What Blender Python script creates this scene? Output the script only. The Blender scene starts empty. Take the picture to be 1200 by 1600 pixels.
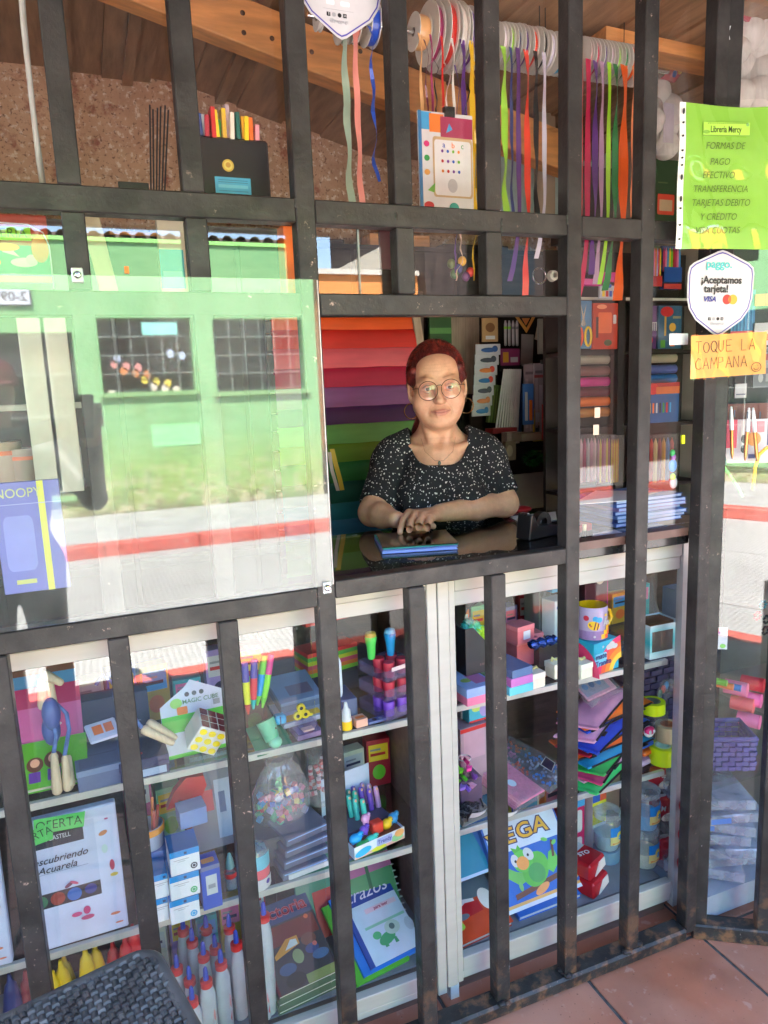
import bpy, bmesh, math, random
import numpy as np
from mathutils import Vector, Matrix, Euler
random.seed(7)
R = math.radians
sc = bpy.context.scene
COL = sc.collection

# ------------------------------------------------------------------ camera
FPX = 1124.69
CAM = Vector((-0.0066, -1.3698, 1.56))
YAW, PITCH, ROLL = 0.379, 0.170, -0.040
def _axes():
    cy, sy, cp, sp, cr, sr = math.cos(YAW), math.sin(YAW), math.cos(PITCH), math.sin(PITCH), math.cos(ROLL), math.sin(ROLL)
    f = Vector((sy, cy, 0)); r = Vector((cy, -sy, 0)); u = Vector((0, 0, 1))
    f2 = f*cp - u*sp; u2 = u*cp + f*sp
    return r*cr + u2*sr, u2*cr - r*sr, f2
CR, CU, CF = _axes()
cd = bpy.data.cameras.new('camera'); cam = bpy.data.objects.new('camera', cd); COL.objects.link(cam)
cd.sensor_fit = 'VERTICAL'; cd.sensor_height = 36; cd.sensor_width = 27; cd.lens = 36*FPX/1600
cd.clip_start = .02; cd.clip_end = 500
cam.matrix_world = Matrix(((CR.x, CU.x, -CF.x, CAM.x), (CR.y, CU.y, -CF.y, CAM.y), (CR.z, CU.z, -CF.z, CAM.z), (0, 0, 0, 1)))
sc.camera = cam

# ------------------------------------------------------------------ light
SUNV = Vector((-.22, .60, 1.0)).normalized()          # direction towards the sun: high, behind the shop
w = bpy.data.worlds.new('World'); sc.world = w; w.use_nodes = True
nt = w.node_tree; bg = nt.nodes['Background']
sky = nt.nodes.new('ShaderNodeTexSky'); sky.sky_type = 'NISHITA'; sky.sun_disc = False
sky.sun_elevation = math.asin(SUNV.z); sky.sun_rotation = math.atan2(SUNV.x, SUNV.y)
sky.air_density = 1.0; sky.dust_density = .6; sky.ozone_density = 1.5
nt.links.new(sky.outputs[0], bg.inputs[0]); bg.inputs[1].default_value = .15
sd = bpy.data.lights.new('sun', 'SUN'); sd.energy = 5.0; sd.angle = R(.5); sd.color = (1, .965, .925)
sun = bpy.data.objects.new('sun', sd); COL.objects.link(sun)
sun.rotation_euler = SUNV.to_track_quat('Z', 'Y').to_euler(); sun.location = (0, 0, 12)
sc.view_settings.view_transform = 'Standard'; sc.view_settings.look = 'None'
sc.view_settings.exposure = 3.95; sc.view_settings.gamma = 1; sc.view_settings.use_curve_mapping = False
cy = sc.cycles
cy.use_denoising = True; cy.max_bounces = 9; cy.diffuse_bounces = 5; cy.glossy_bounces = 5; cy.transparent_max_bounces = 32
cy.transmission_bounces = 6; cy.caustics_reflective = False; cy.caustics_refractive = False; cy.sample_clamp_indirect = 6

# ------------------------------------------------------------------ helpers: pixels of the photograph (1200 x 1600) to points of the place
def ray(px, py): return CF + CR*((px-600)/FPX) - CU*((py-800)/FPX)
def at(px, py, Y):
    d = ray(px, py); return CAM + d*((Y-CAM.y)/d.y)
def atz(px, py, Z):
    d = ray(px, py); return CAM + d*((Z-CAM.z)/d.z)
def atp(px, py, P, N):
    d = ray(px, py); return CAM + d*((Vector(P)-CAM).dot(N)/d.dot(N))
def mir(px, py, Ym, Y):
    d = ray(px, py); P = CAM + d*((Ym-CAM.y)/d.y); d = Vector((d.x, -d.y, d.z)); return P + d*((Y-P.y)/d.y)

# ------------------------------------------------------------------ materials
MATS = {}
def lin(c): return tuple((v/255/12.92 if v/255 <= .04045 else ((v/255+.055)/1.055)**2.4) for v in c)
def new_mat(name):
    m = bpy.data.materials.new(name); m.use_nodes = True
    return m, m.node_tree, m.node_tree.nodes['Principled BSDF']
def N(nt, t, **kw):
    n = nt.nodes.new(t)
    for k, v in kw.items(): setattr(n, k, v)
    return n
def mat(name, col, rough=.5, metal=0, var=.12, scale=25, bump=0, spec=.5, coat=0, stretch=None, col2=None, mixs=(.4, .6), sub=0, bscale=None, trans=0):
    """procedural paint / paper / plastic: base colour broken up by noise, optional second colour in patches and fine bump"""
    if name in MATS: return MATS[name]
    m, nt, b = new_mat(name)
    tc = N(nt, 'ShaderNodeTexCoord'); mp = N(nt, 'ShaderNodeMapping'); nt.links.new(tc.outputs['Object'], mp.inputs[0])
    if stretch: mp.inputs['Scale'].default_value = stretch
    no = N(nt, 'ShaderNodeTexNoise'); no.inputs['Scale'].default_value = scale; no.inputs['Detail'].default_value = 5
    nt.links.new(mp.outputs[0], no.inputs['Vector'])
    c = tuple(col)
    lo = tuple(max(0, v*(1-var)) for v in c); hi = tuple(min(.95, v*(1+var)) for v in c)
    rp = N(nt, 'ShaderNodeValToRGB'); rp.color_ramp.elements[0].position = .3; rp.color_ramp.elements[1].position = .7
    rp.color_ramp.elements[0].color = (*lo, 1); rp.color_ramp.elements[1].color = (*hi, 1)
    nt.links.new(no.outputs[0], rp.inputs[0]); out = rp.outputs[0]
    if col2:
        n2 = N(nt, 'ShaderNodeTexNoise'); n2.inputs['Scale'].default_value = scale*.55; n2.inputs['Detail'].default_value = 8
        nt.links.new(mp.outputs[0], n2.inputs['Vector'])
        r2 = N(nt, 'ShaderNodeMapRange'); r2.inputs[1].default_value = mixs[0]; r2.inputs[2].default_value = mixs[1]
        nt.links.new(n2.outputs[0], r2.inputs[0])
        mx = N(nt, 'ShaderNodeMix', data_type='RGBA'); nt.links.new(r2.outputs[0], mx.inputs[0]); nt.links.new(out, mx.inputs[6]); mx.inputs[7].default_value = (*col2, 1)
        out = mx.outputs[2]
    nt.links.new(out, b.inputs['Base Color'])
    b.inputs['Roughness'].default_value = rough; b.inputs['Metallic'].default_value = metal
    b.inputs['Specular IOR Level'].default_value = spec; b.inputs['Coat Weight'].default_value = coat
    if trans: b.inputs['Transmission Weight'].default_value = trans
    if sub: b.inputs['Subsurface Weight'].default_value = sub; b.inputs['Subsurface Scale'].default_value = .01; b.inputs['Subsurface Radius'].default_value = (1, .4, .2)
    if bump:
        nb = N(nt, 'ShaderNodeTexNoise'); nb.inputs['Scale'].default_value = bscale or scale*3; nb.inputs['Detail'].default_value = 6
        nt.links.new(mp.outputs[0], nb.inputs['Vector'])
        bp = N(nt, 'ShaderNodeBump'); bp.inputs['Strength'].default_value = bump; bp.inputs['Distance'].default_value = .004
        nt.links.new(nb.outputs[0], bp.inputs['Height']); nt.links.new(bp.outputs[0], b.inputs['Normal'])
    MATS[name] = m; return m
def CB(r, g, b, rough=.45): return C(min(244, int(r*1.3+14)), min(244, int(g*1.3+14)), min(244, int(b*1.3+14)), rough)
def CD(r, g, b, rough=.45): return C(r, g, b, rough)
def C(r, g, b, rough=.45, **kw):
    """plain printed / plastic colour given as an sRGB surface colour"""
    return mat('colour_%d_%d_%d_%d' % (r, g, b, int(rough*100)), lin((r, g, b)), rough, var=kw.pop('var', .06), **kw)
def clear(name, f0, tint=(1, 1, 1), haze=0, hazecol=(.8, .8, .8), streak=0, rough=0):
    """thin clear sheet: a Schlick share of mirror over see-through, with a little dust"""
    if name in MATS: return MATS[name]
    m, nt, b = new_mat(name); nt.nodes.remove(b); out = nt.nodes['Material Output']
    lw = N(nt, 'ShaderNodeLayerWeight'); lw.inputs[0].default_value = .5
    p = N(nt, 'ShaderNodeMath', operation='POWER'); p.inputs[1].default_value = 5; nt.links.new(lw.outputs['Facing'], p.inputs[0])
    k = N(nt, 'ShaderNodeMath', operation='MULTIPLY_ADD'); k.inputs[1].default_value = 1-f0; k.inputs[2].default_value = f0; nt.links.new(p.outputs[0], k.inputs[0])
    tr = N(nt, 'ShaderNodeBsdfTransparent'); tr.inputs[0].default_value = (*tint, 1)
    gl = N(nt, 'ShaderNodeBsdfGlossy'); gl.inputs['Roughness'].default_value = rough; gl.inputs[0].default_value = (1, 1, 1, 1)
    under = tr.outputs[0]
    if haze:
        df = N(nt, 'ShaderNodeBsdfDiffuse'); df.inputs[0].default_value = (*hazecol, 1)
        mh = N(nt, 'ShaderNodeMixShader'); nt.links.new(tr.outputs[0], mh.inputs[1]); nt.links.new(df.outputs[0], mh.inputs[2])
        tc = N(nt, 'ShaderNodeTexCoord'); mp = N(nt, 'ShaderNodeMapping'); mp.inputs['Scale'].default_value = (streak or 4, streak or 4, 2)
        no = N(nt, 'ShaderNodeTexNoise'); no.inputs['Scale'].default_value = 3; no.inputs['Detail'].default_value = 8
        nt.links.new(tc.outputs['Object'], mp.inputs[0]); nt.links.new(mp.outputs[0], no.inputs['Vector'])
        mr = N(nt, 'ShaderNodeMapRange'); mr.inputs[1].default_value = .35; mr.inputs[2].default_value = .75; mr.inputs[3].default_value = haze*.3; mr.inputs[4].default_value = haze*1.7
        nt.links.new(no.outputs[0], mr.inputs[0]); nt.links.new(mr.outputs[0], mh.inputs[0]); under = mh.outputs[0]
    mx = N(nt, 'ShaderNodeMixShader'); nt.links.new(k.outputs[0], mx.inputs[0]); nt.links.new(under, mx.inputs[1]); nt.links.new(gl.outputs[0], mx.inputs[2])
    nt.links.new(mx.outputs[0], out.inputs[0]); MATS[name] = m; return m
def rampmat(name, stops, axis=0, lo=0, hi=1, rough=.5, wob=.02, scale=30, constant=False, bump=0):
    """colour that follows one object axis (banded plastic, ombre, faded paint)"""
    if name in MATS: return MATS[name]
    m, nt, b = new_mat(name)
    tc = N(nt, 'ShaderNodeTexCoord'); sx = N(nt, 'ShaderNodeSeparateXYZ'); nt.links.new(tc.outputs['Object'], sx.inputs[0])
    no = N(nt, 'ShaderNodeTexNoise'); no.inputs['Scale'].default_value = scale; no.inputs['Detail'].default_value = 6; nt.links.new(tc.outputs['Object'], no.inputs['Vector'])
    mr = N(nt, 'ShaderNodeMapRange'); mr.inputs[1].default_value = lo; mr.inputs[2].default_value = hi; nt.links.new(sx.outputs[axis], mr.inputs[0])
    ad = N(nt, 'ShaderNodeMath', operation='MULTIPLY_ADD'); ad.inputs[1].default_value = wob*2; ad.inputs[2].default_value = -wob; nt.links.new(no.outputs[0], ad.inputs[0])
    a2 = N(nt, 'ShaderNodeMath', operation='ADD'); nt.links.new(mr.outputs[0], a2.inputs[0]); nt.links.new(ad.outputs[0], a2.inputs[1])
    rp = N(nt, 'ShaderNodeValToRGB'); cr = rp.color_ramp; cr.interpolation = 'CONSTANT' if constant else 'LINEAR'
    while len(cr.elements) < len(stops): cr.elements.new(.5)
    for e, (p, c) in zip(cr.elements, stops): e.position = p; e.color = (*c, 1)
    nt.links.new(a2.outputs[0], rp.inputs[0]); nt.links.new(rp.outputs[0], b.inputs['Base Color']); b.inputs['Roughness'].default_value = rough
    if bump:
        bp = N(nt, 'ShaderNodeBump'); bp.inputs['Strength'].default_value = bump; bp.inputs['Distance'].default_value = .01; nt.links.new(no.outputs[0], bp.inputs['Height']); nt.links.new(bp.outputs[0], b.inputs['Normal'])
    MATS[name] = m; return m

def iron_mat():
    """black enamel on iron: dusty, chipped down to pinkish primer and pale scratches, rust at the foot"""
    m, nt, b = new_mat('chipped_black_enamel')
    tc = N(nt, 'ShaderNodeTexCoord'); L = nt.links
    def noise(scale, detail=6, vec=None, rough=.6):
        n = N(nt, 'ShaderNodeTexNoise'); n.inputs['Scale'].default_value = scale; n.inputs['Detail'].default_value = detail; n.inputs['Roughness'].default_value = rough
        L.new(vec or tc.outputs['Object'], n.inputs['Vector']); return n.outputs[0]
    def rng(v, a, b_, c=0, d=1):
        r = N(nt, 'ShaderNodeMapRange'); r.inputs[1].default_value = a; r.inputs[2].default_value = b_; r.inputs[3].default_value = c; r.inputs[4].default_value = d; L.new(v, r.inputs[0]); return r.outputs[0]
    def mixc(f, a, col):
        x = N(nt, 'ShaderNodeMix', data_type='RGBA'); L.new(f, x.inputs[0]); L.new(a, x.inputs[6]); x.inputs[7].default_value = (*col, 1); return x.outputs[2]
    rp = N(nt, 'ShaderNodeValToRGB'); rp.color_ramp.elements[0].color = (.011, .0105, .0108, 1); rp.color_ramp.elements[1].color = (.040, .037, .036, 1)
    rp.color_ramp.elements[0].position = .3; rp.color_ramp.elements[1].position = .72
    L.new(noise(14, 8), rp.inputs[0]); c = rp.outputs[0]
    big = rng(noise(3.2, 3), .50, .66)
    def mul(a, b_):
        n = N(nt, 'ShaderNodeMath', operation='MULTIPLY'); L.new(a, n.inputs[0]); L.new(b_, n.inputs[1]); return n.outputs[0]
    chips = mul(rng(noise(70, 8, rough=.78), .618, .645), big)
    c = mixc(chips, c, (.42, .30, .25))
    mp = N(nt, 'ShaderNodeMapping'); mp.inputs['Scale'].default_value = (1, 1, .25); L.new(tc.outputs['Object'], mp.inputs[0])
    c = mixc(mul(rng(noise(52, 5, mp.outputs[0], .8), .69, .70), rng(noise(2.1, 2), .52, .60)), c, (.62, .6, .57))
    sx = N(nt, 'ShaderNodeSeparateXYZ'); L.new(tc.outputs['Object'], sx.inputs[0])
    foot = mul(rng(sx.outputs[2], .24, .02), rng(noise(22, 6), .5, .62))
    c = mixc(foot, c, (.17, .085, .045))
    L.new(c, b.inputs['Base Color'])
    L.new(rng(noise(18, 5), .3, .7, .3, .58), b.inputs['Roughness'])
    b.inputs['Specular IOR Level'].default_value = .32
    bp = N(nt, 'ShaderNodeBump'); bp.inputs['Strength'].default_value = .5; bp.inputs['Distance'].default_value = .003
    L.new(noise(60, 8), bp.inputs['Height']); L.new(bp.outputs[0], b.inputs['Normal'])
    return m
IRON = iron_mat()
WHITEP = C(215, 214, 210, .45); ALU = mat('cream_aluminium', (.47, .445, .42), .38, var=.05, scale=8, stretch=(1, 1, 6))
ALUG = mat('brushed_aluminium', (.55, .56, .56), .35, .5, var=.08)
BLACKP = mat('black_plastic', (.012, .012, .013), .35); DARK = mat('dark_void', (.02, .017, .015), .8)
WOODD = mat('dark_stained_wood', (.052, .03, .024), .5, var=.35, scale=12, stretch=(1, 6, 6), bump=.2)
PINE = mat('pine_stick', (.62, .50, .34), .6, var=.12, scale=30, stretch=(6, 6, .6))
GLASS = clear('window_glass', .023); RETGLASS = clear('return_glass', .043); MIDGLASS = clear('middle_glass', .040); CASEGLASS = clear('case_glass', .058, (.96, .98, .97), haze=.012); CLEANGLASS = clear('clean_glass', .010, (.98, .99, .985))
ACRYL = clear('acrylic_sheet', .041, (.97, .985, .975), haze=.042, hazecol=(.75, .8, .76), rough=.022)
PLASTIC = clear('clear_plastic', .05, (.96, .97, .98), haze=.05); BAG = clear('polythene', .06, (.97, .97, .98), haze=.12, streak=20, rough=.12)
VIOLETCLEAR = clear('lilac_clear_plastic', .06, (.84, .80, .93), haze=.12, hazecol=(.6, .5, .75))
BLUECLEAR = clear('blue_clear_plastic', .05, (.62, .78, .95), haze=.2, hazecol=(.3, .5, .8))
CHROME = mat('chrome', (.7, .7, .7), .15, 1); GOLD = mat('copper_gold', (.55, .25, .08), .28, .9); PAGES = mat('page_block', (.72, .71, .67), .8, var=.12, scale=200, stretch=(1, 1, 12))

# ------------------------------------------------------------------ mesh builder
def frame(O, U, V):
    """matrix with x along U, y along V"""
    U = Vector(U).normalized(); V = Vector(V); Wn = U.cross(V).normalized(); V = Wn.cross(U)
    return Matrix(((U.x, V.x, Wn.x, O[0]), (U.y, V.y, Wn.y, O[1]), (U.z, V.z, Wn.z, O[2]), (0, 0, 0, 1)))
class MB:
    def __init__(s, M=None): s.v = []; s.f = []; s.fm = []; s.mats = []; s.M = M
    def mi(s, m):
        if m not in s.mats: s.mats.append(m)
        return s.mats.index(m)
    def add(s, vs, fs, m, M=None):
        b = len(s.v); X = M if M is not None else s.M
        for p in vs: s.v.append(tuple(X @ Vector(p)) if X is not None else tuple(p))
        k = s.mi(m)
        for f in fs: s.f.append([i+b for i in f]); s.fm.append(k)
        return s
    def box(s, lo, hi, m, M=None, bev=0):
        x0, y0, z0 = lo; x1, y1, z1 = hi
        if bev:
            bev = min(bev, abs(x1-x0)*.45, abs(y1-y0)*.45, abs(z1-z0)*.45); vs = []; b = bev
            for z, iz in ((z0, 0), (z1, 1)):
                for (x, ix), (y, iy) in (((x0, 0), (y0, 0)), ((x1, 1), (y0, 0)), ((x1, 1), (y1, 1)), ((x0, 0), (y1, 1))):
                    dx = b if ix == 0 else -b; dy = b if iy == 0 else -b; dz = b if iz == 0 else -b
                    vs += [(x, y+dy, z+dz), (x+dx, y, z+dz), (x+dx, y+dy, z)]
            def i(z, c, k): return (z*4+c)*3+k
            F = [[i(0, c, 2) for c in (3, 2, 1, 0)], [i(1, c, 2) for c in range(4)],
                 [i(0, 0, 1), i(0, 1, 1), i(1, 1, 1), i(1, 0, 1)], [i(0, 2, 1), i(0, 3, 1), i(1, 3, 1), i(1, 2, 1)],
                 [i(0, 1, 0), i(0, 2, 0), i(1, 2, 0), i(1, 1, 0)], [i(0, 3, 0), i(0, 0, 0), i(1, 0, 0), i(1, 3, 0)]]
            for c in range(4):
                n = (c+1) % 4; k = 1 if c in (0, 2) else 0
                F += [[i(0, c, 2), i(0, n, 2), i(0, n, k), i(0, c, k)], [i(1, n, 2), i(1, c, 2), i(1, c, k), i(1, n, k)],
                      [i(0, c, 0), i(0, c, 1), i(1, c, 1), i(1, c, 0)] if c in (0, 2) else [i(0, c, 1), i(0, c, 0), i(1, c, 0), i(1, c, 1)]]
                F += [[i(0, c, 0), i(0, c, 1), i(0, c, 2)], [i(1, c, 2), i(1, c, 1), i(1, c, 0)]]
            return s.add(vs, F, m, M)
        vs = [(x0, y0, z0), (x1, y0, z0), (x1, y1, z0), (x0, y1, z0), (x0, y0, z1), (x1, y0, z1), (x1, y1, z1), (x0, y1, z1)]
        return s.add(vs, [[3, 2, 1, 0], [4, 5, 6, 7], [0, 1, 5, 4], [1, 2, 6, 5], [2, 3, 7, 6], [3, 0, 4, 7]], m, M)
    def poly(s, pts, z, m, M=None):
        return s.add([(p[0], p[1], z) for p in pts], [list(range(len(pts)))], m, M)
    def prism(s, pts, z0, z1, m, M=None):
        n = len(pts)
        return s.add([(p[0], p[1], z0) for p in pts]+[(p[0], p[1], z1) for p in pts],
                     [list(range(n))[::-1], list(range(n, 2*n))]+[[i, (i+1) % n, n+(i+1) % n, n+i] for i in range(n)], m, M)
    def lathe(s, prof, m, n=24, M=None, mats=None, a0=0, a1=2*math.pi):
        vs = []; fs = []; full = abs(a1-a0-2*math.pi) < 1e-6; nn = n if full else n+1
        for r, z in prof:
            for k in range(nn):
                a = a0+(a1-a0)*k/n; vs.append((r*math.cos(a), r*math.sin(a), z))
        for j in range(len(prof)-1):
            row = []
            for k in range(n):
                k2 = (k+1) % nn; row.append([j*nn+k, j*nn+k2, (j+1)*nn+k2, (j+1)*nn+k])
            if mats: s.add(vs[j*nn:(j+2)*nn], [[i-j*nn for i in f] for f in row], mats[j], M)
            else: fs += row
        if not mats: s.add(vs, fs, m, M)
        return s
    def tube(s, pts, r, m, n=8, M=None, caps=True, r1=None, flat=1):
        pts = [Vector(p) for p in pts]; vs = []; K = len(pts); up = None
        for i, p in enumerate(pts):
            t = (pts[min(i+1, K-1)]-pts[max(i-1, 0)]).normalized()
            if up is None: up = Vector((0, 0, 1)) if abs(t.z) < .9 else Vector((1, 0, 0))
            a = t.cross(up).normalized(); up = a.cross(t).normalized(); b = up
            rr = r if r1 is None else r+(r1-r)*i/max(1, K-1)
            if isinstance(r, (list, tuple)): rr = r[i]
            for k in range(n):
                q = 2*math.pi*k/n; vs.append(tuple(p+a*(rr*math.cos(q))+b*(rr*flat*math.sin(q))))
        fs = [[i*n+k, i*n+(k+1) % n, (i+1)*n+(k+1) % n, (i+1)*n+k] for i in range(K-1) for k in range(n)]
        if caps: fs += [list(range(n))[::-1], list(range((K-1)*n, K*n))]
        return s.add(vs, fs, m, M)
    def cyl(s, p0, p1, r, m, n=16, M=None, r1=None): return s.tube([p0, p1], r, m, n, M, True, r1)
    def ell(s, c, rad, m, nu=16, nv=10, M=None, rot=None):
        vs = []; Rm = rot or Matrix.Identity(3)
        for j in range(nv+1):
            t = math.pi*j/nv
            for k in range(nu):
                a = 2*math.pi*k/nu; q = Rm @ Vector((rad[0]*math.sin(t)*math.cos(a), rad[1]*math.sin(t)*math.sin(a), rad[2]*math.cos(t))); vs.append(tuple(q+Vector(c)))
        return s.add(vs, [[j*nu+k, (j+1)*nu+k, (j+1)*nu+(k+1) % nu, j*nu+(k+1) % nu] for j in range(nv) for k in range(nu)], m, M)
    def strip(s, pts, wv, m, M=None, th=.0006):
        """thin band with thickness along a line of points; wv = half-width vector or list"""
        vs = []; K = len(pts)
        for i, p in enumerate(pts):
            p = Vector(p); hw = Vector(wv[i] if isinstance(wv, list) else wv); t = (Vector(pts[min(i+1, K-1)])-Vector(pts[max(i-1, 0)])).normalized(); nn = t.cross(hw).normalized()*th*.5
            vs += [tuple(p-hw+nn), tuple(p+hw+nn), tuple(p+hw-nn), tuple(p-hw-nn)]
        fs = [[i*4+k, i*4+(k+1) % 4, i*4+4+(k+1) % 4, i*4+4+k] for i in range(K-1) for k in range(4)]+[[3, 2, 1, 0], [(K-1)*4+k for k in range(4)]]
        return s.add(vs, fs, m, M)
    def grid(s, fn, nu, nv, m, M=None, thick=None):
        vs = [fn(i/nu, j/nv) for j in range(nv+1) for i in range(nu+1)]
        fs = [[j*(nu+1)+i, j*(nu+1)+i+1, (j+1)*(nu+1)+i+1, (j+1)*(nu+1)+i] for j in range(nv) for i in range(nu)]
        return s.add(vs, fs, m, M)
    def mesh(s, name, smooth=True):
        me = bpy.data.meshes.new(name); me.from_pydata(s.v, [], s.f)
        for m in s.mats: me.materials.append(m)
        me.polygons.foreach_set('material_index', s.fm)
        if smooth:
            me.polygons.foreach_set('use_smooth', [True]*len(s.f)); me.update()
            try: me.set_sharp_from_angle(angle=R(38))
            except Exception: pass
        me.update(); return me
    def build(s, name, parent=None, smooth=True, bevel=0, kind=None, **props):
        o = bpy.data.objects.new(name, s.mesh(name, smooth)); COL.objects.link(o)
        if parent is not None: o.parent = parent
        if bevel:
            b = o.modifiers.new('edge', 'BEVEL'); b.width = bevel; b.segments = 2; b.limit_method = 'ANGLE'; b.angle_limit = R(50)
        if kind: o['kind'] = kind
        for k, v in props.items(): o[k] = v
        return o
def tag(o, label=None, cat=None, group=None, kind=None):
    if label: o['label'] = label
    if cat: o['category'] = cat
    if group: o['group'] = group
    if kind: o['kind'] = kind
    return o
def thing(name, label, cat, M=None, group=None):
    o = bpy.data.objects.new(name, None); COL.objects.link(o); o.empty_display_size = .05
    if M is not None: o.matrix_world = M if isinstance(M, Matrix) else Matrix.Translation(Vector(M))
    return tag(o, label, cat, group)
def copy_thing(o, M=None, label=None, parent=None):
    c = o.copy(); COL.objects.link(c)
    if parent is not None: c.parent = parent
    for ch in [x for x in COL.objects if x.parent == o]: copy_thing(ch, None, None, c)
    if M is not None: c.matrix_world = M
    if label: c['label'] = label
    return c
def T(x, y, z, rz=0, rx=0, ry=0): return Matrix.Translation((x, y, z)) @ Euler((rx, ry, rz)).to_matrix().to_4x4()
def TP(p, rz=0, rx=0, ry=0): return T(p[0], p[1], p[2], rz, rx, ry)
def text(body, parent, M, size, m, align='CENTER', shear=0, bold=0, sx=1, name='lettering', sp=1, line=1):
    """letters as a thin mesh"""
    cu = bpy.data.curves.new(name, 'FONT'); cu.body = body; cu.size = size; cu.align_x = align; cu.align_y = 'CENTER'; cu.shear = shear; cu.offset = bold*size
    cu.extrude = .00012; cu.space_character = sp; cu.space_line = line; cu.resolution_u = 3
    t = bpy.data.objects.new(name, cu); me = bpy.data.meshes.new_from_object(t); bpy.data.objects.remove(t); bpy.data.curves.remove(cu)
    me.materials.clear(); me.materials.append(m); me.name = name
    o = bpy.data.objects.new(name, me); COL.objects.link(o); o.parent = parent
    o.matrix_local = M @ Matrix.Diagonal((sx, 1, 1, 1)); return o
def circ(cx, cy, rx, ry=None, n=20, a0=0, a1=360, rot=0):
    ry = ry or rx; out = []
    for k in range(n):
        a = R(a0+(a1-a0)*k/(n if a1-a0 >= 360 else n-1)); x, y = rx*math.cos(a), ry*math.sin(a); c, s_ = math.cos(R(rot)), math.sin(R(rot)); out.append((cx+x*c-y*s_, cy+x*s_+y*c))
    return out
def rect(x0, y0, x1, y1): return [(x0, y0), (x1, y0), (x1, y1), (x0, y1)]
def rrect(x0, y0, x1, y1, r, n=5):
    o = []
    for cx, cy, a in ((x1-r, y0+r, -90), (x1-r, y1-r, 0), (x0+r, y1-r, 90), (x0+r, y0+r, 180)): o += circ(cx, cy, r, r, n, a, a+90)
    return o
def prints(shapes, M, parent, name='print', z=.0002, dz=.00012):
    """flat print: every shape (polygon, material) laid a hair above the one before"""
    b = MB()
    for pts, m in shapes: b.prism(pts, z-dz*.8, z, m, M); z += dz
    return b.build(name, parent, smooth=False)
FRONT = frame((0, 0, 0), (1, 0, 0), (0, 0, 1))         # a face looking towards -y: x right, y up
def fr(y): return Matrix.Translation((0, y, 0)) @ FRONT
# ================================================================== SETTING
SHELL = mat('whitewashed_wall', (.50, .44, .38), .9, var=.12, scale=6, bump=.4, col2=(.36, .29, .24), mixs=(.5, .62))
def plaster_mat():
    m, nt, b = new_mat('peeling_plaster'); L = nt.links
    tc = N(nt, 'ShaderNodeTexCoord')
    def noise(s, d=8, r=.65):
        n = N(nt, 'ShaderNodeTexNoise'); n.inputs['Scale'].default_value = s; n.inputs['Detail'].default_value = d; n.inputs['Roughness'].default_value = r; L.new(tc.outputs['Object'], n.inputs['Vector']); return n.outputs[0]
    def rng(v, a, b_):
        r = N(nt, 'ShaderNodeMapRange'); r.inputs[1].default_value = a; r.inputs[2].default_value = b_; L.new(v, r.inputs[0]); return r.outputs[0]
    def mulh(v):
        n = N(nt, 'ShaderNodeMath', operation='MULTIPLY'); n.inputs[1].default_value = .7; L.new(v, n.inputs[0]); return n.outputs[0]
    def mixc(f, a, col):
        x = N(nt, 'ShaderNodeMix', data_type='RGBA'); L.new(f, x.inputs[0])
        if isinstance(a, tuple): x.inputs[6].default_value = (*a, 1)
        else: L.new(a, x.inputs[6])
        x.inputs[7].default_value = (*col, 1); return x.outputs[2]
    c = mixc(rng(noise(5), .35, .65), (.46, .26, .16), (.58, .37, .24))
    c = mixc(mulh(rng(noise(1.7, 4), .45, .65)), c, (.30, .155, .095)); c = mixc(rng(noise(40), .54, .62), c, (.68, .55, .44))
    c = mixc(rng(noise(11), .56, .66), c, (.27, .085, .055))
    c = mixc(rng(noise(75), .56, .61), c, (.20, .10, .06))
    L.new(c, b.inputs['Base Color']); b.inputs['Roughness'].default_value = .95
    bp = N(nt, 'ShaderNodeBump'); bp.inputs['Strength'].default_value = .7; bp.inputs['Distance'].default_value = .01
    L.new(noise(26), bp.inputs['Height']); L.new(bp.outputs[0], b.inputs['Normal']); return m
PLASTER = plaster_mat()
CEILP = mat('old_ceiling_boards', (.30, .165, .085), .75, var=.3, scale=7, stretch=(5, .7, 5), bump=.3)
BEAMW = mat('orange_pine_beam', (.60, .26, .085), .55, var=.22, scale=8, stretch=(1, 6, 6), bump=.25, col2=(.30, .12, .04), mixs=(.66, .72))
def tile_mat():
    m = mat('terracotta_tile', (.42, .145, .08), .38, var=.2, scale=7, bump=.10, bscale=60, col2=(.46, .215, .145), mixs=(.40, .7))
    nt = m.node_tree; b = nt.nodes['Principled BSDF']; src = b.inputs['Base Color'].links[0].from_socket; tc = N(nt, 'ShaderNodeTexCoord')
    for sc_, lo_, hi_, cc, f_ in ((120, .66, .70, (.14, .06, .04), .8), (3.2, .52, .72, (.26, .11, .075), .55), (28, .62, .68, (.52, .33, .26), .5)):
        n = N(nt, 'ShaderNodeTexNoise'); n.inputs['Scale'].default_value = sc_; n.inputs['Detail'].default_value = 7; nt.links.new(nt.nodes['Mapping'].outputs[0], n.inputs['Vector']); r = N(nt, 'ShaderNodeMapRange'); r.inputs[1].default_value = lo_; r.inputs[2].default_value = hi_; r.inputs[4].default_value = f_; nt.links.new(n.outputs[0], r.inputs[0])
        x = N(nt, 'ShaderNodeMix', data_type='RGBA'); nt.links.new(r.outputs[0], x.inputs[0]); nt.links.new(src, x.inputs[6]); x.inputs[7].default_value = (*cc, 1); src = x.outputs[2]
    nt.links.new(src, b.inputs['Base Color']); return m
TILE = tile_mat(); GROUT = mat('grey_grout', (.10, .095, .09), .9, var=.3, scale=60)

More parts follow.
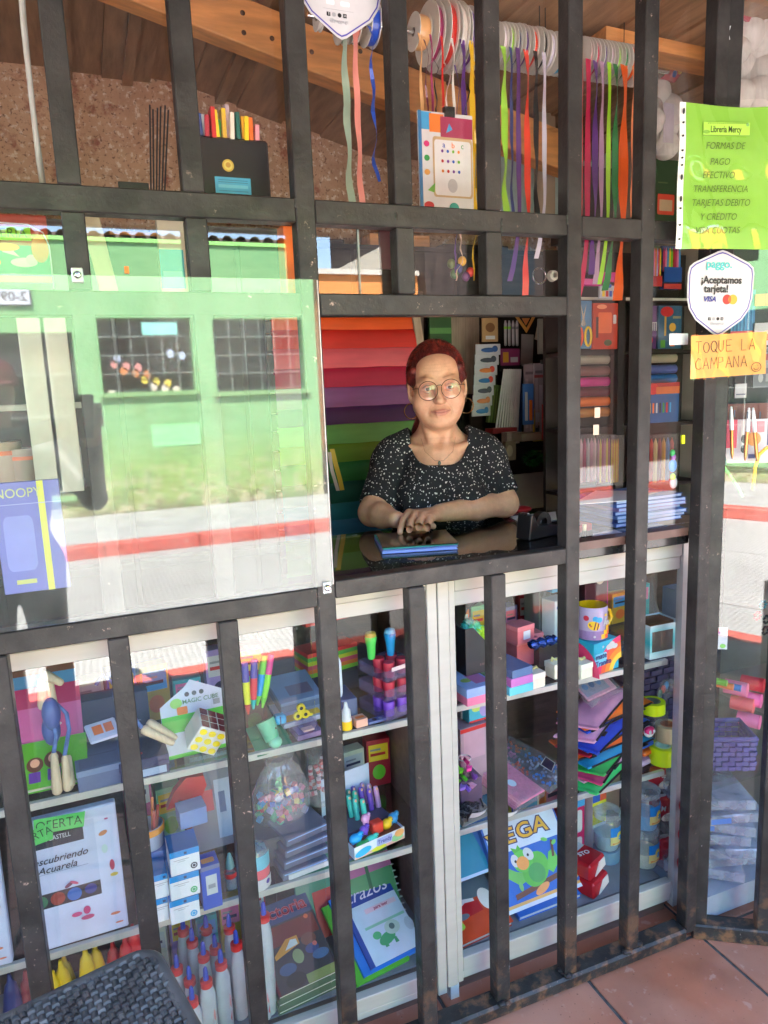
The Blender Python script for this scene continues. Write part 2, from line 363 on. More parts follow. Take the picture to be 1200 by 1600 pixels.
# ground: porch floor with laid tiles, street beyond, near and far kerbs
b = MB(); b.box((-6, -2.46, -.2), (9, 2.4, -.006), GROUT); floor = tag(b.build('porch_floor', smooth=False), kind='structure')
tm = MB(); tm.box((.005, -.375, -.006), (.378, -.005, 0), TILE, bev=.0018); tmesh = tm.mesh('tile', False)
tms = [tmesh]
for k in range(3):
    t2 = tmesh.copy(); mm = TILE.copy(); t2.materials[0] = mm
    for nd in mm.node_tree.nodes:
        if nd.type == 'MAPPING': nd.inputs['Location'].default_value = (k*3.1+1, k*1.7, 0)
        if nd.type == 'VALTORGB':
            for e in nd.color_ramp.elements: e.color = tuple(c*(1+.09*(k-1)) for c in e.color[:3])+(1,)
    tms.append(t2)
for i in range(-5, 9):
    for j in range(-5, 4):
        o = bpy.data.objects.new('tile', tms[(i*7+j*5) % 4]); COL.objects.link(o); o.parent = floor; o.location = (.297+.383*i, -.003+.38*j+.38, 0)
for i in range(-12, 20):
    pass
KERB = mat('red_kerb_paint', (.52, .10, .07), .7, var=.2, scale=18, bump=.3, col2=(.55, .42, .36), mixs=(.66, .74))
STREETM = None
def street_mat():
    m, nt, b = new_mat('ribbed_concrete'); L = nt.links
    tc = N(nt, 'ShaderNodeTexCoord')
    n = N(nt, 'ShaderNodeTexNoise'); n.inputs['Scale'].default_value = 1.6; n.inputs['Detail'].default_value = 8; L.new(tc.outputs['Object'], n.inputs['Vector'])
    rp = N(nt, 'ShaderNodeValToRGB'); rp.color_ramp.elements[0].color = (.35, .33, .295, 1); rp.color_ramp.elements[1].color = (.45, .425, .38, 1); L.new(n.outputs[0], rp.inputs[0])
    wv = N(nt, 'ShaderNodeTexWave'); wv.inputs['Scale'].default_value = 8; wv.inputs['Distortion'].default_value = 1.2; wv.inputs['Detail Scale'].default_value = 3; L.new(tc.outputs['Object'], wv.inputs['Vector'])
    mr = N(nt, 'ShaderNodeMapRange'); mr.inputs[1].default_value = 0; mr.inputs[2].default_value = .45; mr.inputs[3].default_value = .8; mr.inputs[4].default_value = 1; L.new(wv.outputs[1], mr.inputs[0])
    mx = N(nt, 'ShaderNodeMix', data_type='RGBA', blend_type='MULTIPLY'); mx.inputs[0].default_value = 1; L.new(rp.outputs[0], mx.inputs[6]); L.new(mr.outputs[0], mx.inputs[7])
    L.new(mx.outputs[2], b.inputs['Base Color']); b.inputs['Roughness'].default_value = .9
    bp = N(nt, 'ShaderNodeBump'); bp.inputs['Strength'].default_value = .5; bp.inputs['Distance'].default_value = .01; L.new(wv.outputs[1], bp.inputs['Height']); L.new(bp.outputs[0], b.inputs['Normal']); return m
ST = street_mat()
b = MB(); b.box((-200, -300, -.6), (200, 200, -.21), mat('bare_earth', (.23, .17, .12), .95, var=.3, scale=.4)); tag(b.build('ground', smooth=False), kind='structure')
# street slabs with open joints
b = MB(); b.box((-60, -7.0, -.205), (60, -2.62, -.125), GROUT); street = tag(b.build('street', smooth=False), kind='structure')
for i in range(-3, 4):
    for k, (y0, y1) in enumerate(((-3.48, -2.63), (-5.2, -3.5), (-6.86, -5.22))):
        b = MB(); b.box((i*11+4+.3*k+.012, y0, -.123), (i*11+4+.3*k+10.988, y1, -.11), ST); b.build('concrete_slab', street, smooth=False)
for x0, x1, y0, y1, z1, nm in ((-8, 12, -2.62, -2.47, 0.0, 'near_kerb'), (-14, 20, -7.03, -6.87, .03, 'far_kerb')):
    b = MB(); x = x0
    while x < x1: b.box((x+.004, y0, -.2), (x+.996, y1, z1), KERB, bev=.015); x += 1
    tag(b.build(nm, smooth=False), kind='structure')
PAVE = mat('pale_pavement', (.38, .365, .335), .9, var=.15, scale=3, bump=.3)
b = MB(); b.box((-20, -9.0, -.2), (26, -7.032, .028), PAVE); tag(b.build('far_pavement', smooth=False), kind='structure')

# shop room
b = MB(); prof = [(-1.3, 2.69), (.43, 2.70), (1.2, 2.5), (2.1, 2.48)]
pts = [(-1.3, 0), (2.1, 0), (2.1, 2.60), (1.2, 2.62), (.43, 2.82), (-1.3, 2.81)]
b.prism(pts, -1.66, -1.6, PLASTER, FRONT); tag(b.build('back_wall', smooth=False), kind='structure')
b = MB(); b.box((-1.36, .09, 0), (-1.3, 1.66, 2.85), PLASTER); tag(b.build('left_wall', smooth=False), kind='structure')
b = MB(); b.box((2.1, -.34, 0), (2.16, 1.66, 2.7), SHELL); tag(b.build('right_wall', smooth=False), kind='structure')
b = MB(); b.box((-4, -.02, 0), (-.66, .09, 2.95), PLASTER); b.box((-.66, .0, 2.62), (1.44, .09, 2.95), SHELL); tag(b.build('front_wall', smooth=False), kind='structure')
b = MB(); b.box((2.05, -.60, 0), (5, -.36, 2.95), SHELL); tag(b.build('side_wall', smooth=False), kind='structure')
ceil = tag(MB().box((-1.4, -.02, 2.95), (5.2, 1.7, 3.0), WOODD).build('roof_deck', smooth=False), kind='structure')
def ceil_z(x):
    for (xa, za), (xb, zb) in zip(prof, prof[1:]):
        if x <= xb: return za+(zb-za)*(x-xa)/(xb-xa)
    return prof[-1][1]
x = -1.3; k = 0
ceiling = bpy.data.objects.new('ceiling', None); COL.objects.link(ceiling); ceiling['kind'] = 'structure'
while x < 2.08:
    wd = .15+.03*((k*37) % 5)/5; x1 = min(x+wd, 2.1); za, zb = ceil_z(x), ceil_z(x1); dz = .008*((k*53) % 3)
    b = MB(); b.add([(x+.0005, -.0, za+dz), (x1-.0005, -.0, zb+dz), (x1-.0005, 1.6, zb+dz), (x+.0005, 1.6, za+dz), (x+.0005, -.0, za+dz+.04), (x1-.0005, -.0, zb+dz+.04), (x1-.0005, 1.6, zb+dz+.04), (x+.0005, 1.6, za+dz+.04)],
              [[0, 1, 2, 3], [7, 6, 5, 4], [0, 4, 5, 1], [1, 5, 6, 2], [2, 6, 7, 3], [3, 7, 4, 0]], CEILP)
    b.build('plank', ceiling, smooth=False); x = x1; k += 1
# batten over the board joints, as in the photograph
b = MB()
for bx in (-.28, .02, .22, .55): b.box((bx, .02, ceil_z(bx)-.022), (bx+.035, 1.59, ceil_z(bx)-.001), CEILP)
b.build('batten', ceiling, smooth=False)
def sloped_bar(x0, x1, y0, y1, zb0, zb1, h, m):
    return MB().add([(x0, y0, zb0), (x1, y0, zb1), (x1, y1, zb1), (x0, y1, zb0), (x0, y0, zb0+h), (x1, y0, zb1+h), (x1, y1, zb1+h), (x0, y1, zb0+h)],
                    [[3, 2, 1, 0], [4, 5, 6, 7], [0, 1, 5, 4], [1, 2, 6, 5], [2, 3, 7, 6], [3, 0, 4, 7]], m)
bm = sloped_bar(-.1, 1.62, .8, .87, 2.57+.2386*.38, 2.57-.2386*1.34, .125, BEAMW)
beam = tag(bm.build('ceiling_beam', bevel=.004), kind='structure')
kn = MB()
for px, py in ((379, 20), (381, 51), (425, 60), (487, 81), (563, 80), (520, 20), (700, 130)):
    p = at(px, py, .7995); kn.ell((p.x, .7995, p.z), (.007, .002, .007), mat('pine_knot', (.09, .04, .02), .7))
kn.build('knot', beam)
bm = sloped_bar(1.38, 2.08, .36, .44, 2.46, 2.44, .035, BEAMW); tag(bm.build('ceiling_batten', smooth=False), kind='structure')
pw = MB().box((1.45, 1.30, 2.2), (2.09, 1.32, 2.47), mat('pale_blue_limewash', (.42, .52, .50), .9, var=.2, scale=9)); tag(pw.build('painted_wall', smooth=False), kind='structure')
# dark cupboard added along the back wall so sky reflections show in the panes
cb = thing('backdrop_cupboard', 'dark brown cupboard added under the peeling plaster to keep the back dark', 'cupboard')
CBW = mat('dark_cupboard', (.032, .022, .018), .6, var=.4, scale=9, stretch=(1, 4, 4))
MB().box((-1.28, 1.45, 0), (1.95, 1.585, 2.13), CBW).build('carcass', cb, smooth=False)
for k in range(7): MB().box((-1.27+.46*k, 1.436, .06), (-1.27+.46*k+.445, 1.4495, 2.11), CBW, bev=.004).build('door', cb, smooth=False)
for k in range(9): MB().box((-1.2+.33*k, 1.47, 2.131), (-1.2+.33*k+.22+.05*(k % 3), 1.57, 2.15+.03*(k % 2)), (WOODD, BEAMW, CBW)[k % 3], bev=.003).build('box', tag(thing('cardboard_box', ('first', 'second', 'third', 'fourth', 'fifth', 'sixth', 'seventh', 'eighth', 'ninth')[k]+' flat brown box from the left on top of the dark cupboard', 'box', (0, 0, 0), 'flat boxes on the cupboard')), smooth=False)
# corrugated awning over the pavement: keeps the front in shade
AW = mat('zinc_sheet', (.62, .61, .58), .55, .1, var=.2, scale=5)
aw = thing('awning', 'corrugated zinc awning sheltering the shop front', 'awning')
b = MB(); n = 96
def awn(u, v):
    x = -4+10*u; y = -.02-1.18*v; return (x, y, 2.78-.63*v+.012*math.sin(u*n*math.pi))
b.grid(awn, n*3, 4, AW); b.build('sheet', aw)
b = MB(); b.box((-4, -1.2, 2.11), (6, -1.16, 2.145), WOODD); b.build('fascia', aw, smooth=False)
for x in (-3.2, -1.6, 0, 1.6, 3.2, 4.8):
    b = MB(); b.add([(x-.025, 0, 2.70), (x+.025, 0, 2.70), (x+.025, -1.16, 2.09), (x-.025, -1.16, 2.09), (x-.025, 0, 2.755), (x+.025, 0, 2.755), (x+.025, -1.16, 2.135), (x-.025, -1.16, 2.135)],
                    [[3, 2, 1, 0], [4, 5, 6, 7], [0, 1, 5, 4], [1, 2, 6, 5], [2, 3, 7, 6], [3, 0, 4, 7]], WOODD); b.build('rafter', aw, smooth=False)

# ================================================================== GRILLE
gr = thing('security_grille', 'black iron window grille of square bars with chipped paint', 'grille', (0, 0, 0))
HB = .0185
def bar(x, z0, z1, y=0, hw=HB): 
    b = MB(); b.box((x-hw, y-.019, z0), (x+hw, y+.019, z1), IRON, bev=.0022); return b.build('bar', gr, smooth=False)
ZT, ZW, ZS, ZG = 1.889, 1.7215, 1.161, .05
for n_ in (-3, -2, -1, 0, 1): bar(.2*n_, ZT+.0215, 2.62); bar(.2*n_, ZW+.021, ZT-.0215)
for n_ in (2, 5): bar(.2*n_, ZG, 2.62)
for n_ in (3, 4): bar(.2*n_, ZT+.0215, 2.62); bar(.2*n_, ZW+.021, ZT-.0215); bar(.2*n_, ZG, ZS-.02)
for n_ in (-3, -2, -1, 0, 1): bar(.2*n_, ZW-.021, ZS+.02) if n_ in (0, 1) else None; bar(.2*n_, ZG, ZS-.031)
bar(1.2, ZG, 2.62); bar(1.402, ZG-.02, 2.62)
def rail(x0, x1, z, h, y=0, d=.0178):
    b = MB(); b.box((x0, y-d, z-h), (x1, y+d, z+h), IRON, bev=.0022); return b.build('rail', gr, smooth=False)
xs = [-.66]+[.2*k for k in range(-3, 7)]+[1.402]
def rail_between(z, h, lo, hi, dz=0):
    pts = [x for x in xs if lo-1e-6 <= x <= hi+1e-6]
    rail(pts[0], pts[-1], z, h)
for lo, hi in ((-.66, .4-HB), (.4+HB, 1.0-HB), (1.0+HB, 1.2-HB), (1.2+HB, 1.402-HB)): rail(lo, hi, ZT, .0212)
rail(-.66, .4-HB, ZW, .0205); rail(.4+HB, 1.0-HB, ZW, .0205)
rail(-.66, .4-HB, ZS-.01, .02); rail(.4+HB, 1.0-HB, ZS, .0185)
b = MB(); b.box((-.66, -.026, .012), (1.385, .03, .05), IRON, bev=.006); b.build('rail', gr, smooth=False)
wl = MB()
for x in [.2*k for k in range(-3, 7)]:
    for q in range(5): wl.ell((x+random.uniform(-.028, .028), random.uniform(-.03, .012), .052), (random.uniform(.006, .014), .009, random.uniform(.003, .007)), IRON, 8, 5)
for x in (.4, .6, .8, 1.0, 1.2):
    for z in (ZT,):
        for q in range(2): wl.ell((x+random.choice((-1, 1))*HB, -.0185, z+random.uniform(-.018, .018)), (.003, .0015, .008), IRON, 7, 5)
wl.build('weld_bead', gr, kind='stuff')
# the corner post and the narrow glazed return that turns towards the street
PT = Vector((.838, -.545, 0)).normalized(); PN = Vector((-.545, -.838, 0)).normalized(); P0 = Vector((1.437, 0, 0))
MP = Matrix(((PT.x, -PN.x, 0, P0.x), (PT.y, -PN.y, 0, P0.y), (0, 0, 1, 0), (0, 0, 0, 1)))     # local x along the return, y into the shop
b = MB(MP); b.box((-.012, -.017, .03), (.026, .019, 2.62), IRON, bev=.0022); b.build('corner_post', gr, smooth=False)
b = MB(MP); b.box((.155, -.02, .03), (.193, .018, 1.02), IRON, bev=.0022); b.build('bar', gr, smooth=False)
b = MB(MP); b.box((.36, -.02, .03), (.398, .018, 2.62), IRON, bev=.0022); b.build('bar', gr, smooth=False)
b = MB(MP); b.box((-.012, -.024, .0), (.6, .028, .046), IRON, bev=.004); b.build('rail', gr, smooth=False)
b = MB(MP); b.box((.026, -.018, 2.58), (.6, .018, 2.62), IRON); b.build('rail', gr, smooth=False)

# glazing behind the bars
wd = thing('shop_window', 'clear glass panes fixed behind the black iron bars', 'window')
BEAD = mat('pinkish_glazing_bead', (.42, .20, .14), .6, var=.2, scale=20, stretch=(1, 6, 6))
for x0, x1 in ((-.65, -.002), (.002, .598), (.602, 1.0), (1.0, 1.41)):
    b = MB(); b.box((x0, .0245, ZT+.005), (x1, .0285, 2.6), GLASS); b.build('pane', wd, smooth=False)
for x0, x1 in ((-.65, .515), (.519, .998), (1.002, 1.41)):
    b = MB(); b.box((x0, .0245, ZW+.002 if x1 < 1 else 1.19), (x1, .0285, ZT-.004), MIDGLASS if x1 < 1 else GLASS); b.build('pane', wd, smooth=False)
b = MB(); b.box((.5152, .0235, ZW), (.5188, .0295, ZT-.004), mat('pane_edge', (.16, .2, .19), .2)); b.build('pane_edge', wd, smooth=False)
for x0, x1 in ((-.65, .39), (.41, .79)):
    b = MB(); b.box((x0, .0305, ZT+.018), (x1, .05, ZT+.034), BEAD, bev=.003); b.build('glazing_bead', wd, smooth=False)
b = MB(); b.box((1.02, .021, 1.158), (1.385, .06, 1.178), mat('brown_sill', (.10, .05, .04), .4, var=.2)); b.build('sill', wd, smooth=False)
b = MB(MP); b.box((.03, .022, .05), (.6, .026, 2.6), RETGLASS); b.build('pane', wd, smooth=False)
b = MB(); b.box((1.212, .03, 1.19), (1.2135, .045, 1.86), clear('glass_edge', .1, (.85, .9, .88))); b.build('pane_edge', wd, smooth=False)

# sliding acrylic hatch in front of the bars
ac = thing('acrylic_panel', 'large scratched acrylic sheet bolted over the bars mirroring the green house', 'panel', (0, 0, 0))
q = [at(496, 436, -.043), at(519, 917, -.043)]
b = MB(); b.box((-.40, -.0450, 1.180), (.4065, -.0410, 1.763), ACRYL); b.build('sheet', ac, smooth=False)
b = MB(); b.box((.4066, -.0452, 1.181), (.4078, -.0408, 1.762), mat('frosted_edge', (.62, .58, .55), .5, var=.3, scale=40)); b.build('edge', ac, smooth=False)
for px, py in ((121, 430), (511, 918)):
    p = at(px, py, -.046); b = MB(); b.box((p.x-.009, -.049, p.z-.012), (p.x+.009, -.0453, p.z+.012), clear('nylon_clip', .08, (.8, .82, .8), haze=.4), bev=.003)
    bo = b.build('clip', ac, smooth=False); b = MB(); b.lathe([(0, .006), (.004, .0055), (.0062, .003), (.0065, 0)], CHROME, 16, Matrix.Translation((p.x, -.049, p.z)) @ FRONT); b.build('bolt', bo)
    b = MB(); b.cyl((p.x, -.0408, p.z), (p.x, -.019, p.z), .003, CHROME, 8); b.build('bolt', ac)

# ================================================================== COUNTER CASE
dc = thing('display_case', 'long cream aluminium and glass counter display case behind the bars', 'display case', (0, 0, 0))
YF, YB = .09, .48; XL, XM, XR = -.64, .705, 1.43
SA, SB, SF = .775, .437, .098
def part(lo, hi, m, name, bev=0, sm=False): return MB().box(lo, hi, m, bev=bev).build(name, dc, smooth=sm)
part((XL, YF-.006, 1.098), (XM-.037, YF+.02, 1.13), ALU, 'top_rail', .0015); part((XL, YF, 1.062), (XM-.037, YF+.02, 1.0965), ALU, 'top_rail', .0015)
part((XM+.037, YF-.006, 1.085), (XR, YF+.02, 1.13), ALU, 'top_rail', .0015); part((XM+.037, YF, 1.048), (XR, YF+.02, 1.0835), ALU, 'top_rail', .0015)
part((XM-.037, YF-.010, .03), (XM-.012, YF+.02, 1.13), ALU, 'stile', .0015); part((XM-.0105, YF-.012, .045), (XM+.018, YF+.02, 1.1285), ALU, 'stile', .0015); part((XM+.0195, YF-.008, .045), (XM+.036, YF+.02, 1.127), ALU, 'stile', .0015)
part((XM+.0, YF-.004, -.005), (XM+.024, YF+.018, .044), mat('pale_leg', (.6, .66, .64), .5), 'leg')
part((XL, YF-.004, .058), (XM-.038, YF+.02, .098), ALU, 'bottom_rail', .0015); part((XL, YF-.001, .038), (XM-.038, YF+.02, .0565), ALU, 'bottom_rail', .0015)
part((XM+.037, YF-.006, .070), (XR, YF+.02, .110), ALU, 'bottom_rail', .0015); part((XM+.037, YF-.001, .046), (XR, YF+.02, .0685), ALU, 'bottom_rail', .0015)
BASEW = mat('brown_laminate', (.115, .075, .06), .45, var=.25, scale=9, stretch=(1, 6, 6))
part((XL, YF+.022, 0), (XR, YF+.04, .09), BASEW, 'base_panel')
part((XL, YF+.041, .075), (XR, YB, .094), mat('grey_shelf_board', (.23, .235, .26), .45, var=.1), 'floor_board')
part((XL, YB, 0), (.35, YB+.012, 1.12), WOODD, 'back_panel'); part((.352, YB, 0), (XR, YB+.012, .75), WOODD, 'back_panel'); part((.352, YB+.001, .752), (XR, YB+.012, 1.12), WOODD, 'back_panel')
part((XL-.012, YF, 0), (XL-.001, YB, 1.13), WOODD, 'side_panel'); part((XR+.001, YF-.01, .03), (XR+.022, YF+.012, 1.13), ALUG, 'corner_post')
part((XM-.008, .13, .1), (XM+.008, YB-.002, 1.12), BASEW, 'divider')
def shelf(x0, x1, z, y0=YF+.035, edge=ALUG):
    s_ = part((x0, y0+.012, z-.007), (x1, YB-.003, z-.001), clear('shelf_glass', .05, (.84, .92, .90)), 'shelf')
    MB().box((x0, y0, z-.013), (x1, y0+.0115, z+.003), edge, bev=.001).build('shelf_edge', s_, smooth=False)
SHE = mat('white_shelf_edge', (.46, .45, .41), .5, var=.08)
shelf(XL, XM-.01, SA-.006, edge=SHE); shelf(XM+.01, XR, SA); shelf(XL, XM-.01, SB-.006, edge=SHE); shelf(XM+.01, XR, SB)
part((XL, YF+.006, .1), (.393, YF+.009, 1.06), CASEGLASS, 'glass'); part((.395, YF+.012, .1), (XM-.038, YF+.015, 1.06), CLEANGLASS, 'glass')
part((XM+.037, YF+.004, .111), (XR, YF+.007, 1.046), CLEANGLASS, 'glass')
# counter top: plate of glass on a dark lipped frame
ZC = 1.165
part((XL, .041, 1.13), (XR-.02, .0615, ZC), mat('black_lip', (.018, .017, .018), .22, var=.3), 'front_lip', .003)
part((XL, .062, ZC-.008), (XR-.02, YB+.02, ZC-.001), clear('counter_glass', .05, (.5, .53, .53)), 'counter_glass')
part((XL, .0625, 1.131), (.46, YB+.01, 1.139), DARK, 'top_board'); part((.70, .0625, 1.131), (XR-.025, YB+.01, 1.142), mat('brown_top_board', (.20, .145, .11), .35, var=.2), 'top_board')
part((.46, YB-.02, 1.10), (.72, YB, 1.156), WOODD, 'rear_rail'); part((XL, YB+.003, 1.135), (XR-.02, YB+.0195, 1.1555), ALUG, 'rear_trim')
# ================================================================== PERSON AT THE COUNTER (signed distance field -> one continuous skin mesh)
class SDF:
    def __init__(s, lo, hi, h):
        s.lo = np.array(lo, float); s.h = h; s.n = np.ceil((np.array(hi)-lo)/h).astype(int)+1
        s.F = np.full(s.n, .05, np.float32)
    def block(s, lo, hi):
        a = np.clip(np.floor((np.array(lo)-s.lo)/s.h).astype(int), 0, s.n-1); b = np.clip(np.ceil((np.array(hi)-s.lo)/s.h).astype(int)+1, 1, s.n)
        if (b <= a).any(): return None
        g = [s.lo[k]+s.h*np.arange(a[k], b[k]) for k in range(3)]
        X = np.meshgrid(*g, indexing='ij'); return tuple(slice(a[k], b[k]) for k in range(3)), np.stack(X, -1)
    def put(s, fn, lo, hi, k=.01, cut=False):
        pad = k*1.5+.012; r = s.block(np.array(lo)-pad, np.array(hi)+pad)
        if r is None: return
        sl, P = r; d = fn(P).astype(np.float32); a = s.F[sl]
        if cut:
            hh = np.clip(.5-.5*(a+d)/k, 0, 1); s.F[sl] = a*(1-hh)+(-d)*hh+k*hh*(1-hh)
        else:
            hh = np.clip(.5+.5*(d-a)/k, 0, 1); s.F[sl] = d*(1-hh)+a*hh-k*hh*(1-hh)
    def ell(s, c, r, k=.01, rot=None, cut=False):
        c = np.array(c, float); r = np.array(r, float)
        def fn(P):
            q = P-c
            if rot is not None: q = q @ np.array(rot)
            k0 = np.linalg.norm(q/r, axis=-1); k1 = np.linalg.norm(q/(r*r), axis=-1)+1e-9; return k0*(k0-1)/k1
        m = r.max(); s.put(fn, c-m, c+m, k, cut)
    def cap(s, p, q, r0, r1=None, k=.008, cut=False):
        p = np.array(p, float); q = np.array(q, float); r1 = r0 if r1 is None else r1
        def fn(P):
            d = q-p; t = np.clip(((P-p)@d)/(d@d+1e-12), 0, 1); return np.linalg.norm(P-(p+t[..., None]*d), axis=-1)-(r0+(r1-r0)*t)
        m = max(r0, r1); s.put(fn, np.minimum(p, q)-m, np.maximum(p, q)+m, k, cut)
    def chain(s, pts, rs, k=.008, cut=False):
        for i in range(len(pts)-1): s.cap(pts[i], pts[i+1], rs[i], rs[i+1], k, cut)
    def mesh(s, iters=0):
        F = s.F; S = F < 0; n = s.n-1
        c = [S[i:n[0]+i, j:n[1]+j, k:n[2]+k] for i in (0, 1) for j in (0, 1) for k in (0, 1)]
        cnt = sum(x.astype(np.int8) for x in c); act = (cnt > 0) & (cnt < 8)
        idx = -np.ones(n, np.int64); ii = np.argwhere(act); idx[act] = np.arange(len(ii))
        acc = np.zeros((len(ii), 3)); num = np.zeros(len(ii))
        off = [(i, j, k) for i in (0, 1) for j in (0, 1) for k in (0, 1)]
        for a in range(8):
            for b in range(a+1, 8):
                oa, ob = np.array(off[a]), np.array(off[b])
                if abs(oa-ob).sum() != 1: continue
                fa = F[tuple((ii+oa).T)].astype(float); fb = F[tuple((ii+ob).T)].astype(float); m = (fa < 0) != (fb < 0)
                t = np.where(m, fa/np.where(m, fa-fb, 1), 0); acc += np.where(m[:, None], oa+(ob-oa)*t[:, None], 0); num += m
        V = s.lo+s.h*(ii+acc/num[:, None]); Q = []
        for ax in range(3):
            u, v = [(1, 2), (2, 0), (0, 1)][ax]
            A = np.moveaxis(S, (ax, u, v), (0, 1, 2)); I = np.moveaxis(idx, (ax, u, v), (0, 1, 2))
            e0 = A[:-1, 1:-1, 1:-1]; e1 = A[1:, 1:-1, 1:-1]; ch = e0 != e1; w = np.argwhere(ch); x, y, z = w.T
            q = np.stack([I[x, y, z], I[x, y+1, z], I[x, y+1, z+1], I[x, y, z+1]], 1); fl = e1[ch]; q[fl] = q[fl][:, ::-1]; Q.append(q)
        return V, np.concatenate(Q)
def sdf_object(name, V, Q, m, parent, col=None):
    me = bpy.data.meshes.new(name); me.vertices.add(len(V)); me.vertices.foreach_set('co', V.astype(np.float32).ravel())
    me.loops.add(Q.size); me.loops.foreach_set('vertex_index', Q.astype(np.int32).ravel()); me.polygons.add(len(Q))
    me.polygons.foreach_set('loop_start', np.arange(0, Q.size, 4, dtype=np.int32)); me.polygons.foreach_set('use_smooth', np.ones(len(Q), bool)); me.update(calc_edges=True); me.validate()
    me.materials.append(m)
    if col is not None:
        a = me.color_attributes.new('skin_tone', 'FLOAT_COLOR', 'POINT'); a.data.foreach_set('color', np.concatenate([col, np.ones((len(col), 1))], 1).astype(np.float32).ravel())
    o = bpy.data.objects.new(name, me); COL.objects.link(o); o.parent = parent; return o
def skin_mat():
    m, nt, b = new_mat('skin'); L = nt.links
    a = N(nt, 'ShaderNodeAttribute'); a.attribute_name = 'skin_tone'
    tc = N(nt, 'ShaderNodeTexCoord'); n = N(nt, 'ShaderNodeTexNoise'); n.inputs['Scale'].default_value = 60; n.inputs['Detail'].default_value = 6; L.new(tc.outputs['Object'], n.inputs['Vector'])
    mr = N(nt, 'ShaderNodeMapRange'); mr.inputs[1].default_value = .3; mr.inputs[2].default_value = .7; mr.inputs[3].default_value = .88; mr.inputs[4].default_value = 1.10; n.inputs['Roughness'].default_value = .7; L.new(n.outputs[0], mr.inputs[0])
    mx = N(nt, 'ShaderNodeMix', data_type='RGBA', blend_type='MULTIPLY'); mx.inputs[0].default_value = 1; L.new(a.outputs['Color'], mx.inputs[6]); L.new(mr.outputs[0], mx.inputs[7]); L.new(mx.outputs[2], b.inputs['Base Color'])
    b.inputs['Roughness'].default_value = .48; b.inputs['Subsurface Weight'].default_value = .12; b.inputs['Subsurface Scale'].default_value = .008; b.inputs['Subsurface Radius'].default_value = (1, .35, .2)
    n2 = N(nt, 'ShaderNodeTexNoise'); n2.inputs['Scale'].default_value = 420; n2.inputs['Detail'].default_value = 3; L.new(tc.outputs['Object'], n2.inputs['Vector'])
    bp = N(nt, 'ShaderNodeBump'); bp.inputs['Strength'].default_value = .28; bp.inputs['Distance'].default_value = .003; L.new(n2.outputs[0], bp.inputs['Height']); L.new(bp.outputs[0], b.inputs['Normal']); return m
SKIN = skin_mat()
HC = Vector((.930, .53, 1.562)); HA = R(-25)
MPn = Matrix.Translation(HC) @ Matrix.Rotation(HA, 4, 'Z'); MPi = MPn.inverted()
def L(x, y, z): return np.array(MPi @ Vector((x, y, z)))
woman = thing('person', 'red haired woman in glasses and black floral blouse leaning on the counter', 'person', MPn)
Rh = Matrix.Rotation(R(-3.5), 3, 'Y') @ Matrix.Rotation(R(2), 3, 'Z') @ Matrix.Rotation(R(5), 3, 'X'); Rn = np.array(Rh)
def hp(*p):
    p = np.array(p, float)
    if p[2] < 0: p[2] *= .87
    return Rn @ p
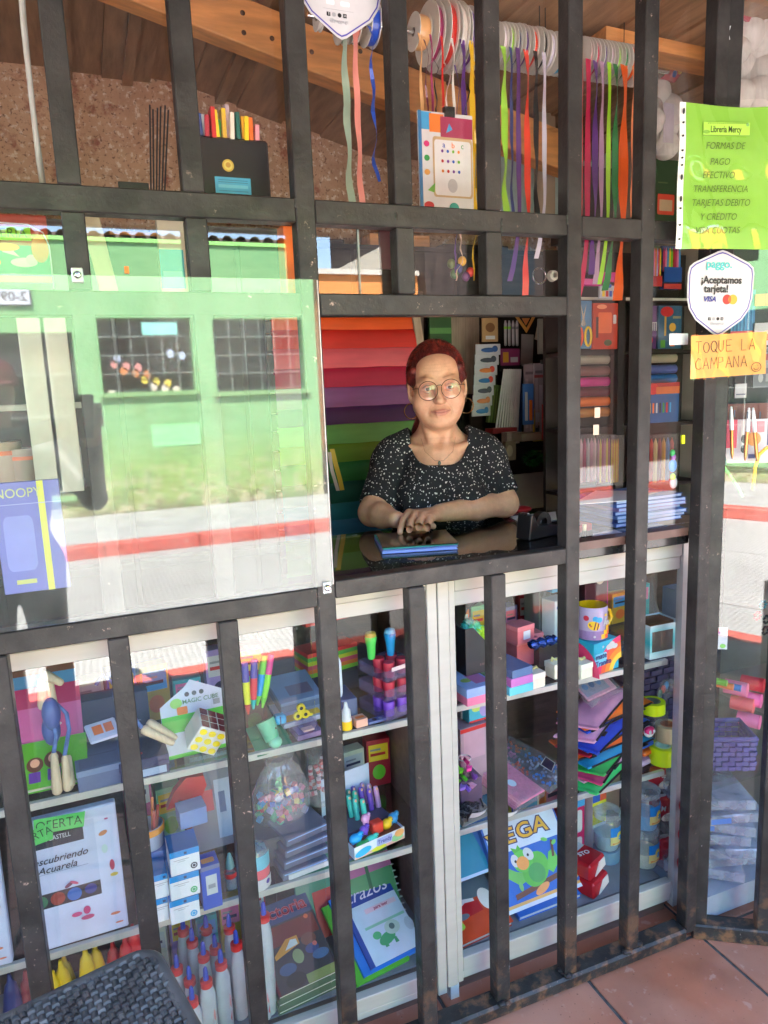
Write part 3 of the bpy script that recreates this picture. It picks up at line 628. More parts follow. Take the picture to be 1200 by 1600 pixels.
def build_body():
    B = SDF((-.31, -.27, -.50), (.31, .18, .145), .003)
    e = lambda c, r, k=.01, cut=False: B.ell(hp(*c), r, k, Rn, cut)
    # skull, face, jaw
    e((0, .014, .030), (.074, .092, .086), .01); e((0, -.022, -.040), (.063, .064, .088), .03)
    e((0, -.045, .045), (.058, .045, .05), .02)
    for s in (-1, 1):
        B.cap(hp(s*.050, .0, -.065), hp(s*.020, -.060, -.105), .022, .016, .03)
        e((s*.046, -.050, -.045), (.027, .026, .033), .02)                    # cheek
        e((s*.037, -.048, -.084), (.018, .022, .022), .02)                    # jowl
    e((0, -.072, -.108), (.026, .018, .019), .015)
    e((0, -.025, -.118), (.040, .036, .020), .02)                             # soft under-chin
    for s in (-1, 1):
        B.chain([hp(s*.010, -.084, .017), hp(s*.030, -.085, .023), hp(s*.052, -.068, .014)], [.009, .009, .008], .014)
        B.ell(hp(s*.031, -.097, -.001), (.017, .016, .0115), .012, Rn, True)
    # nose
    B.chain([hp(0, -.083, .012), hp(0, -.094, -.012), hp(0, -.106, -.036)], [.0075, .0085, .0105], .012)
    e((0, -.108, -.040), (.0105, .0095, .009), .008)
    for s in (-1, 1):
        e((s*.0125, -.097, -.042), (.0075, .0095, .0075), .006); B.ell(hp(s*.0065, -.107, -.0495), (.0035, .005, .003), .003, Rn, True)
        B.chain([hp(s*.019, -.095, -.046), hp(s*.029, -.089, -.063), hp(s*.034, -.081, -.080)], [.0028, .0036, .0026], .007, True)   # smile fold
        B.chain([hp(s*.018, -.088, -.016), hp(s*.031, -.086, -.021), hp(s*.044, -.077, -.016)], [.0015, .002, .0015], .006, True)   # under-eye crease
    # mouth
    e((0, -.081, -.077), (.026, .014, .015), .014)
    B.chain([hp(-.026, -.084, -.0715), hp(-.011, -.0945, -.0725), hp(0, -.0955, -.0735), hp(.011, -.0945, -.0725), hp(.026, -.084, -.0715)], [.0016, .0034, .0032, .0034, .0016], .004)
    B.chain([hp(-.024, -.084, -.076), hp(-.010, -.0935, -.0825), hp(.010, -.0935, -.0825), hp(.024, -.084, -.076)], [.0016, .0044, .0044, .0016], .004)
    B.chain([hp(-.034, -.081, -.0665), hp(-.015, -.0968, -.0760), hp(.015, -.0968, -.0760), hp(.034, -.081, -.0665)], [.0018, .0014, .0014, .0018], .003, True)
    # lids
    for s in (-1, 1):
        B.chain([hp(s*.016, -.086, .001), hp(s*.024, -.0925, .0068), hp(s*.034, -.0925, .0072), hp(s*.046, -.081, .000)], [.0022, .003, .003, .0024], .004)
        B.chain([hp(s*.016, -.086, -.002), hp(s*.026, -.090, -.0068), hp(s*.037, -.088, -.0062), hp(s*.046, -.081, -.001)], [.002, .0024, .0024, .002], .004)
        # ears
        ct = hp(s*.078, .006, -.012); re = Rn @ np.array(Matrix.Rotation(R(s*22), 3, 'Z') @ Matrix.Rotation(R(10), 3, 'X'))
        B.ell(ct, (.008, .019, .031), .006, re); B.ell(hp(s*.087, .000, -.008), (.005, .010, .017), .005, re, True); e((s*.075, -.002, -.040), (.006, .008, .010), .006)
    # neck and chest
    B.cap((0, .032, -.06), (0, .044, -.185), .050, .056, .025)
    for s in (-1, 1):
        B.cap((s*.042, .004, -.07), (s*.014, -.020, -.190), .010, .008, .020)
        B.cap((s*.014, -.028, -.188), (s*.085, .004, -.172), .008, .005, .018)
        B.cap((0, .060, -.140), (s*.112, .056, -.200), .030, .032, .04)
    B.ell((0, .048, -.33), (.130, .092, .18), .04); B.ell((0, .0, -.265), (.085, .055, .07), .04)
    # arms: her right (picture left) underneath, her left on top
    shR, elR = (-.148, .042, -.225), np.array([-.196, -.085, -.352]); wrR = L(.735, .415, 1.207)
    shL, elL = (.148, .042, -.225), np.array([.190, -.010, -.350]); wrL = L(.862, .398, 1.214)
    B.chain([shR, elR], [.044, .038], .03); B.chain([elR, .55*elR+.45*wrR, wrR], [.037, .033, .024], .02)
    B.chain([shL, elL], [.044, .038], .03); B.chain([elL, .55*elL+.45*wrL, wrL], [.037, .034, .025], .02)
    # hands (world points -> local). her left hand lies over her right wrist, fingers towards the viewer
    def hand(wr, kn, fingers, thumb, pr=.0155):
        wr = np.array(wr); K = [L(*p) for p in kn]
        for p in K: B.cap(wr*.92+p*.08, p, pr, .0115, .010)
        B.cap(K[0], K[-1], .0115, .0115, .008)
        for p, f in zip(K, fingers): B.chain([p]+[L(*q) for q in f], [.0108, .0100, .0088, .0074][:len(f)+1], .0018)
        B.chain([wr*.7+K[0]*.3]+[L(*q) for q in thumb], [.014, .0115, .0088], .006)
    hand(wrR, [(.792, .392, 1.192), (.795, .405, 1.193), (.798, .418, 1.193), (.800, .430, 1.190)],
         [[(.824, .396, 1.184), (.842, .398, 1.179)], [(.827, .410, 1.184), (.846, .412, 1.179)], [(.828, .424, 1.184), (.846, .426, 1.179)], [(.828, .438, 1.183), (.842, .440, 1.179)]],
         [(.780, .378, 1.186), (.798, .372, 1.180)])
    hand(wrL, [(.770, .396, 1.222), (.779, .374, 1.222), (.790, .353, 1.220), (.803, .335, 1.214)],
         [[(.741, .372, 1.210), (.724, .352, 1.194), (.718, .342, 1.184)], [(.752, .345, 1.210), (.737, .323, 1.194), (.732, .312, 1.184)], [(.766, .325, 1.209), (.755, .303, 1.194), (.750, .292, 1.184)], [(.784, .310, 1.203), (.774, .293, 1.191), (.770, .284, 1.183)]],
         [(.792, .415, 1.205), (.768, .424, 1.196)])
    V, Q = B.mesh()
    # skin colour with crease shade painted in: lips, cheeks, brows, lids, nails, a little darker arms
    H = V @ Rn          # head-frame coordinates
    base = np.array([.66, .36, .235]); col = np.tile(base, (len(V), 1))
    def blend(wt, c): col[:] = col*(1-wt[:, None])+np.array(c)*wt[:, None]
    def g(c, r): return np.exp(-(((H-np.array(c))/np.array(r))**2).sum(1))
    blend(.35*g((.045, -.06, -.045), (.03, .05, .03)), (.60, .24, .16)); blend(.35*g((-.045, -.06, -.045), (.03, .05, .03)), (.60, .24, .16))
    blend(.35*g((0, -.11, -.042), (.018, .03, .015)), (.58, .22, .15))
    mo = np.clip(1.15-np.abs(H[:, 2]+.0672-4.5*H[:, 0]**2)/(.0095*np.clip(1-(H[:, 0]/.031)**2, .02, 1)), 0, 1)*np.clip((.0315-np.abs(H[:, 0]))/.003, 0, 1)*(H[:, 1] < -.075)
    blend(np.clip(mo*1.8, 0, .8), (.52, .20, .165))
    blend(np.clip(1.6*np.exp(-((H[:, 2]+.0668-6*H[:, 0]**2)/.0013)**2), 0, .6)*(np.abs(H[:, 0]) < .027)*(H[:, 1] < -.08), (.22, .06, .05))
    for s in (-1, 1):
        xx = s*H[:, 0]; zz = .0275+.006*np.sin(np.clip((xx-.012)/.044, 0, 1)*2.4)-.0*xx
        bw = np.exp(-((H[:, 2]-zz)/.0022)**2)*np.clip((xx-.010)/.006, 0, 1)*np.clip((.056-xx)/.010, 0, 1)*(H[:, 1] < -.05); blend(.62*bw, (.23, .085, .05))
        lid = np.exp(-((H[:, 2]-.004)/.004)**2)*np.exp(-((xx-.031)/.014)**2)*(H[:, 1] < -.07); blend(.35*lid, (.33, .15, .11))
        blend(.3*np.exp(-(((xx-.032)/.017)**2+((H[:, 2]+.013)/.007)**2))*(H[:, 1] < -.06), (.45, .22, .16))
    for zl in (.047, .056, .064): blend(.22*np.exp(-((H[:, 2]-zl-.25*H[:, 0]**2)/.0013)**2)*(np.abs(H[:, 0]) < .038)*(H[:, 1] < -.05), (.36, .17, .11))  # forehead creases: shade put into the skin colour
    for s in (-1, 1):
        for (xa, za), (xb, zb) in (((.020, -.040), (.031, -.056)), ((.031, -.056), (.036, -.071)), ((.050, .001), (.060, -.004)), ((.050, -.003), (.059, -.011))):
            P0_ = np.array((xa, za)); D = np.array((xb, zb))-P0_; q_ = np.stack([s*H[:, 0], H[:, 2]], 1)-P0_; t_ = np.clip((q_@D)/(D@D), 0, 1); dd = np.linalg.norm(q_-t_[:, None]*D, axis=1)
            blend(.34*np.exp(-(dd/.0016)**2)*(H[:, 1] < -.04), (.36, .16, .10))  # smile folds and eye corners darkened, shade painted in
    blend(.25*np.exp(-((V[:, 2]+.150)/.0018)**2)*(np.abs(V[:, 0]) < .05)*(V[:, 1] < 0), (.40, .19, .12)); blend(.25*np.exp(-((V[:, 2]+.165+.3*V[:, 0]**2)/.0018)**2)*(np.abs(V[:, 0]) < .05)*(V[:, 1] < 0), (.40, .19, .12))  # neck creases get the same painted shade
    armw = np.clip((-.25-V[:, 2])/.05, 0, 1)*np.clip((-V[:, 1]-.0)/.05+np.abs(V[:, 0])/.2-.2, 0, 1)
    blend(.45*armw, (.60, .30, .18))
    for q in ((.718, .340, 1.189), (.732, .310, 1.189), (.750, .290, 1.189), (.770, .282, 1.188)):
        blend(.75*np.exp(-(((V-L(*q))/.0058)**2).sum(1)), (.62, .42, .36))
    return V, Q, col
V, Q, colr = build_body(); sdf_object('body', V, Q, SKIN, woman, colr)
# blouse
def floral():
    m, nt, b = new_mat('black_cloth_white_sprigs'); Lk = nt.links; tc = N(nt, 'ShaderNodeTexCoord')
    def vor(scale, loc, thr):
        mp = N(nt, 'ShaderNodeMapping'); mp.inputs['Location'].default_value = loc; mp.inputs['Scale'].default_value = (1.15, .9, 1); Lk.new(tc.outputs['Object'], mp.inputs[0])
        wn = N(nt, 'ShaderNodeTexNoise'); wn.inputs['Scale'].default_value = 150; Lk.new(mp.outputs[0], wn.inputs['Vector'])
        ad = N(nt, 'ShaderNodeVectorMath', operation='MULTIPLY_ADD'); ad.inputs[1].default_value = (.003, .003, .003); Lk.new(wn.outputs[1], ad.inputs[0]); Lk.new(mp.outputs[0], ad.inputs[2])
        v = N(nt, 'ShaderNodeTexVoronoi'); v.inputs['Scale'].default_value = scale; Lk.new(ad.outputs[0], v.inputs['Vector'])
        l = N(nt, 'ShaderNodeMath', operation='LESS_THAN'); l.inputs[1].default_value = thr; Lk.new(v.outputs['Distance'], l.inputs[0]); return l.outputs[0]
    a, c = vor(88, (0, 0, 0), .215), vor(104, (.31, .12, .07), .16)
    mxx = N(nt, 'ShaderNodeMath', operation='MAXIMUM'); Lk.new(a, mxx.inputs[0]); Lk.new(c, mxx.inputs[1])
    mx = N(nt, 'ShaderNodeMix', data_type='RGBA'); Lk.new(mxx.outputs[0], mx.inputs[0]); mx.inputs[6].default_value = (.008, .008, .012, 1); mx.inputs[7].default_value = (.66, .63, .62, 1); Lk.new(mx.outputs[2], b.inputs['Base Color']); b.inputs['Roughness'].default_value = .85
    n = N(nt, 'ShaderNodeTexNoise'); n.inputs['Scale'].default_value = 26; n.inputs['Detail'].default_value = 4; Lk.new(tc.outputs['Object'], n.inputs['Vector'])
    bp = N(nt, 'ShaderNodeBump'); bp.inputs['Strength'].default_value = .6; bp.inputs['Distance'].default_value = .012; Lk.new(n.outputs[0], bp.inputs['Height']); Lk.new(bp.outputs[0], b.inputs['Normal']); return m
FLORAL = floral()
def build_blouse():
    B = SDF((-.33, -.25, -.52), (.33, .20, -.08), .0035)
    B.ell((0, .048, -.34), (.150, .115, .20), .04); B.ell((0, .045, -.46), (.146, .10, .12), .04)
    for s in (-1, 1):
        B.ell((s*.070, -.042, -.332), (.068, .068, .072), .045)
        B.cap((0, .058, -.132), (s*.122, .052, -.190), .048, .052, .04)
        B.ell((s*.148, .040, -.220), (.054, .058, .060), .03)
    B.ell((0, -.005, -.265), (.095, .066, .08), .04)
    elR = np.array([-.188, -.066, -.338]); elL = np.array([.186, -.004, -.332])
    B.chain([(-.150, .038, -.235), elR], [.054, .051], .02); B.chain([(.150, .038, -.235), elL], [.054, .051], .02)
    # sleeve hems: cut square across the arm, then the scooped neckline
    for e0, sh in ((elR, np.array((-.152, .036, -.25))), (elL, np.array((.152, .036, -.25)))):
        d = (e0-sh)/np.linalg.norm(e0-sh); B.put(lambda P, e0=e0, d=d: np.maximum(-((P-(e0-d*.004))@d), np.linalg.norm(P-e0, axis=-1)-.085), e0-.085, e0+.085, .004, True)
    def neck(P):
        x = np.abs(P[..., 0]-.002); z = P[..., 2]; y = P[..., 1]
        qx = x-.078-.008*np.clip((z+.20)/.07, 0, 1); qz = -(z+.226)
        d = np.hypot(np.maximum(qx+.050, 0), np.maximum(qz+.050, 0))-.050+np.minimum(np.maximum(qx+.050, qz+.050), 0)
        return np.maximum(d, y-.05)
    B.put(neck, (-.12, -.25, -.26), (.12, .06, -.08), .004, True)
    B.put(lambda P: np.maximum(np.hypot(P[..., 0], P[..., 1]-.05)-.088, -(P[..., 2]+.160)), (-.10, -.06, -.17), (.10, .15, -.08), .006, True)
    return B.mesh()
V, Q = build_blouse(); sdf_object('blouse', V, Q, FLORAL, woman)
# hair: pulled back from the forehead, gathered low behind
HAIR = mat('dark_red_hair', (.085, .012, .012), .36, var=.55, scale=55, stretch=(2.2, .35, 1.6), bump=.8, bscale=90, col2=(.26, .035, .025), mixs=(.52, .66))
def build_hair():
    B = SDF((-.12, -.12, -.30), (.12, .17, .15), .003)
    B.ell(hp(0, .018, .036), (.0825, .101, .0955), .01, Rn); B.ell(hp(0, .06, .0), (.070, .065, .080), .02, Rn)
    for s in (-1, 1): B.chain([hp(s*.066, -.045, .050), hp(s*.074, -.022, .022), hp(s*.074, .03, .004)], [.010, .009, .014], .014)
    B.ell(hp(0, -.112, -.020), (.0695, .098, .098), .010, Rn, True); B.ell(hp(0, -.055, -.085), (.090, .100, .085), .006, Rn, True)
    for s in (-1, 1): B.ell(hp(s*.086, -.004, -.010), (.016, .022, .030), .004, Rn, True)
    B.ell(hp(-.01, .115, -.02), (.036, .03, .036), .02, Rn)
    B.chain([hp(-.015, .115, -.03), np.array((-.045, .10, -.14)), np.array((-.075, .055, -.215))], [.030, .030, .018], .02)
    return B.mesh()
V, Q = build_hair(); hair_o = sdf_object('hair', V, Q, HAIR, woman)
rh = random.Random(11); STR2 = mat('hair_strand_bright', (.36, .05, .035), .34, var=.5, scale=40); STR = mat('hair_strand', (.15, .018, .015), .34, var=.6, scale=40); b = MB(Rh.to_4x4()); hc_ = Vector((0, .018, .034)); hr_ = (.0835, .102, .0955)
for k in range(420):
    a = R(rh.uniform(-108, 108)); d0 = Vector((math.sin(a), -.60-.1*math.cos(a), max(.02, math.cos(a)*1.02)+.10)).normalized(); d1 = Vector((rh.uniform(-.25, .1), 1, rh.uniform(-.5, -.05))).normalized(); pts = []
    lift = rh.uniform(.995, 1.03); sm = STR if k % 3 else STR2
    for j in range(9):
        t = j/8*rh.uniform(.97, 1); d = (d0*(1-t)+d1*t).normalized(); q = 1/math.sqrt((d.x/hr_[0])**2+(d.y/hr_[1])**2+(d.z/hr_[2])**2); pts.append(hc_+d*q*(lift if j else .985))
    b.tube(pts, [.0006, .0011, .0012, .0012, .0012, .0012, .0011, .001, .0006], sm, 4, caps=False)
b.build('hair_strands', woman, kind='stuff')
MHD = Rh.to_4x4()
EYEW = mat('eye_white', (.66, .62, .58), .15); IRIS = mat('dark_brown_iris', (.035, .018, .01), .08)
for s in (-1, 1):
    b = MB(MHD); b.ell((s*.031, -.0785, 0), (.0125, .0125, .0125), EYEW, 20, 14); ey = b.build('eye', woman)
    b = MB(MHD @ Matrix.Translation((s*.0305, -.0912, .0005)) @ FRONT); b.lathe([(0, .0006), (.0025, .0005), (.0055, -.0003), (.0058, -.001)], IRIS, 18); b.build('iris', ey)
gl = bpy.data.objects.new('glasses', None); COL.objects.link(gl); gl.parent = woman
RIM = mat('bronze_wire', (.12, .07, .04), .3, .8); LENS = clear('spectacle_lens', .05, (.94, .85, .83))
MG = MHD @ Matrix.Translation((0, -.1135, -.004)) @ Matrix.Rotation(R(-6), 4, 'X')
lp = circ(0, 0, .0262, .0245, 32)
for s in (-1, 1):
    b = MB(MG); pts = [(s*.0315+x, 0, y+(.003 if y > 0 else 0)) for x, y in lp]; b.tube(pts+[pts[0]], .0011, RIM, 6, caps=False); b.build('rim', gl)
    b = MB(MG @ Matrix.Translation((s*.0315, .0006, 0)) @ FRONT)
    rr = [(0, .0016), (.008, .0014), (.016, .0009), (.0240, 0)]; b.lathe(rr, LENS, 28); b.build('lens', gl)
    b = MB(MG); b.tube([(s*.057, .001, .010), (s*.066, .010, .011), (s*.074, .045, .010), (s*.079, .105, .005)], .0011, RIM, 6); b.build('temple', gl)
b = MB(MG); b.tube([(-.0075, 0, .012), (-.004, -.001, .0145), (.004, -.001, .0145), (.0075, 0, .012)], .0011, RIM, 6); b.build('bridge', gl)
for s in (-1, 1):
    b = MB(MHD); b.tube([(s*.0805+.0*k, .000+.020*math.sin(2*math.pi*k/28), -.066+.022*math.cos(2*math.pi*k/28)) if False else (s*.0805+.020*math.sin(2*math.pi*k/28), -.004, -.066+.022*math.cos(2*math.pi*k/28)) for k in range(29)], .0017, mat('gold_hoop', (.62, .40, .17), .25, 1), 6, caps=False); b.build('hoop_earring', woman)
b = MB(); b.tube([(.050, -.008, -.150), (.040, -.044, -.188), (.012, -.066, -.212), (-.012, -.066, -.211), (-.04, -.044, -.186), (-.050, -.008, -.150)], .0005, CHROME, 5); nk = b.build('necklace', woman)
b = MB(); b.ell((0, -.071, -.218), (.0045, .002, .007), mat('dark_pendant', (.08, .10, .09), .3, .5), 10, 8); b.build('pendant', nk)
# stockinged lower body behind the counter, standing on the floor
TR = mat('dark_trousers', (.015, .015, .02), .9, var=.3)
b = MB(); b.tube([(0, .05, -.46), (0, .05, -.60), (0, .06, -.75)], [.15, .165, .16], TR, 18, flat=.75); 
for s in (-1, 1): b.tube([(s*.08, .06, -.72), (s*.085, .06, -1.1), (s*.09, .06, -1.50)], [.085, .065, .05], TR, 14)
b.build('trousers', woman)
for s in (-1, 1):
    b = MB(); b.ell((s*.09, .02, -1.53), (.045, .11, .034), BLACKP, 14, 8); b.build('shoe', woman)
# ================================================================== GOODS IN THE CASE
def X(px, Y, z):
    """x of the point at depth Y and height z that the photograph shows in column px"""
    k = (px-600)/FPX; q0 = Vector((0, Y, z))-CAM; a = CR-CF*k; return -(q0.dot(a))/a.x
def on(px, Y, z): return Vector((X(px, Y, z), Y, z))
ZA, ZAr, ZB, ZBr, ZF = SA-.002, SA+.004, SB-.002, SB+.004, .0945
def book(label, M, w, h, t, cover, shapes=None, cat='book', name='book', group=None, pages=PAGES, spiral=None, back=None):
    """M: corner of the back cover; x across, y up the cover, z towards the reader"""
    o = thing(name, label, cat, M, group); c = .0012
    b = MB(); b.box((0, 0, t-c), (w, h, t), cover, bev=.0004); b.build('front_cover', o, smooth=False)
    b = MB(); b.box((0, 0, 0), (w, h, c), back or cover, bev=.0004); b.build('back_cover', o, smooth=False)
    if spiral is None: b = MB(); b.box((-.0012, 0, 0), (0, h, t), cover); b.build('spine', o, smooth=False)
    b = MB(); b.box((.0008, .003, c), (w-.003, h-.003, t-c), pages); b.build('page_block', o, smooth=False)
    if shapes: prints(shapes, Matrix.Translation((0, 0, t)), o, 'cover_print')
    if spiral:
        b = MB(); k = 0; y = .008
        while y < h-.006: b.tube([(-.002+.005*math.cos(a), y, t/2+(t/2+.003)*math.sin(a)) for a in [i*math.pi/5 for i in range(11)]], .0008, spiral, 5, caps=False); y += .009
        b.build('spiral', o)
    return o
def carton(label, M, sx, sy, sz, m, front=None, top=None, side=None, name='carton', cat='box', group=None, lid=None, bev=.0008):
    """M: middle of the base; front faces -y"""
    o = thing(name, label, cat, M, group)
    b = MB(); b.box((-sx/2, -sy/2, 0), (sx/2, sy/2, sz), m, bev=bev); b.build('box', o, smooth=False)
    if lid: b = MB(); b.box((-sx/2-.0012, -sy/2-.0012, sz-lid[0]), (sx/2+.0012, sy/2+.0012, sz+.001), lid[1], bev=.001); b.build('lid', o, smooth=False)
    if front: prints(front, Matrix.Translation((-sx/2, -sy/2-(.0014 if lid else 0), 0)) @ FRONT, o, 'front_print')
    if top: prints(top, Matrix.Translation((-sx/2, -sy/2, sz+(.001 if lid else 0))), o, 'top_print')
    if side: prints(side, Matrix.Translation((-sx/2, sy/2, 0)) @ frame((0, 0, 0), (0, -1, 0), (0, 0, 1)), o, 'side_print')
    return o
def faceM(sx, sy, z=0): return Matrix.Translation((-sx/2, -sy/2-.0006, z)) @ FRONT
WH = C(204, 206, 210); BK = C(30, 30, 34); NAVY = C(32, 44, 92); RED = C(196, 40, 40); ORG = C(240, 120, 36); YEL = C(246, 208, 40); LIME = C(120, 205, 50); GRN = C(40, 150, 70)
SKYB = C(70, 160, 222); BLU = C(40, 90, 190); PNK = C(238, 130, 170); MAG = C(205, 40, 110); PUR = C(110, 60, 160); LIL = C(176, 160, 216); TEAL = C(50, 180, 175); CYAN = C(30, 165, 210); GREY = C(150, 152, 160); PEACH = C(240, 176, 140); BRN = C(110, 66, 44)
def tilt(px, Y, z, rx, rz=0): return TP(on(px, Y, z), rz) @ Matrix.Rotation(R(rx), 4, 'X')

# --- upper shelf, left part
b1 = book('lime green picture book at the front of three leaning books', tilt(24, .16, ZA+.002, 42), .14, .10, .022, C(96, 176, 40), [(circ(.04, .05, .016), BRN), (circ(.075, .055, .018), BRN), (circ(.075, .058, .010), PEACH), (circ(.04, .053, .009), PEACH), (rect(.028, .012, .05, .034), PUR), (rect(.063, .012, .088, .036), PUR)])
b2 = book('magenta picture book leaning behind the lime green one', tilt(10, .235, ZA+.075, 58), .15, .115, .014, C(206, 90, 150), [(rect(0, .072, .15, .115), C(180, 32, 92)), (circ(.09, .03, .02, .006), WH)])
text('A', b2, Matrix.Translation((.085, .09, .0148)), .03, WH, bold=.02); text('MAS', b2, Matrix.Translation((.09, .062, .0148)), .014, WH, bold=.02)
book('blue and brown picture book at the back of the leaning books', tilt(2, .30, ZA+.17, 66), .15, .13, .014, C(70, 140, 200), [(rect(0, .03, .15, .05), BRN), (rect(.03, .06, .13, .075), C(200, 120, 80)), (rect(0, .085, .15, .10), YEL), (circ(.06, .11, .02, .012), PEACH), (rect(0, .122, .15, .13), BLU)])
def skip_rope(label, pts, ropes):
    o = thing('skipping_rope', label, 'skipping rope', pts[0][0], 'skipping ropes with wooden handles'); O = Vector(pts[0][0])
    for p, q in pts:
        p, q = Vector(p)-O, Vector(q)-O; d = q-p; b = MB()
        b.tube([p, p+d*.05, p+d*.15, p+d*.6, p+d*.93, q], [.006, .0095, .0105, .0085, .007, .0045], PINE, 12); b.build('handle', o)
    for rp in ropes: b = MB(); b.tube([Vector(p)-O for p in rp], .0042, mat('blue_cord', (.09, .16, .42), .7, var=.4, scale=60), 8); b.build('cord', o)
    b = MB(); b.ell(Vector(ropes[0][len(ropes[0])//2])-O, (.018, .02, .034), C(70, 90, 160), 12, 8); b.build('sleeve', o); return o
P_ = lambda px, py, Y: at(px, py, Y)
skip_rope('skipping rope with pale wooden handles standing beside the lime book', [(on(90, .135, ZA+.002), P_(84, 1176, .15)), (on(107, .14, ZA+.002), P_(101, 1180, .155)), (P_(110, 1230, .14), P_(106, 1180, .17))],
          [[P_(84, 1176, .15), P_(88, 1150, .15), P_(80, 1115, .16), P_(76, 1090, .17)], [P_(101, 1180, .155), P_(108, 1140, .15), P_(104, 1115, .16), P_(90, 1100, .17), P_(76, 1120, .17)]])
skip_rope('skipping rope with handles hanging upside down under the top rail', [(P_(68, 1108, .17), P_(64, 1060, .17)), (P_(82, 1106, .17), P_(77, 1058, .18)), (P_(66, 1052, .16), P_(98, 1068, .14))], [[P_(68, 1110, .17), P_(72, 1128, .17), P_(80, 1140, .18), P_(82, 1110, .17)]])
skip_rope('skipping rope whose wooden handles point at the yellow puzzle cube', [(P_(222, 1138, .15), P_(272, 1162, .135)), (P_(230, 1128, .16), P_(276, 1154, .15))], [[P_(222, 1137, .15), P_(214, 1128, .15), P_(205, 1112, .16), P_(190, 1085, .18), P_(175, 1065, .2), P_(160, 1055, .2), P_(150, 1070, .2)]])
o = carton('grey blue hardback case lying at the shelf edge', TP(on(157, .19, ZA), .06), .092, .13, .045, C(92, 104, 140), top=[(rect(.006, .006, .086, .124), C(104, 116, 150)), (rect(.01, .06, .082, .0615), C(70, 80, 110))], name='pencil_case', cat='pencil case', lid=(.012, C(112, 130, 165)))
o = carton('navy hardback case with a red and white label', TP(on(222, .20, ZA), .04), .098, .15, .042, C(26, 38, 84), front=[(rect(.006, .004, .092, .02), C(150, 170, 200))], top=[(rect(.03, .02, .045, .055), WH), (circ(.043, .028, .006), RED)], name='pencil_case', cat='pencil case', lid=(.020, C(30, 42, 88)))
o = carton('second navy case standing behind the grey blue one', TP(on(180, .33, ZA), .02) , .16, .05, .12, C(36, 50, 92), front=[(rect(.02, .05, .14, .052), C(120, 130, 160))], name='pencil_case', cat='pencil case')
o = thing('sachet', 'small white sachet with orange print lying on the cases', 'sachet', TP(P_(160, 1143, .20), .3) @ Matrix.Rotation(R(35), 4, 'X'))
b = MB(); b.box((-.032, -.024, 0), (.032, .024, .007), C(190, 200, 232), bev=.003); b.build('pouch', o, smooth=False); prints([(rect(-.02, -.008, .0, .014), ORG), (rect(.004, -.008, .022, .014), C(214, 120, 80))], Matrix.Translation((0, 0, .0075)), o)
# puzzle cube on its card
MC = TP(on(310, .175, ZA+.004), .05) @ Matrix.Rotation(R(-12), 4, 'X')
o = thing('puzzle_pack', 'puzzle cube blister pack with green and white card', 'puzzle', MC)
b = MB(FRONT); b.prism([(-.07, 0), (.07, 0), (.07, .13), (.02, .155), (.0, .165), (-.015, .15), (-.07, .115)], 0, .0012, C(200, 204, 226)); b.build('card', o, smooth=False)
prints([(rect(-.0695, .0, .0695, .008), C(90, 200, 60)), (rect(-.0695, .055, .0695, .092), C(70, 190, 40))]+[(circ(-.01+.016*k, .134, .0052), C(70, 74, 84)) for k in range(3)]+[(circ(-.035, .118, .013, .011), C(150, 200, 100)), (rrect(-.035, .092, -.012, .109, .003), ORG), (rect(.045, .10, .06, .112), GREY)], Matrix.Translation((0, -.0013, 0)) @ FRONT, o, 'card_print')
text('MAGIC CUBE', o, Matrix.Translation((.018, -.0022, .118)) @ FRONT, .0135, C(96, 130, 90), bold=.01)
MQ = Matrix.Translation((.014, -.052, .056)) @ Euler((R(32), R(28), R(10))).to_matrix().to_4x4(); hc = .032
cu = bpy.data.objects.new('puzzle_cube', None); COL.objects.link(cu); cu.parent = o; cu.matrix_local = MQ
b = MB(); b.box((-hc, -hc, -hc), (hc, hc, hc), C(222, 222, 214), bev=.002); b.build('cube_body', cu, smooth=False)
for i in range(3):
    for j in range(3):
        u, v = (i-1)*.0205, (j-1)*.0205
        MB().prism(circ(u, v, .0082, .0074, 12), 0, .001, C(246, 222, 20), Matrix.Translation((0, -hc-.0002, 0)) @ FRONT).build('sticker', cu, smooth=False)
        MB().prism(rrect(u-.0085, v-.0085, u+.0085, v+.0085, .0015, 3), 0, .001, C(120, 36, 44), Matrix.Translation((0, 0, hc+.0002))).build('sticker', cu, smooth=False)
# jumbo two-tone markers hanging as a set
def marker(label, p, q, c1, c2, c3, r=.0082):
    O = Vector(p); d = Vector(q)-O; o = thing('jumbo_marker', label, 'marker', O, 'jumbo two tone markers')
    MB().tube([d*0, d*.36, d*.37], [r*.9, r, r], c1, 12).build('cap', o); MB().tube([d*.37, d*.62, d*.8], [r, r*.98, r*.85], c2, 12).build('barrel', o); MB().tube([d*.8, d*.93, d], [r*.85, r*.5, .002], c3, 12).build('tip', o); return o
marker('jumbo marker with purple cap and yellow barrel, leftmost of four', P_(382, 1035, .16), P_(388, 1116, .15), C(84, 70, 160), C(226, 228, 30), RED)
marker('jumbo marker with purple cap and red barrel', P_(397, 1030, .16), P_(396, 1108, .15), C(84, 70, 160), C(222, 50, 60), TEAL)
marker('jumbo marker with lime cap and sky blue barrel', P_(413, 1024, .17), P_(402, 1102, .16), LIME, C(20, 150, 225), LIME)
marker('jumbo marker with pink cap and lime barrel, rightmost of four', P_(424, 1022, .17), P_(410, 1106, .16), C(230, 60, 140), C(140, 225, 40), LIME)
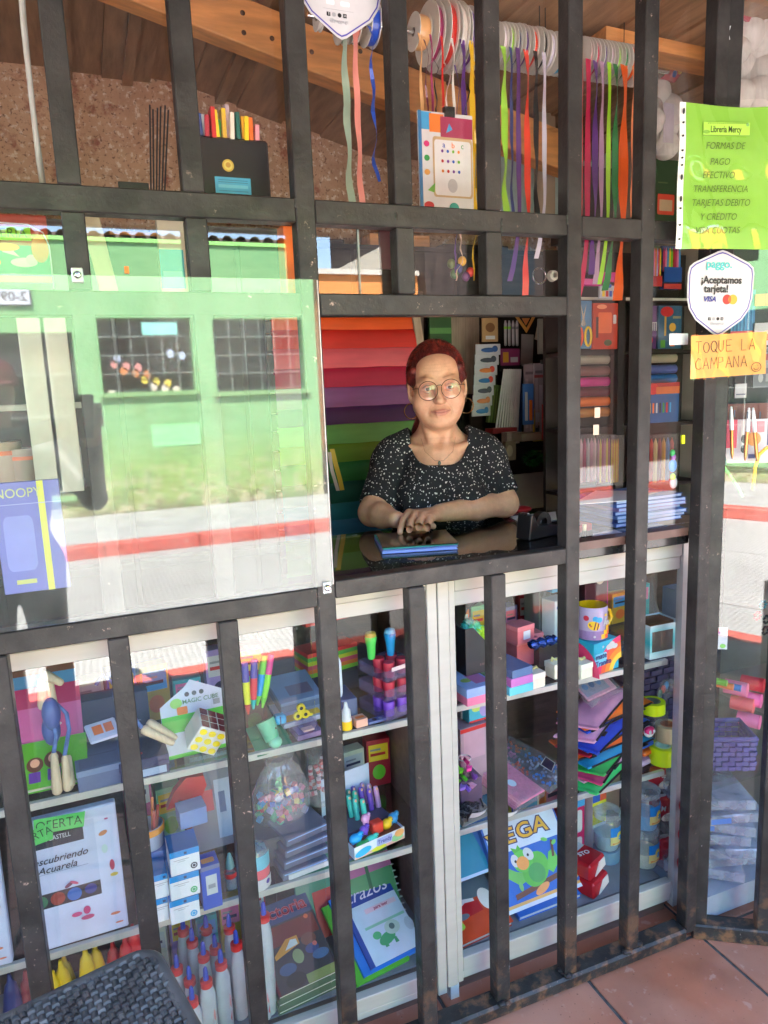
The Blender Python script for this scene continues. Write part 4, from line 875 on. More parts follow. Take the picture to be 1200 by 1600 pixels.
# craft items
o = carton('blue grey tin box tilted on the shelf under the neon paper', TP(on(458, .27, ZA+.05), .1) @ Matrix.Rotation(R(14), 4, 'X'), .105, .11, .03, C(84, 104, 136), name='tin_box', cat='tin', lid=(.008, C(110, 136, 172)), top=[(rect(.03, .02, .09, .06), C(110, 104, 130))])
o = carton('flat white stencil card under the tilted tin', TP(on(465, .22, ZA+.028), .16) @ Matrix.Rotation(R(10), 4, 'X'), .11, .09, .012, C(160, 170, 190), top=[(rect(.01, .005, .06, .03), C(226, 170, 40)), (rect(.064, .008, .10, .03), C(226, 180, 60))], name='stencil', cat='stencil')
o = thing('hole_punch', 'yellow spinner shaped punch with three dark holes', 'punch', TP(P_(470, 1112, .16)) @ FRONT)
b = MB()
for a in (90, 215, 330): b.prism(circ(.011*math.cos(R(a)), .011*math.sin(R(a)), .010, .010, 16), 0, .007, C(214, 200, 30))
b.prism(circ(0, 0, .008), 0, .0072, C(214, 200, 30)); b.prism(rect(.008, -.012, .026, -.006), 0, .006, C(214, 200, 30)); b.build('plate', o, smooth=False)
for a in (90, 215, 330): MB().prism(circ(.011*math.cos(R(a)), .011*math.sin(R(a)), .0042), .0071, .0076, BK).build('hole', o, smooth=False)
o = thing('sharpener', 'sky blue plastic sharpener behind the green craft punch', 'sharpener', TP(P_(437, 1125, .17)))
b = MB(); b.box((-.014, -.012, -.008), (.014, .012, .014), C(30, 160, 215), bev=.005); b.build('shell', o); b = MB(); b.box((-.002, -.0125, -.006), (.001, -.011, .013), C(10, 80, 130)); b.build('slot', o)
o = thing('craft_punch', 'sea green craft punch on a green card at the shelf edge', 'craft punch', TP(on(424, .155, ZA+.003), .12) @ Matrix.Rotation(R(24), 4, 'X'))
b = MB(); b.box((-.043, -.03, 0), (.043, .055, .002), C(60, 130, 96)); b.build('card', o, smooth=False)
b = MB(); b.tube([(0, -.006, .012), (-.004, .016, .030), (-.008, .030, .042)], [.016, .020, .022], C(96, 190, 150), 16); b.build('handle', o); b = MB(); b.ell((.003, -.014, .014), (.016, .014, .013), C(130, 212, 180), 14, 8); b.build('nose', o); b = MB(); b.ell((.008, .004, .038), (.003, .003, .003), BK, 8, 6); b.build('button', o)
o = carton('clear lilac clamshell of small parts beside the craft punch', TP(on(478, .165, ZA+.002), .1), .062, .06, .012, C(130, 110, 150), name='clamshell', cat='clamshell', top=[(rect(.004, .004, .03, .05), C(150, 130, 190))])
b = MB(); b.box((-.022, -.026, .0125), (.024, .022, .038), VIOLETCLEAR, bev=.009); b.build('blister', o, smooth=False); b = MB(); b.box((-.014, -.024, .013), (.014, -.004, .018), C(222, 190, 180), bev=.002); b.build('insert', o, smooth=False)
for k, (c1, c2) in enumerate(((C(214, 60, 60), C(150, 200, 60)), (C(226, 120, 50), C(140, 210, 70)))):
    o = thing('neon_paper', ('stack of neon striped paper, upper', 'stack of neon striped paper, lower')[k]+' of two at the back of the left shelf', 'paper', T(X(505, .41, 1.0), .41, ZA+(.19 if k == 0 else .05), .2))
    for j in range(6): MB().box((-.075, -.04, j*.011), (.075, .04, j*.011+.0105), [C(214, 60, 60), C(150, 210, 60), C(238, 130, 50), C(226, 90, 110), C(200, 206, 50), C(96, 176, 70)][(j+k) % 6]).build('sheet_block', o, smooth=False)
    if k == 1: o['label'] = 'stack of neon striped paper, lower of two at the back of the left shelf'
MB().box((X(470, .40, .95), .36, ZA+.15), (X(548, .40, .95), .47, ZA+.156), clear('shelf_glass', .05)).build('inner_shelf', dc, smooth=False)
MB().box((X(470, .40, .95), .36, ZA+.0), (X(548, .40, .95), .45, ZA+.05), C(70, 64, 74)).build('riser', dc, smooth=False)
# lilac stacking pots with slime tubes
def tray(z0, label, c1, c2, yy=.19):
    o = thing('lilac_tray', label, 'tray', T(X(610, yy, z0), yy, z0, .28), 'clear lilac stacking trays')
    b = MB(); b.box((-.052, -.05, 0), (.052, .06, .004), VIOLETCLEAR, bev=.001)
    for lo, hi in (((-.052, -.05, .004), (-.050, .06, .028)), ((.050, -.05, .004), (.052, .06, .028)), ((-.05, -.05, .004), (.05, -.048, .028)), ((-.05, .058, .004), (.05, .06, .028))): b.box(lo, hi, VIOLETCLEAR)
    b.build('shell', o, smooth=False)
    for x_, c in ((-.026, c1), (.014, c2)):
        for y_ in (-.028, .012): b = MB(); b.lathe([(0, 0), (.013, 0), (.0145, .034), (.0135, .036), (0, .036)], c, 16, Matrix.Translation((x_, y_, .0045))); b.build('pot', o)
    return o
tray(ZA+.002, 'lowest clear lilac tray with purple pots, on the shelf', C(120, 70, 190), C(130, 80, 200)); tray(ZA+.052, 'middle clear lilac tray with red pots', C(206, 50, 70), C(190, 40, 66)); t3 = tray(ZA+.100, 'top clear lilac tray with red pots and a white label strip', C(206, 50, 70), C(190, 40, 66))
b = MB(); b.box((-.035, -.0515, .024), (.016, -.0506, .034), C(240, 214, 214)); b.build('label_strip', t3, smooth=False)
for px, c, nm in ((580, C(80, 214, 90), 'green'), (610, C(20, 150, 220), 'blue')):
    o = thing('slime_tube', '%s flared slime tube on top of the lilac trays' % nm, 'slime tube', T(X(px, .20, ZA+.16), .20, ZA+.139)); b = MB(); b.lathe([(0, 0), (.009, 0), (.011, .03), (.015, .052), (.014, .056), (0, .057)], c, 18); b.build('tube', o)
    b = MB(); b.lathe([(.0145, .0572), (.012, .066), (0, .070)], C(190, 170, 70) if nm == 'green' else C(120, 190, 230), 16); b.build('lid', o)
o = thing('glue_drops', 'small dropper bottle with white cap and yellow liquid', 'dropper bottle', T(X(542, .145, ZA), .145, ZA))
b = MB(); b.lathe([(0, 0), (.0125, 0), (.013, .003), (.013, .022)], C(240, 190, 20), 18); b.build('bottle', o); b = MB(); b.lathe([(.013, .022), (.011, .030), (.0105, .046), (.006, .052), (.0035, .066), (0, .067)], WH, 18); b.build('cap', o)
carton('peach eraser with an orange price sticker beside the dropper bottle', T(X(562, .15, ZA), .15, ZA, .1), .030, .03, .020, C(226, 170, 150), top=[(rrect(.004, .008, .026, .020, .003), ORG)], name='eraser', cat='eraser')
o = thing('tube_bottle', 'tall white bottle behind the bar left of the lilac trays', 'bottle', T(X(529, .20, ZA), .20, ZA+.06)); b = MB(); b.lathe([(0, 0), (.012, 0), (.014, .01), (.014, .085), (.008, .10), (.008, .12), (0, .12)], C(214, 226, 240), 16); b.build('body', o)
MB().box((X(529, .20, ZA)-.03, .17, ZA), (X(529, .20, ZA)+.04, .26, ZA+.06), C(80, 92, 130), bev=.002).build('carton', tag(thing('carton', 'slate blue carton under the tall white bottle', 'box', (0, 0, 0))), smooth=False)
o = carton('flat set of craft stickers lying under the lilac trays', T(X(588, .15, ZA), .15, ZA, .1), .05, .02, .006, C(110, 120, 170), top=[(circ(.02, .01, .006), BK), (circ(.036, .01, .005), WH)], name='sticker_set', cat='stickers')

# --- upper shelf, right part
carton('pencil box with pale blue lid and pink base at the left end', T(X(732, .17, ZAr), .17, ZAr, .08), .085, .12, .044, PNK, name='pencil_box', cat='pencil box', lid=(.022, C(150, 180, 236)), top=[(circ(.03, .05, .016, .012), C(150, 180, 90)), (rect(.04, .02, .08, .08), C(190, 110, 170))])
o = thing('black_display', 'black counter display box with a slanted side', 'display box', T(X(738, .24, ZAr), .24, ZAr+.045, .1))
b = MB(); b.prism([(-.055, 0), (.055, 0), (.055, .028), (-.03, .125), (-.055, .125)], 0, .004, C(44, 46, 52), Matrix.Translation((0, -.05, 0)) @ FRONT); b.prism([(-.055, 0), (.055, 0), (.055, .028), (-.03, .125), (-.055, .125)], 0, .004, C(44, 46, 52), Matrix.Translation((0, .05, 0)) @ FRONT); b.box((-.055, -.05, .0), (.055, .046, .004), C(44, 46, 52)); b.box((-.055, -.05, .004), (-.051, .046, .124), C(44, 46, 52)); b.build('box', o, smooth=False)
prints([(rect(-.012+.007*k, .020, -.008+.007*k, .026), C(120, 96, 90)) for k in range(7)], Matrix.Translation((0, -.0545, 0)) @ FRONT, o)
for i, (dx, dz, c, r) in enumerate(((-.012, .118, TEAL, .020), (.008, .110, C(120, 210, 170), .018), (.024, .092, C(190, 226, 60), .019), (.030, .062, C(244, 110, 50), .013), (.046, .052, C(230, 110, 180), .014), (.05, .034, BLU, .011))):
    o2 = thing('scrunchie', '%s scrunchie in the black display box' % ('teal', 'mint', 'lime', 'orange', 'pink', 'blue')[i], 'scrunchie', T(X(738, .24, ZAr)+dx, .235, ZAr+.045+dz-.006, .1), 'scrunchies in the black display'); b = MB(); n_ = 36
    b.tube([(r*.62*math.cos(2*math.pi*k/n_), .012*math.sin(4*math.pi*k/n_)*.2, r*.62*math.sin(2*math.pi*k/n_)) for k in range(n_+1)], [r*.5*(1+.22*math.sin(k*2.1)) for k in range(n_+1)], c, 9, caps=False); b.build('loop', o2)
for k, (c, lab) in enumerate(((C(110, 206, 226), 'aqua pencil box at the bottom of the stack'), (C(206, 120, 200), 'orchid pencil box in the middle of the stack'), (C(96, 120, 170), 'slate pencil box on top of the stack'))):
    carton(lab+' by the white boxes', T(X(795, .17, ZAr), .17, ZAr+.0225*k, .08+.03*k), .075-.004*k, .11, .022, c, name='pencil_box', cat='pencil box', group='stacked pencil boxes')
for k, (px, z, s_, c) in enumerate(((812, .075, .062, C(226, 120, 130)), (822, .045, .075, C(220, 110, 122)), (842, .05, .05, C(236, 160, 166)))):
    carton(('upright pink gift box with a white label', 'wide pink gift box under the upright one', 'pale pink gift box by the blue tinsel')[k], T(X(px, .27, ZAr+z), .27+.02*k, ZAr+(z if k == 0 else .0), .2-.1*k), s_, .05, .05 if k == 0 else z+.03, c, front=[(rect(.02, .012, .046, .036), C(226, 220, 236))] if k == 0 else None, name='gift_box', cat='gift box', group='pink gift boxes', lid=(.012, C(232, 134, 144)))
o = thing('tinsel_roll', 'shiny royal blue foil roll on the pink boxes', 'foil roll', T(X(840, .24, ZAr+.085), .215, ZAr+.082, .1)); b = MB(); b.tube([(-.045+.009*k, 0, .003*math.sin(k*2)) for k in range(11)], [.011+.002*((k*7) % 3) for k in range(11)], mat('blue_foil', (.02, .06, .30), .22, .7), 10); b.build('roll', o)
def white_box(px, Y, s_, h, label, rz=.1):
    o = carton(label, T(X(px, Y, ZAr), Y, ZAr, rz), s_, s_, h, C(238, 234, 216), name='gift_box', cat='gift box', group='small white gift boxes', lid=(h*.35, C(242, 240, 226)))
    b = MB(); b.tube([(-.014, 0, h+.004), (-.008, .004, h+.012), (0, 0, h+.005), (.008, -.004, h+.012), (.014, 0, h+.004)], .0035, C(230, 222, 150), 6, flat=.6); b.build('bow', o)
white_box(833, .145, .044, .040, 'white gift box with a yellow bow, left of the bar'); white_box(908, .14, .042, .040, 'white gift box in front of the rainbow mug box', .15); white_box(868, .17, .04, .04, 'white gift box half behind the bar')
o = carton('grey gift bag printed with dark leaves', T(X(840, .36, ZAr), .36, ZAr+.07, .25), .05, .06, .13, C(112, 108, 108), front=[(circ(.02, .05, .012, .026), C(70, 72, 92)), (circ(.036, .10, .010, .012), C(88, 84, 76)), (circ(.01, .11, .008, .01), C(88, 84, 76))], name='gift_bag', cat='gift bag')
o = carton('white gift bag with blue and green flowers', T(X(868, .30, ZAr), .30, ZAr+.06, .2), .06, .05, .11, C(226, 232, 240), front=[(circ(.014, .09, .006), BLU), (circ(.02, .06, .009), LIME), (circ(.016, .03, .006), BLU), (circ(.034, .078, .006), SKYB), (circ(.04, .04, .008), LIME)], name='gift_bag', cat='gift bag')
o = carton('sky blue paper bag with an orange rim under the top rail', T(X(866, .31, ZAr+.2), .31, ZAr+.19, .1), .05, .04, .07, C(60, 156, 214), front=[(rect(0, .062, .05, .07), ORG)], name='gift_bag', cat='gift bag')
MB().box((X(815, .33, ZAr), .24, ZAr), (X(880, .33, ZAr), .43, ZAr+.058), C(60, 52, 54)).build('riser', dc, smooth=False)
# mug and its box
MU = on(926, .175, ZAr)
RAIN = [C(226, 60, 110), C(236, 100, 60), C(244, 140, 50), C(250, 196, 70)]
def arc(cx, cy, r0, r1, a0, a1, n=14): return circ(cx, cy, r1, r1, n, a0, a1)+circ(cx, cy, r0, r0, n, a0, a1)[::-1]
fsh = [(rect(0, 0, .1, .088), C(36, 172, 206))]+[(arc(.115, -.012, .088-.016*k, .104-.016*k, 95, 178), RAIN[k]) for k in range(4)]+[(circ(.058, .069, .010, .007), WH), (circ(.070, .073, .012, .009), WH), (circ(.083, .066, .011, .007), WH), (rect(.05, .061, .092, .066), WH)]
fsh += [([(.035+.005*math.cos(R(90+36*k))*(1 if k % 2 == 0 else .45), .074+.005*math.sin(R(90+36*k))*(1 if k % 2 == 0 else .45)) for k in range(10)], WH), (rrect(.003, .022, .05, .058, .006), C(120, 206, 230))]
o = carton('sky blue mug box with a cloud and rainbow under the lilac mug', TP(MU, .20), .096, .09, .088, C(36, 172, 206), front=fsh, side=[(arc(.02, -.01, .05, .09, 5, 80), RAIN[0])], name='mug_box', cat='box')
fm = faceM(.096, .09); text('mate', o, Matrix.Translation((.0, -.0478, .050)) @ FRONT @ Matrix.Translation((-.022, 0, 0)), .022, C(60, 40, 110), bold=.015); text('Tranito', o, Matrix.Translation((-.013, -.0478, .030)) @ FRONT, .021, C(50, 40, 130), bold=.015)
MGM = TP(MU+Vector((-.004, .0, .0885)), -.15)
o = thing('mug', 'lilac mug with yellow inside, bee and rainbow print', 'mug', MGM); rm, hm = .041, .092
b = MB(); b.lathe([(0, .004), (.034, 0), (rm-.002, .002), (rm, .006), (rm, hm-.002), (rm-.001, hm)], mat('lilac_glaze', lin((186, 170, 206)), .12, var=.03), 40); b.build('body', o)
b = MB(); b.lathe([(rm-.001, hm), (rm-.003, hm), (rm-.004, hm-.006), (rm-.005, .01), (0, .008)], mat('yellow_glaze', lin((226, 176, 20)), .12, var=.03), 40); b.build('inside', o)
b = MB(); b.tube([(rm-.002, .01, .070), (rm+.018, .012, .066), (rm+.026, .014, .046), (rm+.016, .012, .026), (rm-.002, .01, .022)], .0055, mat('yellow_glaze', (0, 0, 0)), 10); b.build('handle', o)
def wrap(shapes, r, M0, parent, name='mug_print'):
    b = MB(); lay = 0
    for pts, m in shapes:
        lay += 1; cx = sum(p[0] for p in pts)/len(pts); cyy = sum(p[1] for p in pts)/len(pts); rr = r+.00015+.00012*lay
        vs = [(rr*math.sin(u/r), -rr*math.cos(u/r), v) for u, v in pts]+[(rr*math.sin(cx/r), -rr*math.cos(cx/r), cyy)]; n_ = len(pts)
        b.add(vs, [[i, (i+1) % n_, n_] for i in range(n_)], m)
    o = b.build(name, parent, smooth=False); o.matrix_local = M0; return o
band = lambda u0, v0, u1, v1, w0, w1: [(u0, v0), (u0+w0, v0), ((u0+u1)/2+w0*.9, (v0+v1)/2+.006), (u1+w1, v1), (u1, v1+.008), ((u0+u1)/2, (v0+v1)/2+.009)]
sh = [(rect(-.060+.012*k, .004, -.048+.012*k, .028), C(150, 122, 176)) for k in range(8)]
sh += [(circ(-.036, .064, .0075), C(206, 50, 70)), (circ(-.012, .062, .0075, .0085), C(40, 160, 220)), (circ(-.001, .060, .008, .0075), C(60, 176, 226)), (circ(-.016, .044, .016, .0125, rot=-18), C(250, 200, 40)), (circ(-.026, .0465, .0018, .003), BK), (circ(-.023, .043, .003, .0024), C(220, 100, 60))]
sh += [([(-.017, .033), (-.014, .0325), (-.009, .054), (-.012, .055)], C(110, 50, 50)), ([(-.009, .032), (-.006, .0325), (-.002, .050), (-.005, .052)], C(110, 50, 50))]
sh += [(rect(.004+.008*k, .006+.011*k, .017+.008*k, .019+.011*k), C(250, 196, 40)) for k in range(6)]+[(rect(.016+.008*k, .005+.010*k, .030+.008*k, .017+.010*k), C(240, 100, 50)) for k in range(4)]+[(circ(.017, .072, .004), C(250, 210, 60)), (circ(.026, .030, .0035), YEL), (circ(-.014, .014, .003), WH)]
wrap(sh, rm, Matrix.Identity(4), o)
for i, (ch, u) in enumerate((('Á', .016), ('m', .027))):
    text(ch, o, Matrix.Translation((( rm+.003)*math.sin(u/rm), -(rm+.003)*math.cos(u/rm), .050)) @ Matrix.Rotation(u/rm, 4, 'Z') @ FRONT, .022, WH, bold=.03)
o = thing('window_box', 'white and aqua gift box with a clear brown window', 'gift box', TP(on(1022, .185, ZAr), -.02)); RM = rampmat('aqua_wash', [(0, lin((226, 246, 250))), (.45, lin((70, 196, 206))), (.75, lin((150, 222, 230))), (1, lin((236, 244, 250)))], 2, 0, .1, .35, .12, 14)
b = MB()
for lo, hi in (((-.055, -.045, 0), (.055, -.044, .020)), ((-.055, -.045, .080), (.055, -.044, .098)), ((.026, -.045, .020), (.055, -.044, .080)), ((-.055, -.045, .020), (-.048, -.044, .080)), ((-.055, -.044, 0), (-.054, .045, .098)), ((.054, -.044, 0), (.055, .045, .098)), ((-.054, .044, 0), (.054, .045, .098)), ((-.054, -.044, 0), (.054, .044, .001))): b.box(lo, hi, RM)
b.build('box', o, smooth=False); b = MB(); b.box((-.048, -.0443, .019), (.027, -.0438, .081), PLASTIC); b.build('window', o, smooth=False); b = MB(); b.box((-.05, -.02, .002), (.05, .04, .095), C(110, 76, 52)); b.build('insert', o, smooth=False)
o = carton('tall grey blue box behind the aqua window box', T(X(1060, .26, ZAr), .27, ZAr), .06, .06, .15, C(130, 142, 160), front=[(circ(.02, .06, .008), BLU), (circ(.03, .03, .008), LIME)], name='carton')
o = thing('cellophane_bag', 'clear cellophane bag standing behind the aqua window box', 'cellophane bag', T(X(1015, .30, ZAr+.1), .32, ZAr)); b = MB(); b.grid(lambda u, v: (-.045+.09*u+.004*math.sin(9*v), .012*math.sin(5*u+3*v)-.01, .19*v), 14, 14, BAG); b.build('bag', o)
o = carton('dark maroon gift bag behind the mug', T(X(925, .36, ZAr), .37, ZAr+.05, .1), .09, .05, .17, C(90, 40, 56), front=[(circ(.06, .14, .018), C(226, 200, 190)), (circ(.066, .145, .008), YEL)], name='gift_bag', cat='gift bag')
# --- middle shelf, right part
def clip_piece(label, p, c, rot, s_=.012, group='plastic craft clips'):
    o = thing('craft_clip', label, 'clip', TP(p, rot, rot*.7, rot*.4), group); b = MB()
    b.prism([(-s_, -s_*.6), (s_*.2, -s_*.7), (s_, 0), (s_*.2, s_*.2), (s_*.5, s_), (-s_*.3, s_*.5)], 0, s_*.7, c); b.build('body', o, smooth=False); return o
o = carton('small bright cyan and lime card box at the left of the middle shelf', T(X(741, .27, .7), .27, ZBr+.215, .1), .062, .04, .062, C(60, 176, 210), front=[(circ(.030, .044, .022, .014, rot=20), C(200, 226, 120)), (circ(.05, .03, .016, .02), C(172, 156, 226)), (rect(.0, 0, .062, .006), RED)], name='toy_box')
o = thing('smiley_purse', 'neon green round purse with a smile lying on the card box', 'purse', T(X(745, .26, .7), .27, ZBr+.278)); b = MB(); b.ell((.003, 0, .014), (.020, .012, .016), C(110, 226, 80), 18, 10); b.build('purse', o); MB().tube([(-.007+.003*k+.003, -.0125, .009-.003*math.sin(math.pi*k/6)) for k in range(7)], .0012, C(30, 90, 40), 5).build('smile', o)
carton('clear box holding a red and black toy', T(X(722, .30, .7), .30, ZBr+.215, .1), .036, .04, .085, C(120, 110, 130), name='toy_box')
o = carton('rose tinted clear box under the cyan card box', T(X(735, .25, .6), .27, ZBr, .12), .09, .07, .212, C(170, 140, 156), name='toy_box', front=[(rect(.01, .12, .08, .20), C(190, 150, 170)), (rect(.0, .20, .09, .211), RED)])
o = thing('mini_jar', 'small clear jar with a white rim in front of the rose box', 'jar', T(X(726, .2, .58), .20, ZBr+.10)); b = MB(); b.lathe([(0, 0), (.014, 0), (.016, .02), (.015, .044), (.017, .048)], clear('rosy_plastic', .06, (.9, .8, .86), haze=.2, hazecol=(.6, .4, .5)), 18); b.build('glass', o); MB().lathe([(.0165, .046), (.0175, .048), (.0165, .050)], WH, 18).build('rim', o)
MB().box((-.03, -.03, 0), (.035, .03, .10), C(90, 70, 100), bev=.002).build('carton', tag(thing('carton', 'plum carton under the small clear jar', 'box', T(X(728, .2, .55), .205, ZBr))), smooth=False)
for i, (px, py, c, r) in enumerate(((718, 1205, C(110, 210, 40), .5), (724, 1218, C(90, 190, 50), 1.3), (712, 1222, C(120, 220, 60), 2.2), (732, 1202, C(246, 70, 170), .2), (728, 1192, C(220, 50, 120), 1.0), (740, 1215, C(120, 60, 170), .7), (736, 1228, C(226, 160, 190), 1.9), (722, 1232, C(140, 110, 210), .1), (730, 1234, C(150, 110, 226), .9))):
    clip_piece(('lime clip at the front of the craft clip heap', 'green clip lying across the lime one', 'lime clip lowest in the heap', 'hot pink clip leaning on the clear jar', 'deep pink clip behind the hot pink one', 'purple clip right of the heap', 'pale pink star clip', 'lavender clip under the lime ones', 'violet clip at the foot of the heap')[i], P_(px, py, .165), c, r)
o = thing('clip_tray', 'open grey tray heaped with black hair clips', 'tray', TP(on(733, .165, ZBr+.012), .2) @ Matrix.Rotation(R(18), 4, 'X'))
b = MB(); b.box((-.045, -.03, 0), (.045, .06, .003), C(140, 136, 134)); b.box((-.045, -.03, .003), (-.043, .06, .018), C(140, 136, 134)); b.box((.043, -.03, .003), (.045, .06, .018), C(140, 136, 134)); b.build('tray', o, smooth=False)
b = MB()
for k in range(60): M = T(random.uniform(-.032, .036), random.uniform(-.02, .05), random.uniform(.006, .024), random.uniform(0, 3), random.uniform(-.4, .4)); b.box((-.014, -.0016, 0), (.014, .0016, .003), C(44, 44, 48) if k % 3 else C(110, 110, 116), M)
b.build('hair_clips', o, smooth=False, kind='stuff')
for i, (p0, p1) in enumerate((((735, 1262), (757, 1278)), ((787, 1262), (806, 1278)))):
    o = thing('paper_curl', ('white paper label curling over the shelf edge near the stile', 'white paper label curling over the shelf edge under the tissue pack')[i], 'paper', TP(P_((p0[0]+p1[0])/2, (p0[1]+p1[1])/2, .118)))
    b = MB(); b.grid(lambda u, v: (-.022+.044*u, -.006+.022*(v-.5)-.006*math.sin(3*u), .014*math.cos(2.6*v)+.003*u), 8, 8, C(226, 230, 240)); b.build('label', o)
# pink tissue pack and bead organiser lying inclined
o = thing('tissue_pack', 'flat pack of pink tissue paper in clear film', 'tissue paper', TP(on(828, .145, ZBr+.012), .30) @ Matrix.Rotation(R(12), 4, 'X'))
b = MB()
for k in range(5): b.box((-.066+.002*k, -.004*k, .006*k), (.045-.002*k, .26, .006*k+.0055), C(236, 150, 178) if k % 2 else C(228, 136, 168), bev=.002)
b.build('tissue', o, smooth=False); MB().box((-.07, -.012, -.002), (.05, .262, .033), BAG, bev=.004).build('film', o, smooth=False); prints([(circ(-.025, .05, .012, .014), C(206, 220, 240))], Matrix.Translation((0, 0, .0335)), o, 'sticker')
o = thing('bead_box', 'clear divided box of pink, orange and blue beads', 'bead box', TP(on(850, .20, ZBr+.03), .42) @ Matrix.Rotation(R(9), 4, 'X'))
b = MB(); b.box((-.05, -.05, 0), (.06, .16, .003), C(120, 116, 124)); 
for x_ in (-.05, -.012, .024, .058): b.box((x_, -.05, .003), (x_+.0015, .16, .026), PLASTIC)
for y_ in (-.05, .02, .09, .158): b.box((-.05, y_, .003), (.06, y_+.0015, .026), PLASTIC)
b.build('tray', o, smooth=False); MB().box((-.051, -.051, .0262), (.061, .161, .028), PLASTIC).build('lid', o, smooth=False)
b = MB(); cc = [C(40, 130, 214), C(60, 150, 226), C(226, 110, 50), C(236, 140, 190), C(220, 90, 60), C(232, 150, 200), C(150, 160, 190), C(170, 180, 214), C(226, 140, 180)]
for k in range(150): q = k % 9; b.ell((-.031+.036*(q % 3)+random.uniform(-.014, .014), -.015+.07*(q//3)+random.uniform(-.03, .03), random.uniform(.007, .019)), (.0038,)*3, cc[(q//3)+3*((q+1) % 3)] if q else cc[0], 6, 4)
b.build('beads', o, kind='stuff'); prints([([(.0, -.02), (.045, -.005), (.05, .03), (.005, .02)], WH), ([(.002, -.018), (.043, -.004), (.048, .028), (.007, .018)], C(36, 32, 60))], Matrix.Translation((0, 0, .0283)), o, 'label')
# pile of zip pouches
PO = [(C(70, 220, 120), .22, 0), (C(240, 180, 214), .10, 0), (C(206, 60, 110), .30, -.006), (C(60, 190, 90), .26, .01), (C(40, 150, 200), .06, .005), (C(240, 110, 40), .02, .0), (C(200, 36, 56), .16, .004), (C(44, 90, 206), .10, .0), (C(36, 70, 190), .24, -.01), (C(242, 176, 210), .30, -.012), (C(40, 80, 200), .08, .006), (C(244, 120, 36), .05, .008), (C(240, 160, 190), .28, -.014)]
PN_ = ['neon green pouch at the bottom of the pile', 'pale pink pouch second from the bottom', 'raspberry pouch low in the pile poking out left', 'leaf green pouch low in the pile', 'turquoise pouch under the orange one', 'orange pouch in the lower half of the pile', 'red pouch in the middle of the pile', 'royal blue pouch in the middle of the pile', 'deep blue pouch poking out left', 'rosy pink pouch above the blue ones', 'cobalt pouch just under the top orange one', 'orange pouch near the top with a black zip', 'pale rose pouch on top under the clear packet']
cp = on(948, .21, ZBr)
for k, (c, rz, dx) in enumerate(PO):
    M = T(cp.x-.012+1.6*dx+.008*((k*5) % 3-1), cp.y+.008*((k*3) % 4), ZBr+.003+.0165*k, 1.9*rz-.02) @ Euler((R(-7+5*((k*7) % 3)), R(5*((k*3) % 3-1)), 0)).to_matrix().to_4x4()
    o = thing('zip_pouch', PN_[k], 'pencil pouch', M, 'pile of zip pouches')
    b = MB(); b.grid(lambda u, v, k=k: (-.125+.25*u, -.06+.12*v, .0150*(1-abs(2*u-1)**6)*(1-abs(2*v-1)**4)*.9+.0012*math.sin(14*u+k)), 18, 10, c); b.grid(lambda u, v: (-.125+.25*(1-u), -.06+.12*v, -.0012), 4, 4, c); b.build('cloth', o)
    b = MB(); b.box((-.118, -.0635, -.0005), (.118, -.058, .0035), C(24, 24, 28), bev=.001); b.build('zip', o, smooth=False); b = MB(); b.box((.06-.15*(k % 2), -.074, .0), (.085-.15*(k % 2), -.061, .003), C(30, 30, 34), bev=.001); b.build('zip_pull', o, smooth=False)
    b = MB(); b.box((-.134, -.061, -.001), (-.119, .060, .005), c, bev=.002); b.build('end_tab', o, smooth=False)
o = thing('printed_pouch', 'pink pouch with blue blots in a clear packet on top of the pile', 'pencil pouch', TP((cp.x-.012, cp.y+.035, ZBr+.238), .28) @ Matrix.Rotation(R(32), 4, 'X'))
b = MB(); b.box((-.075, -.03, 0), (.06, .11, .008), C(214, 150, 176), bev=.003); b.build('pouch', o, smooth=False)
prints([(rect(-.072, -.02, .035, .10), C(150, 146, 172))]+[(circ(-.05+.03*(k % 3), .01+.026*(k//3), .012, .010, rot=30*k), C(60, 90, 150) if k % 2 else C(90, 130, 190)) for k in range(9)]+[(rect(.012, .075, .030, .10), C(220, 200, 210))], Matrix.Translation((0, 0, .0085)), o)
MB().box((-.085, -.05, -.001), (.068, .115, .0125), BAG, bev=.003).build('packet', o, smooth=False)
# woven navy basket
NAVYW = mat('navy_woven_plastic', (.030, .028, .085), .45, var=.25, scale=30)
def basket(M, label, sx, sy, sz, m, rows, cols):
    o = thing('woven_basket', label, 'basket', M); b = MB()
    for face in range(4):
        Mf = Matrix.Rotation(face*math.pi/2, 4, 'Z'); w_ = sx if face % 2 == 0 else sy; d_ = sy if face % 2 == 0 else sx; nc = max(3, int(cols*w_/sx))
        for i in range(nc):
            for j in range(rows):
                x0 = -w_/2+w_*i/nc; z0 = sz*j/rows; out = .003 if (i+j) % 2 else 0
                b.box((x0+.0006, -d_/2-out-.002, z0+.0014), (x0+w_/nc-.0006, -d_/2+.001, z0+sz/rows-.0014), m, Mf, bev=.0012)
    b.build('weave', o, smooth=False, kind='stuff'); b = MB(); b.box((-sx/2-.006, -sy/2-.006, sz), (sx/2+.006, -sy/2+.004, sz+.014), m, bev=.004); b.box((-sx/2-.006, sy/2-.004, sz), (sx/2+.006, sy/2+.006, sz+.014), m, bev=.004); b.box((-sx/2-.006, -sy/2+.0045, sz), (-sx/2+.004, sy/2-.0045, sz+.014), m, bev=.004); b.box((sx/2-.004, -sy/2+.0045, sz), (sx/2+.006, sy/2-.0045, sz+.014), m, bev=.004); b.build('rim', o, smooth=False)
    MB().box((-sx/2+.002, -sy/2+.002, .001), (sx/2-.002, sy/2-.002, .006), m).build('bottom', o, smooth=False); return o
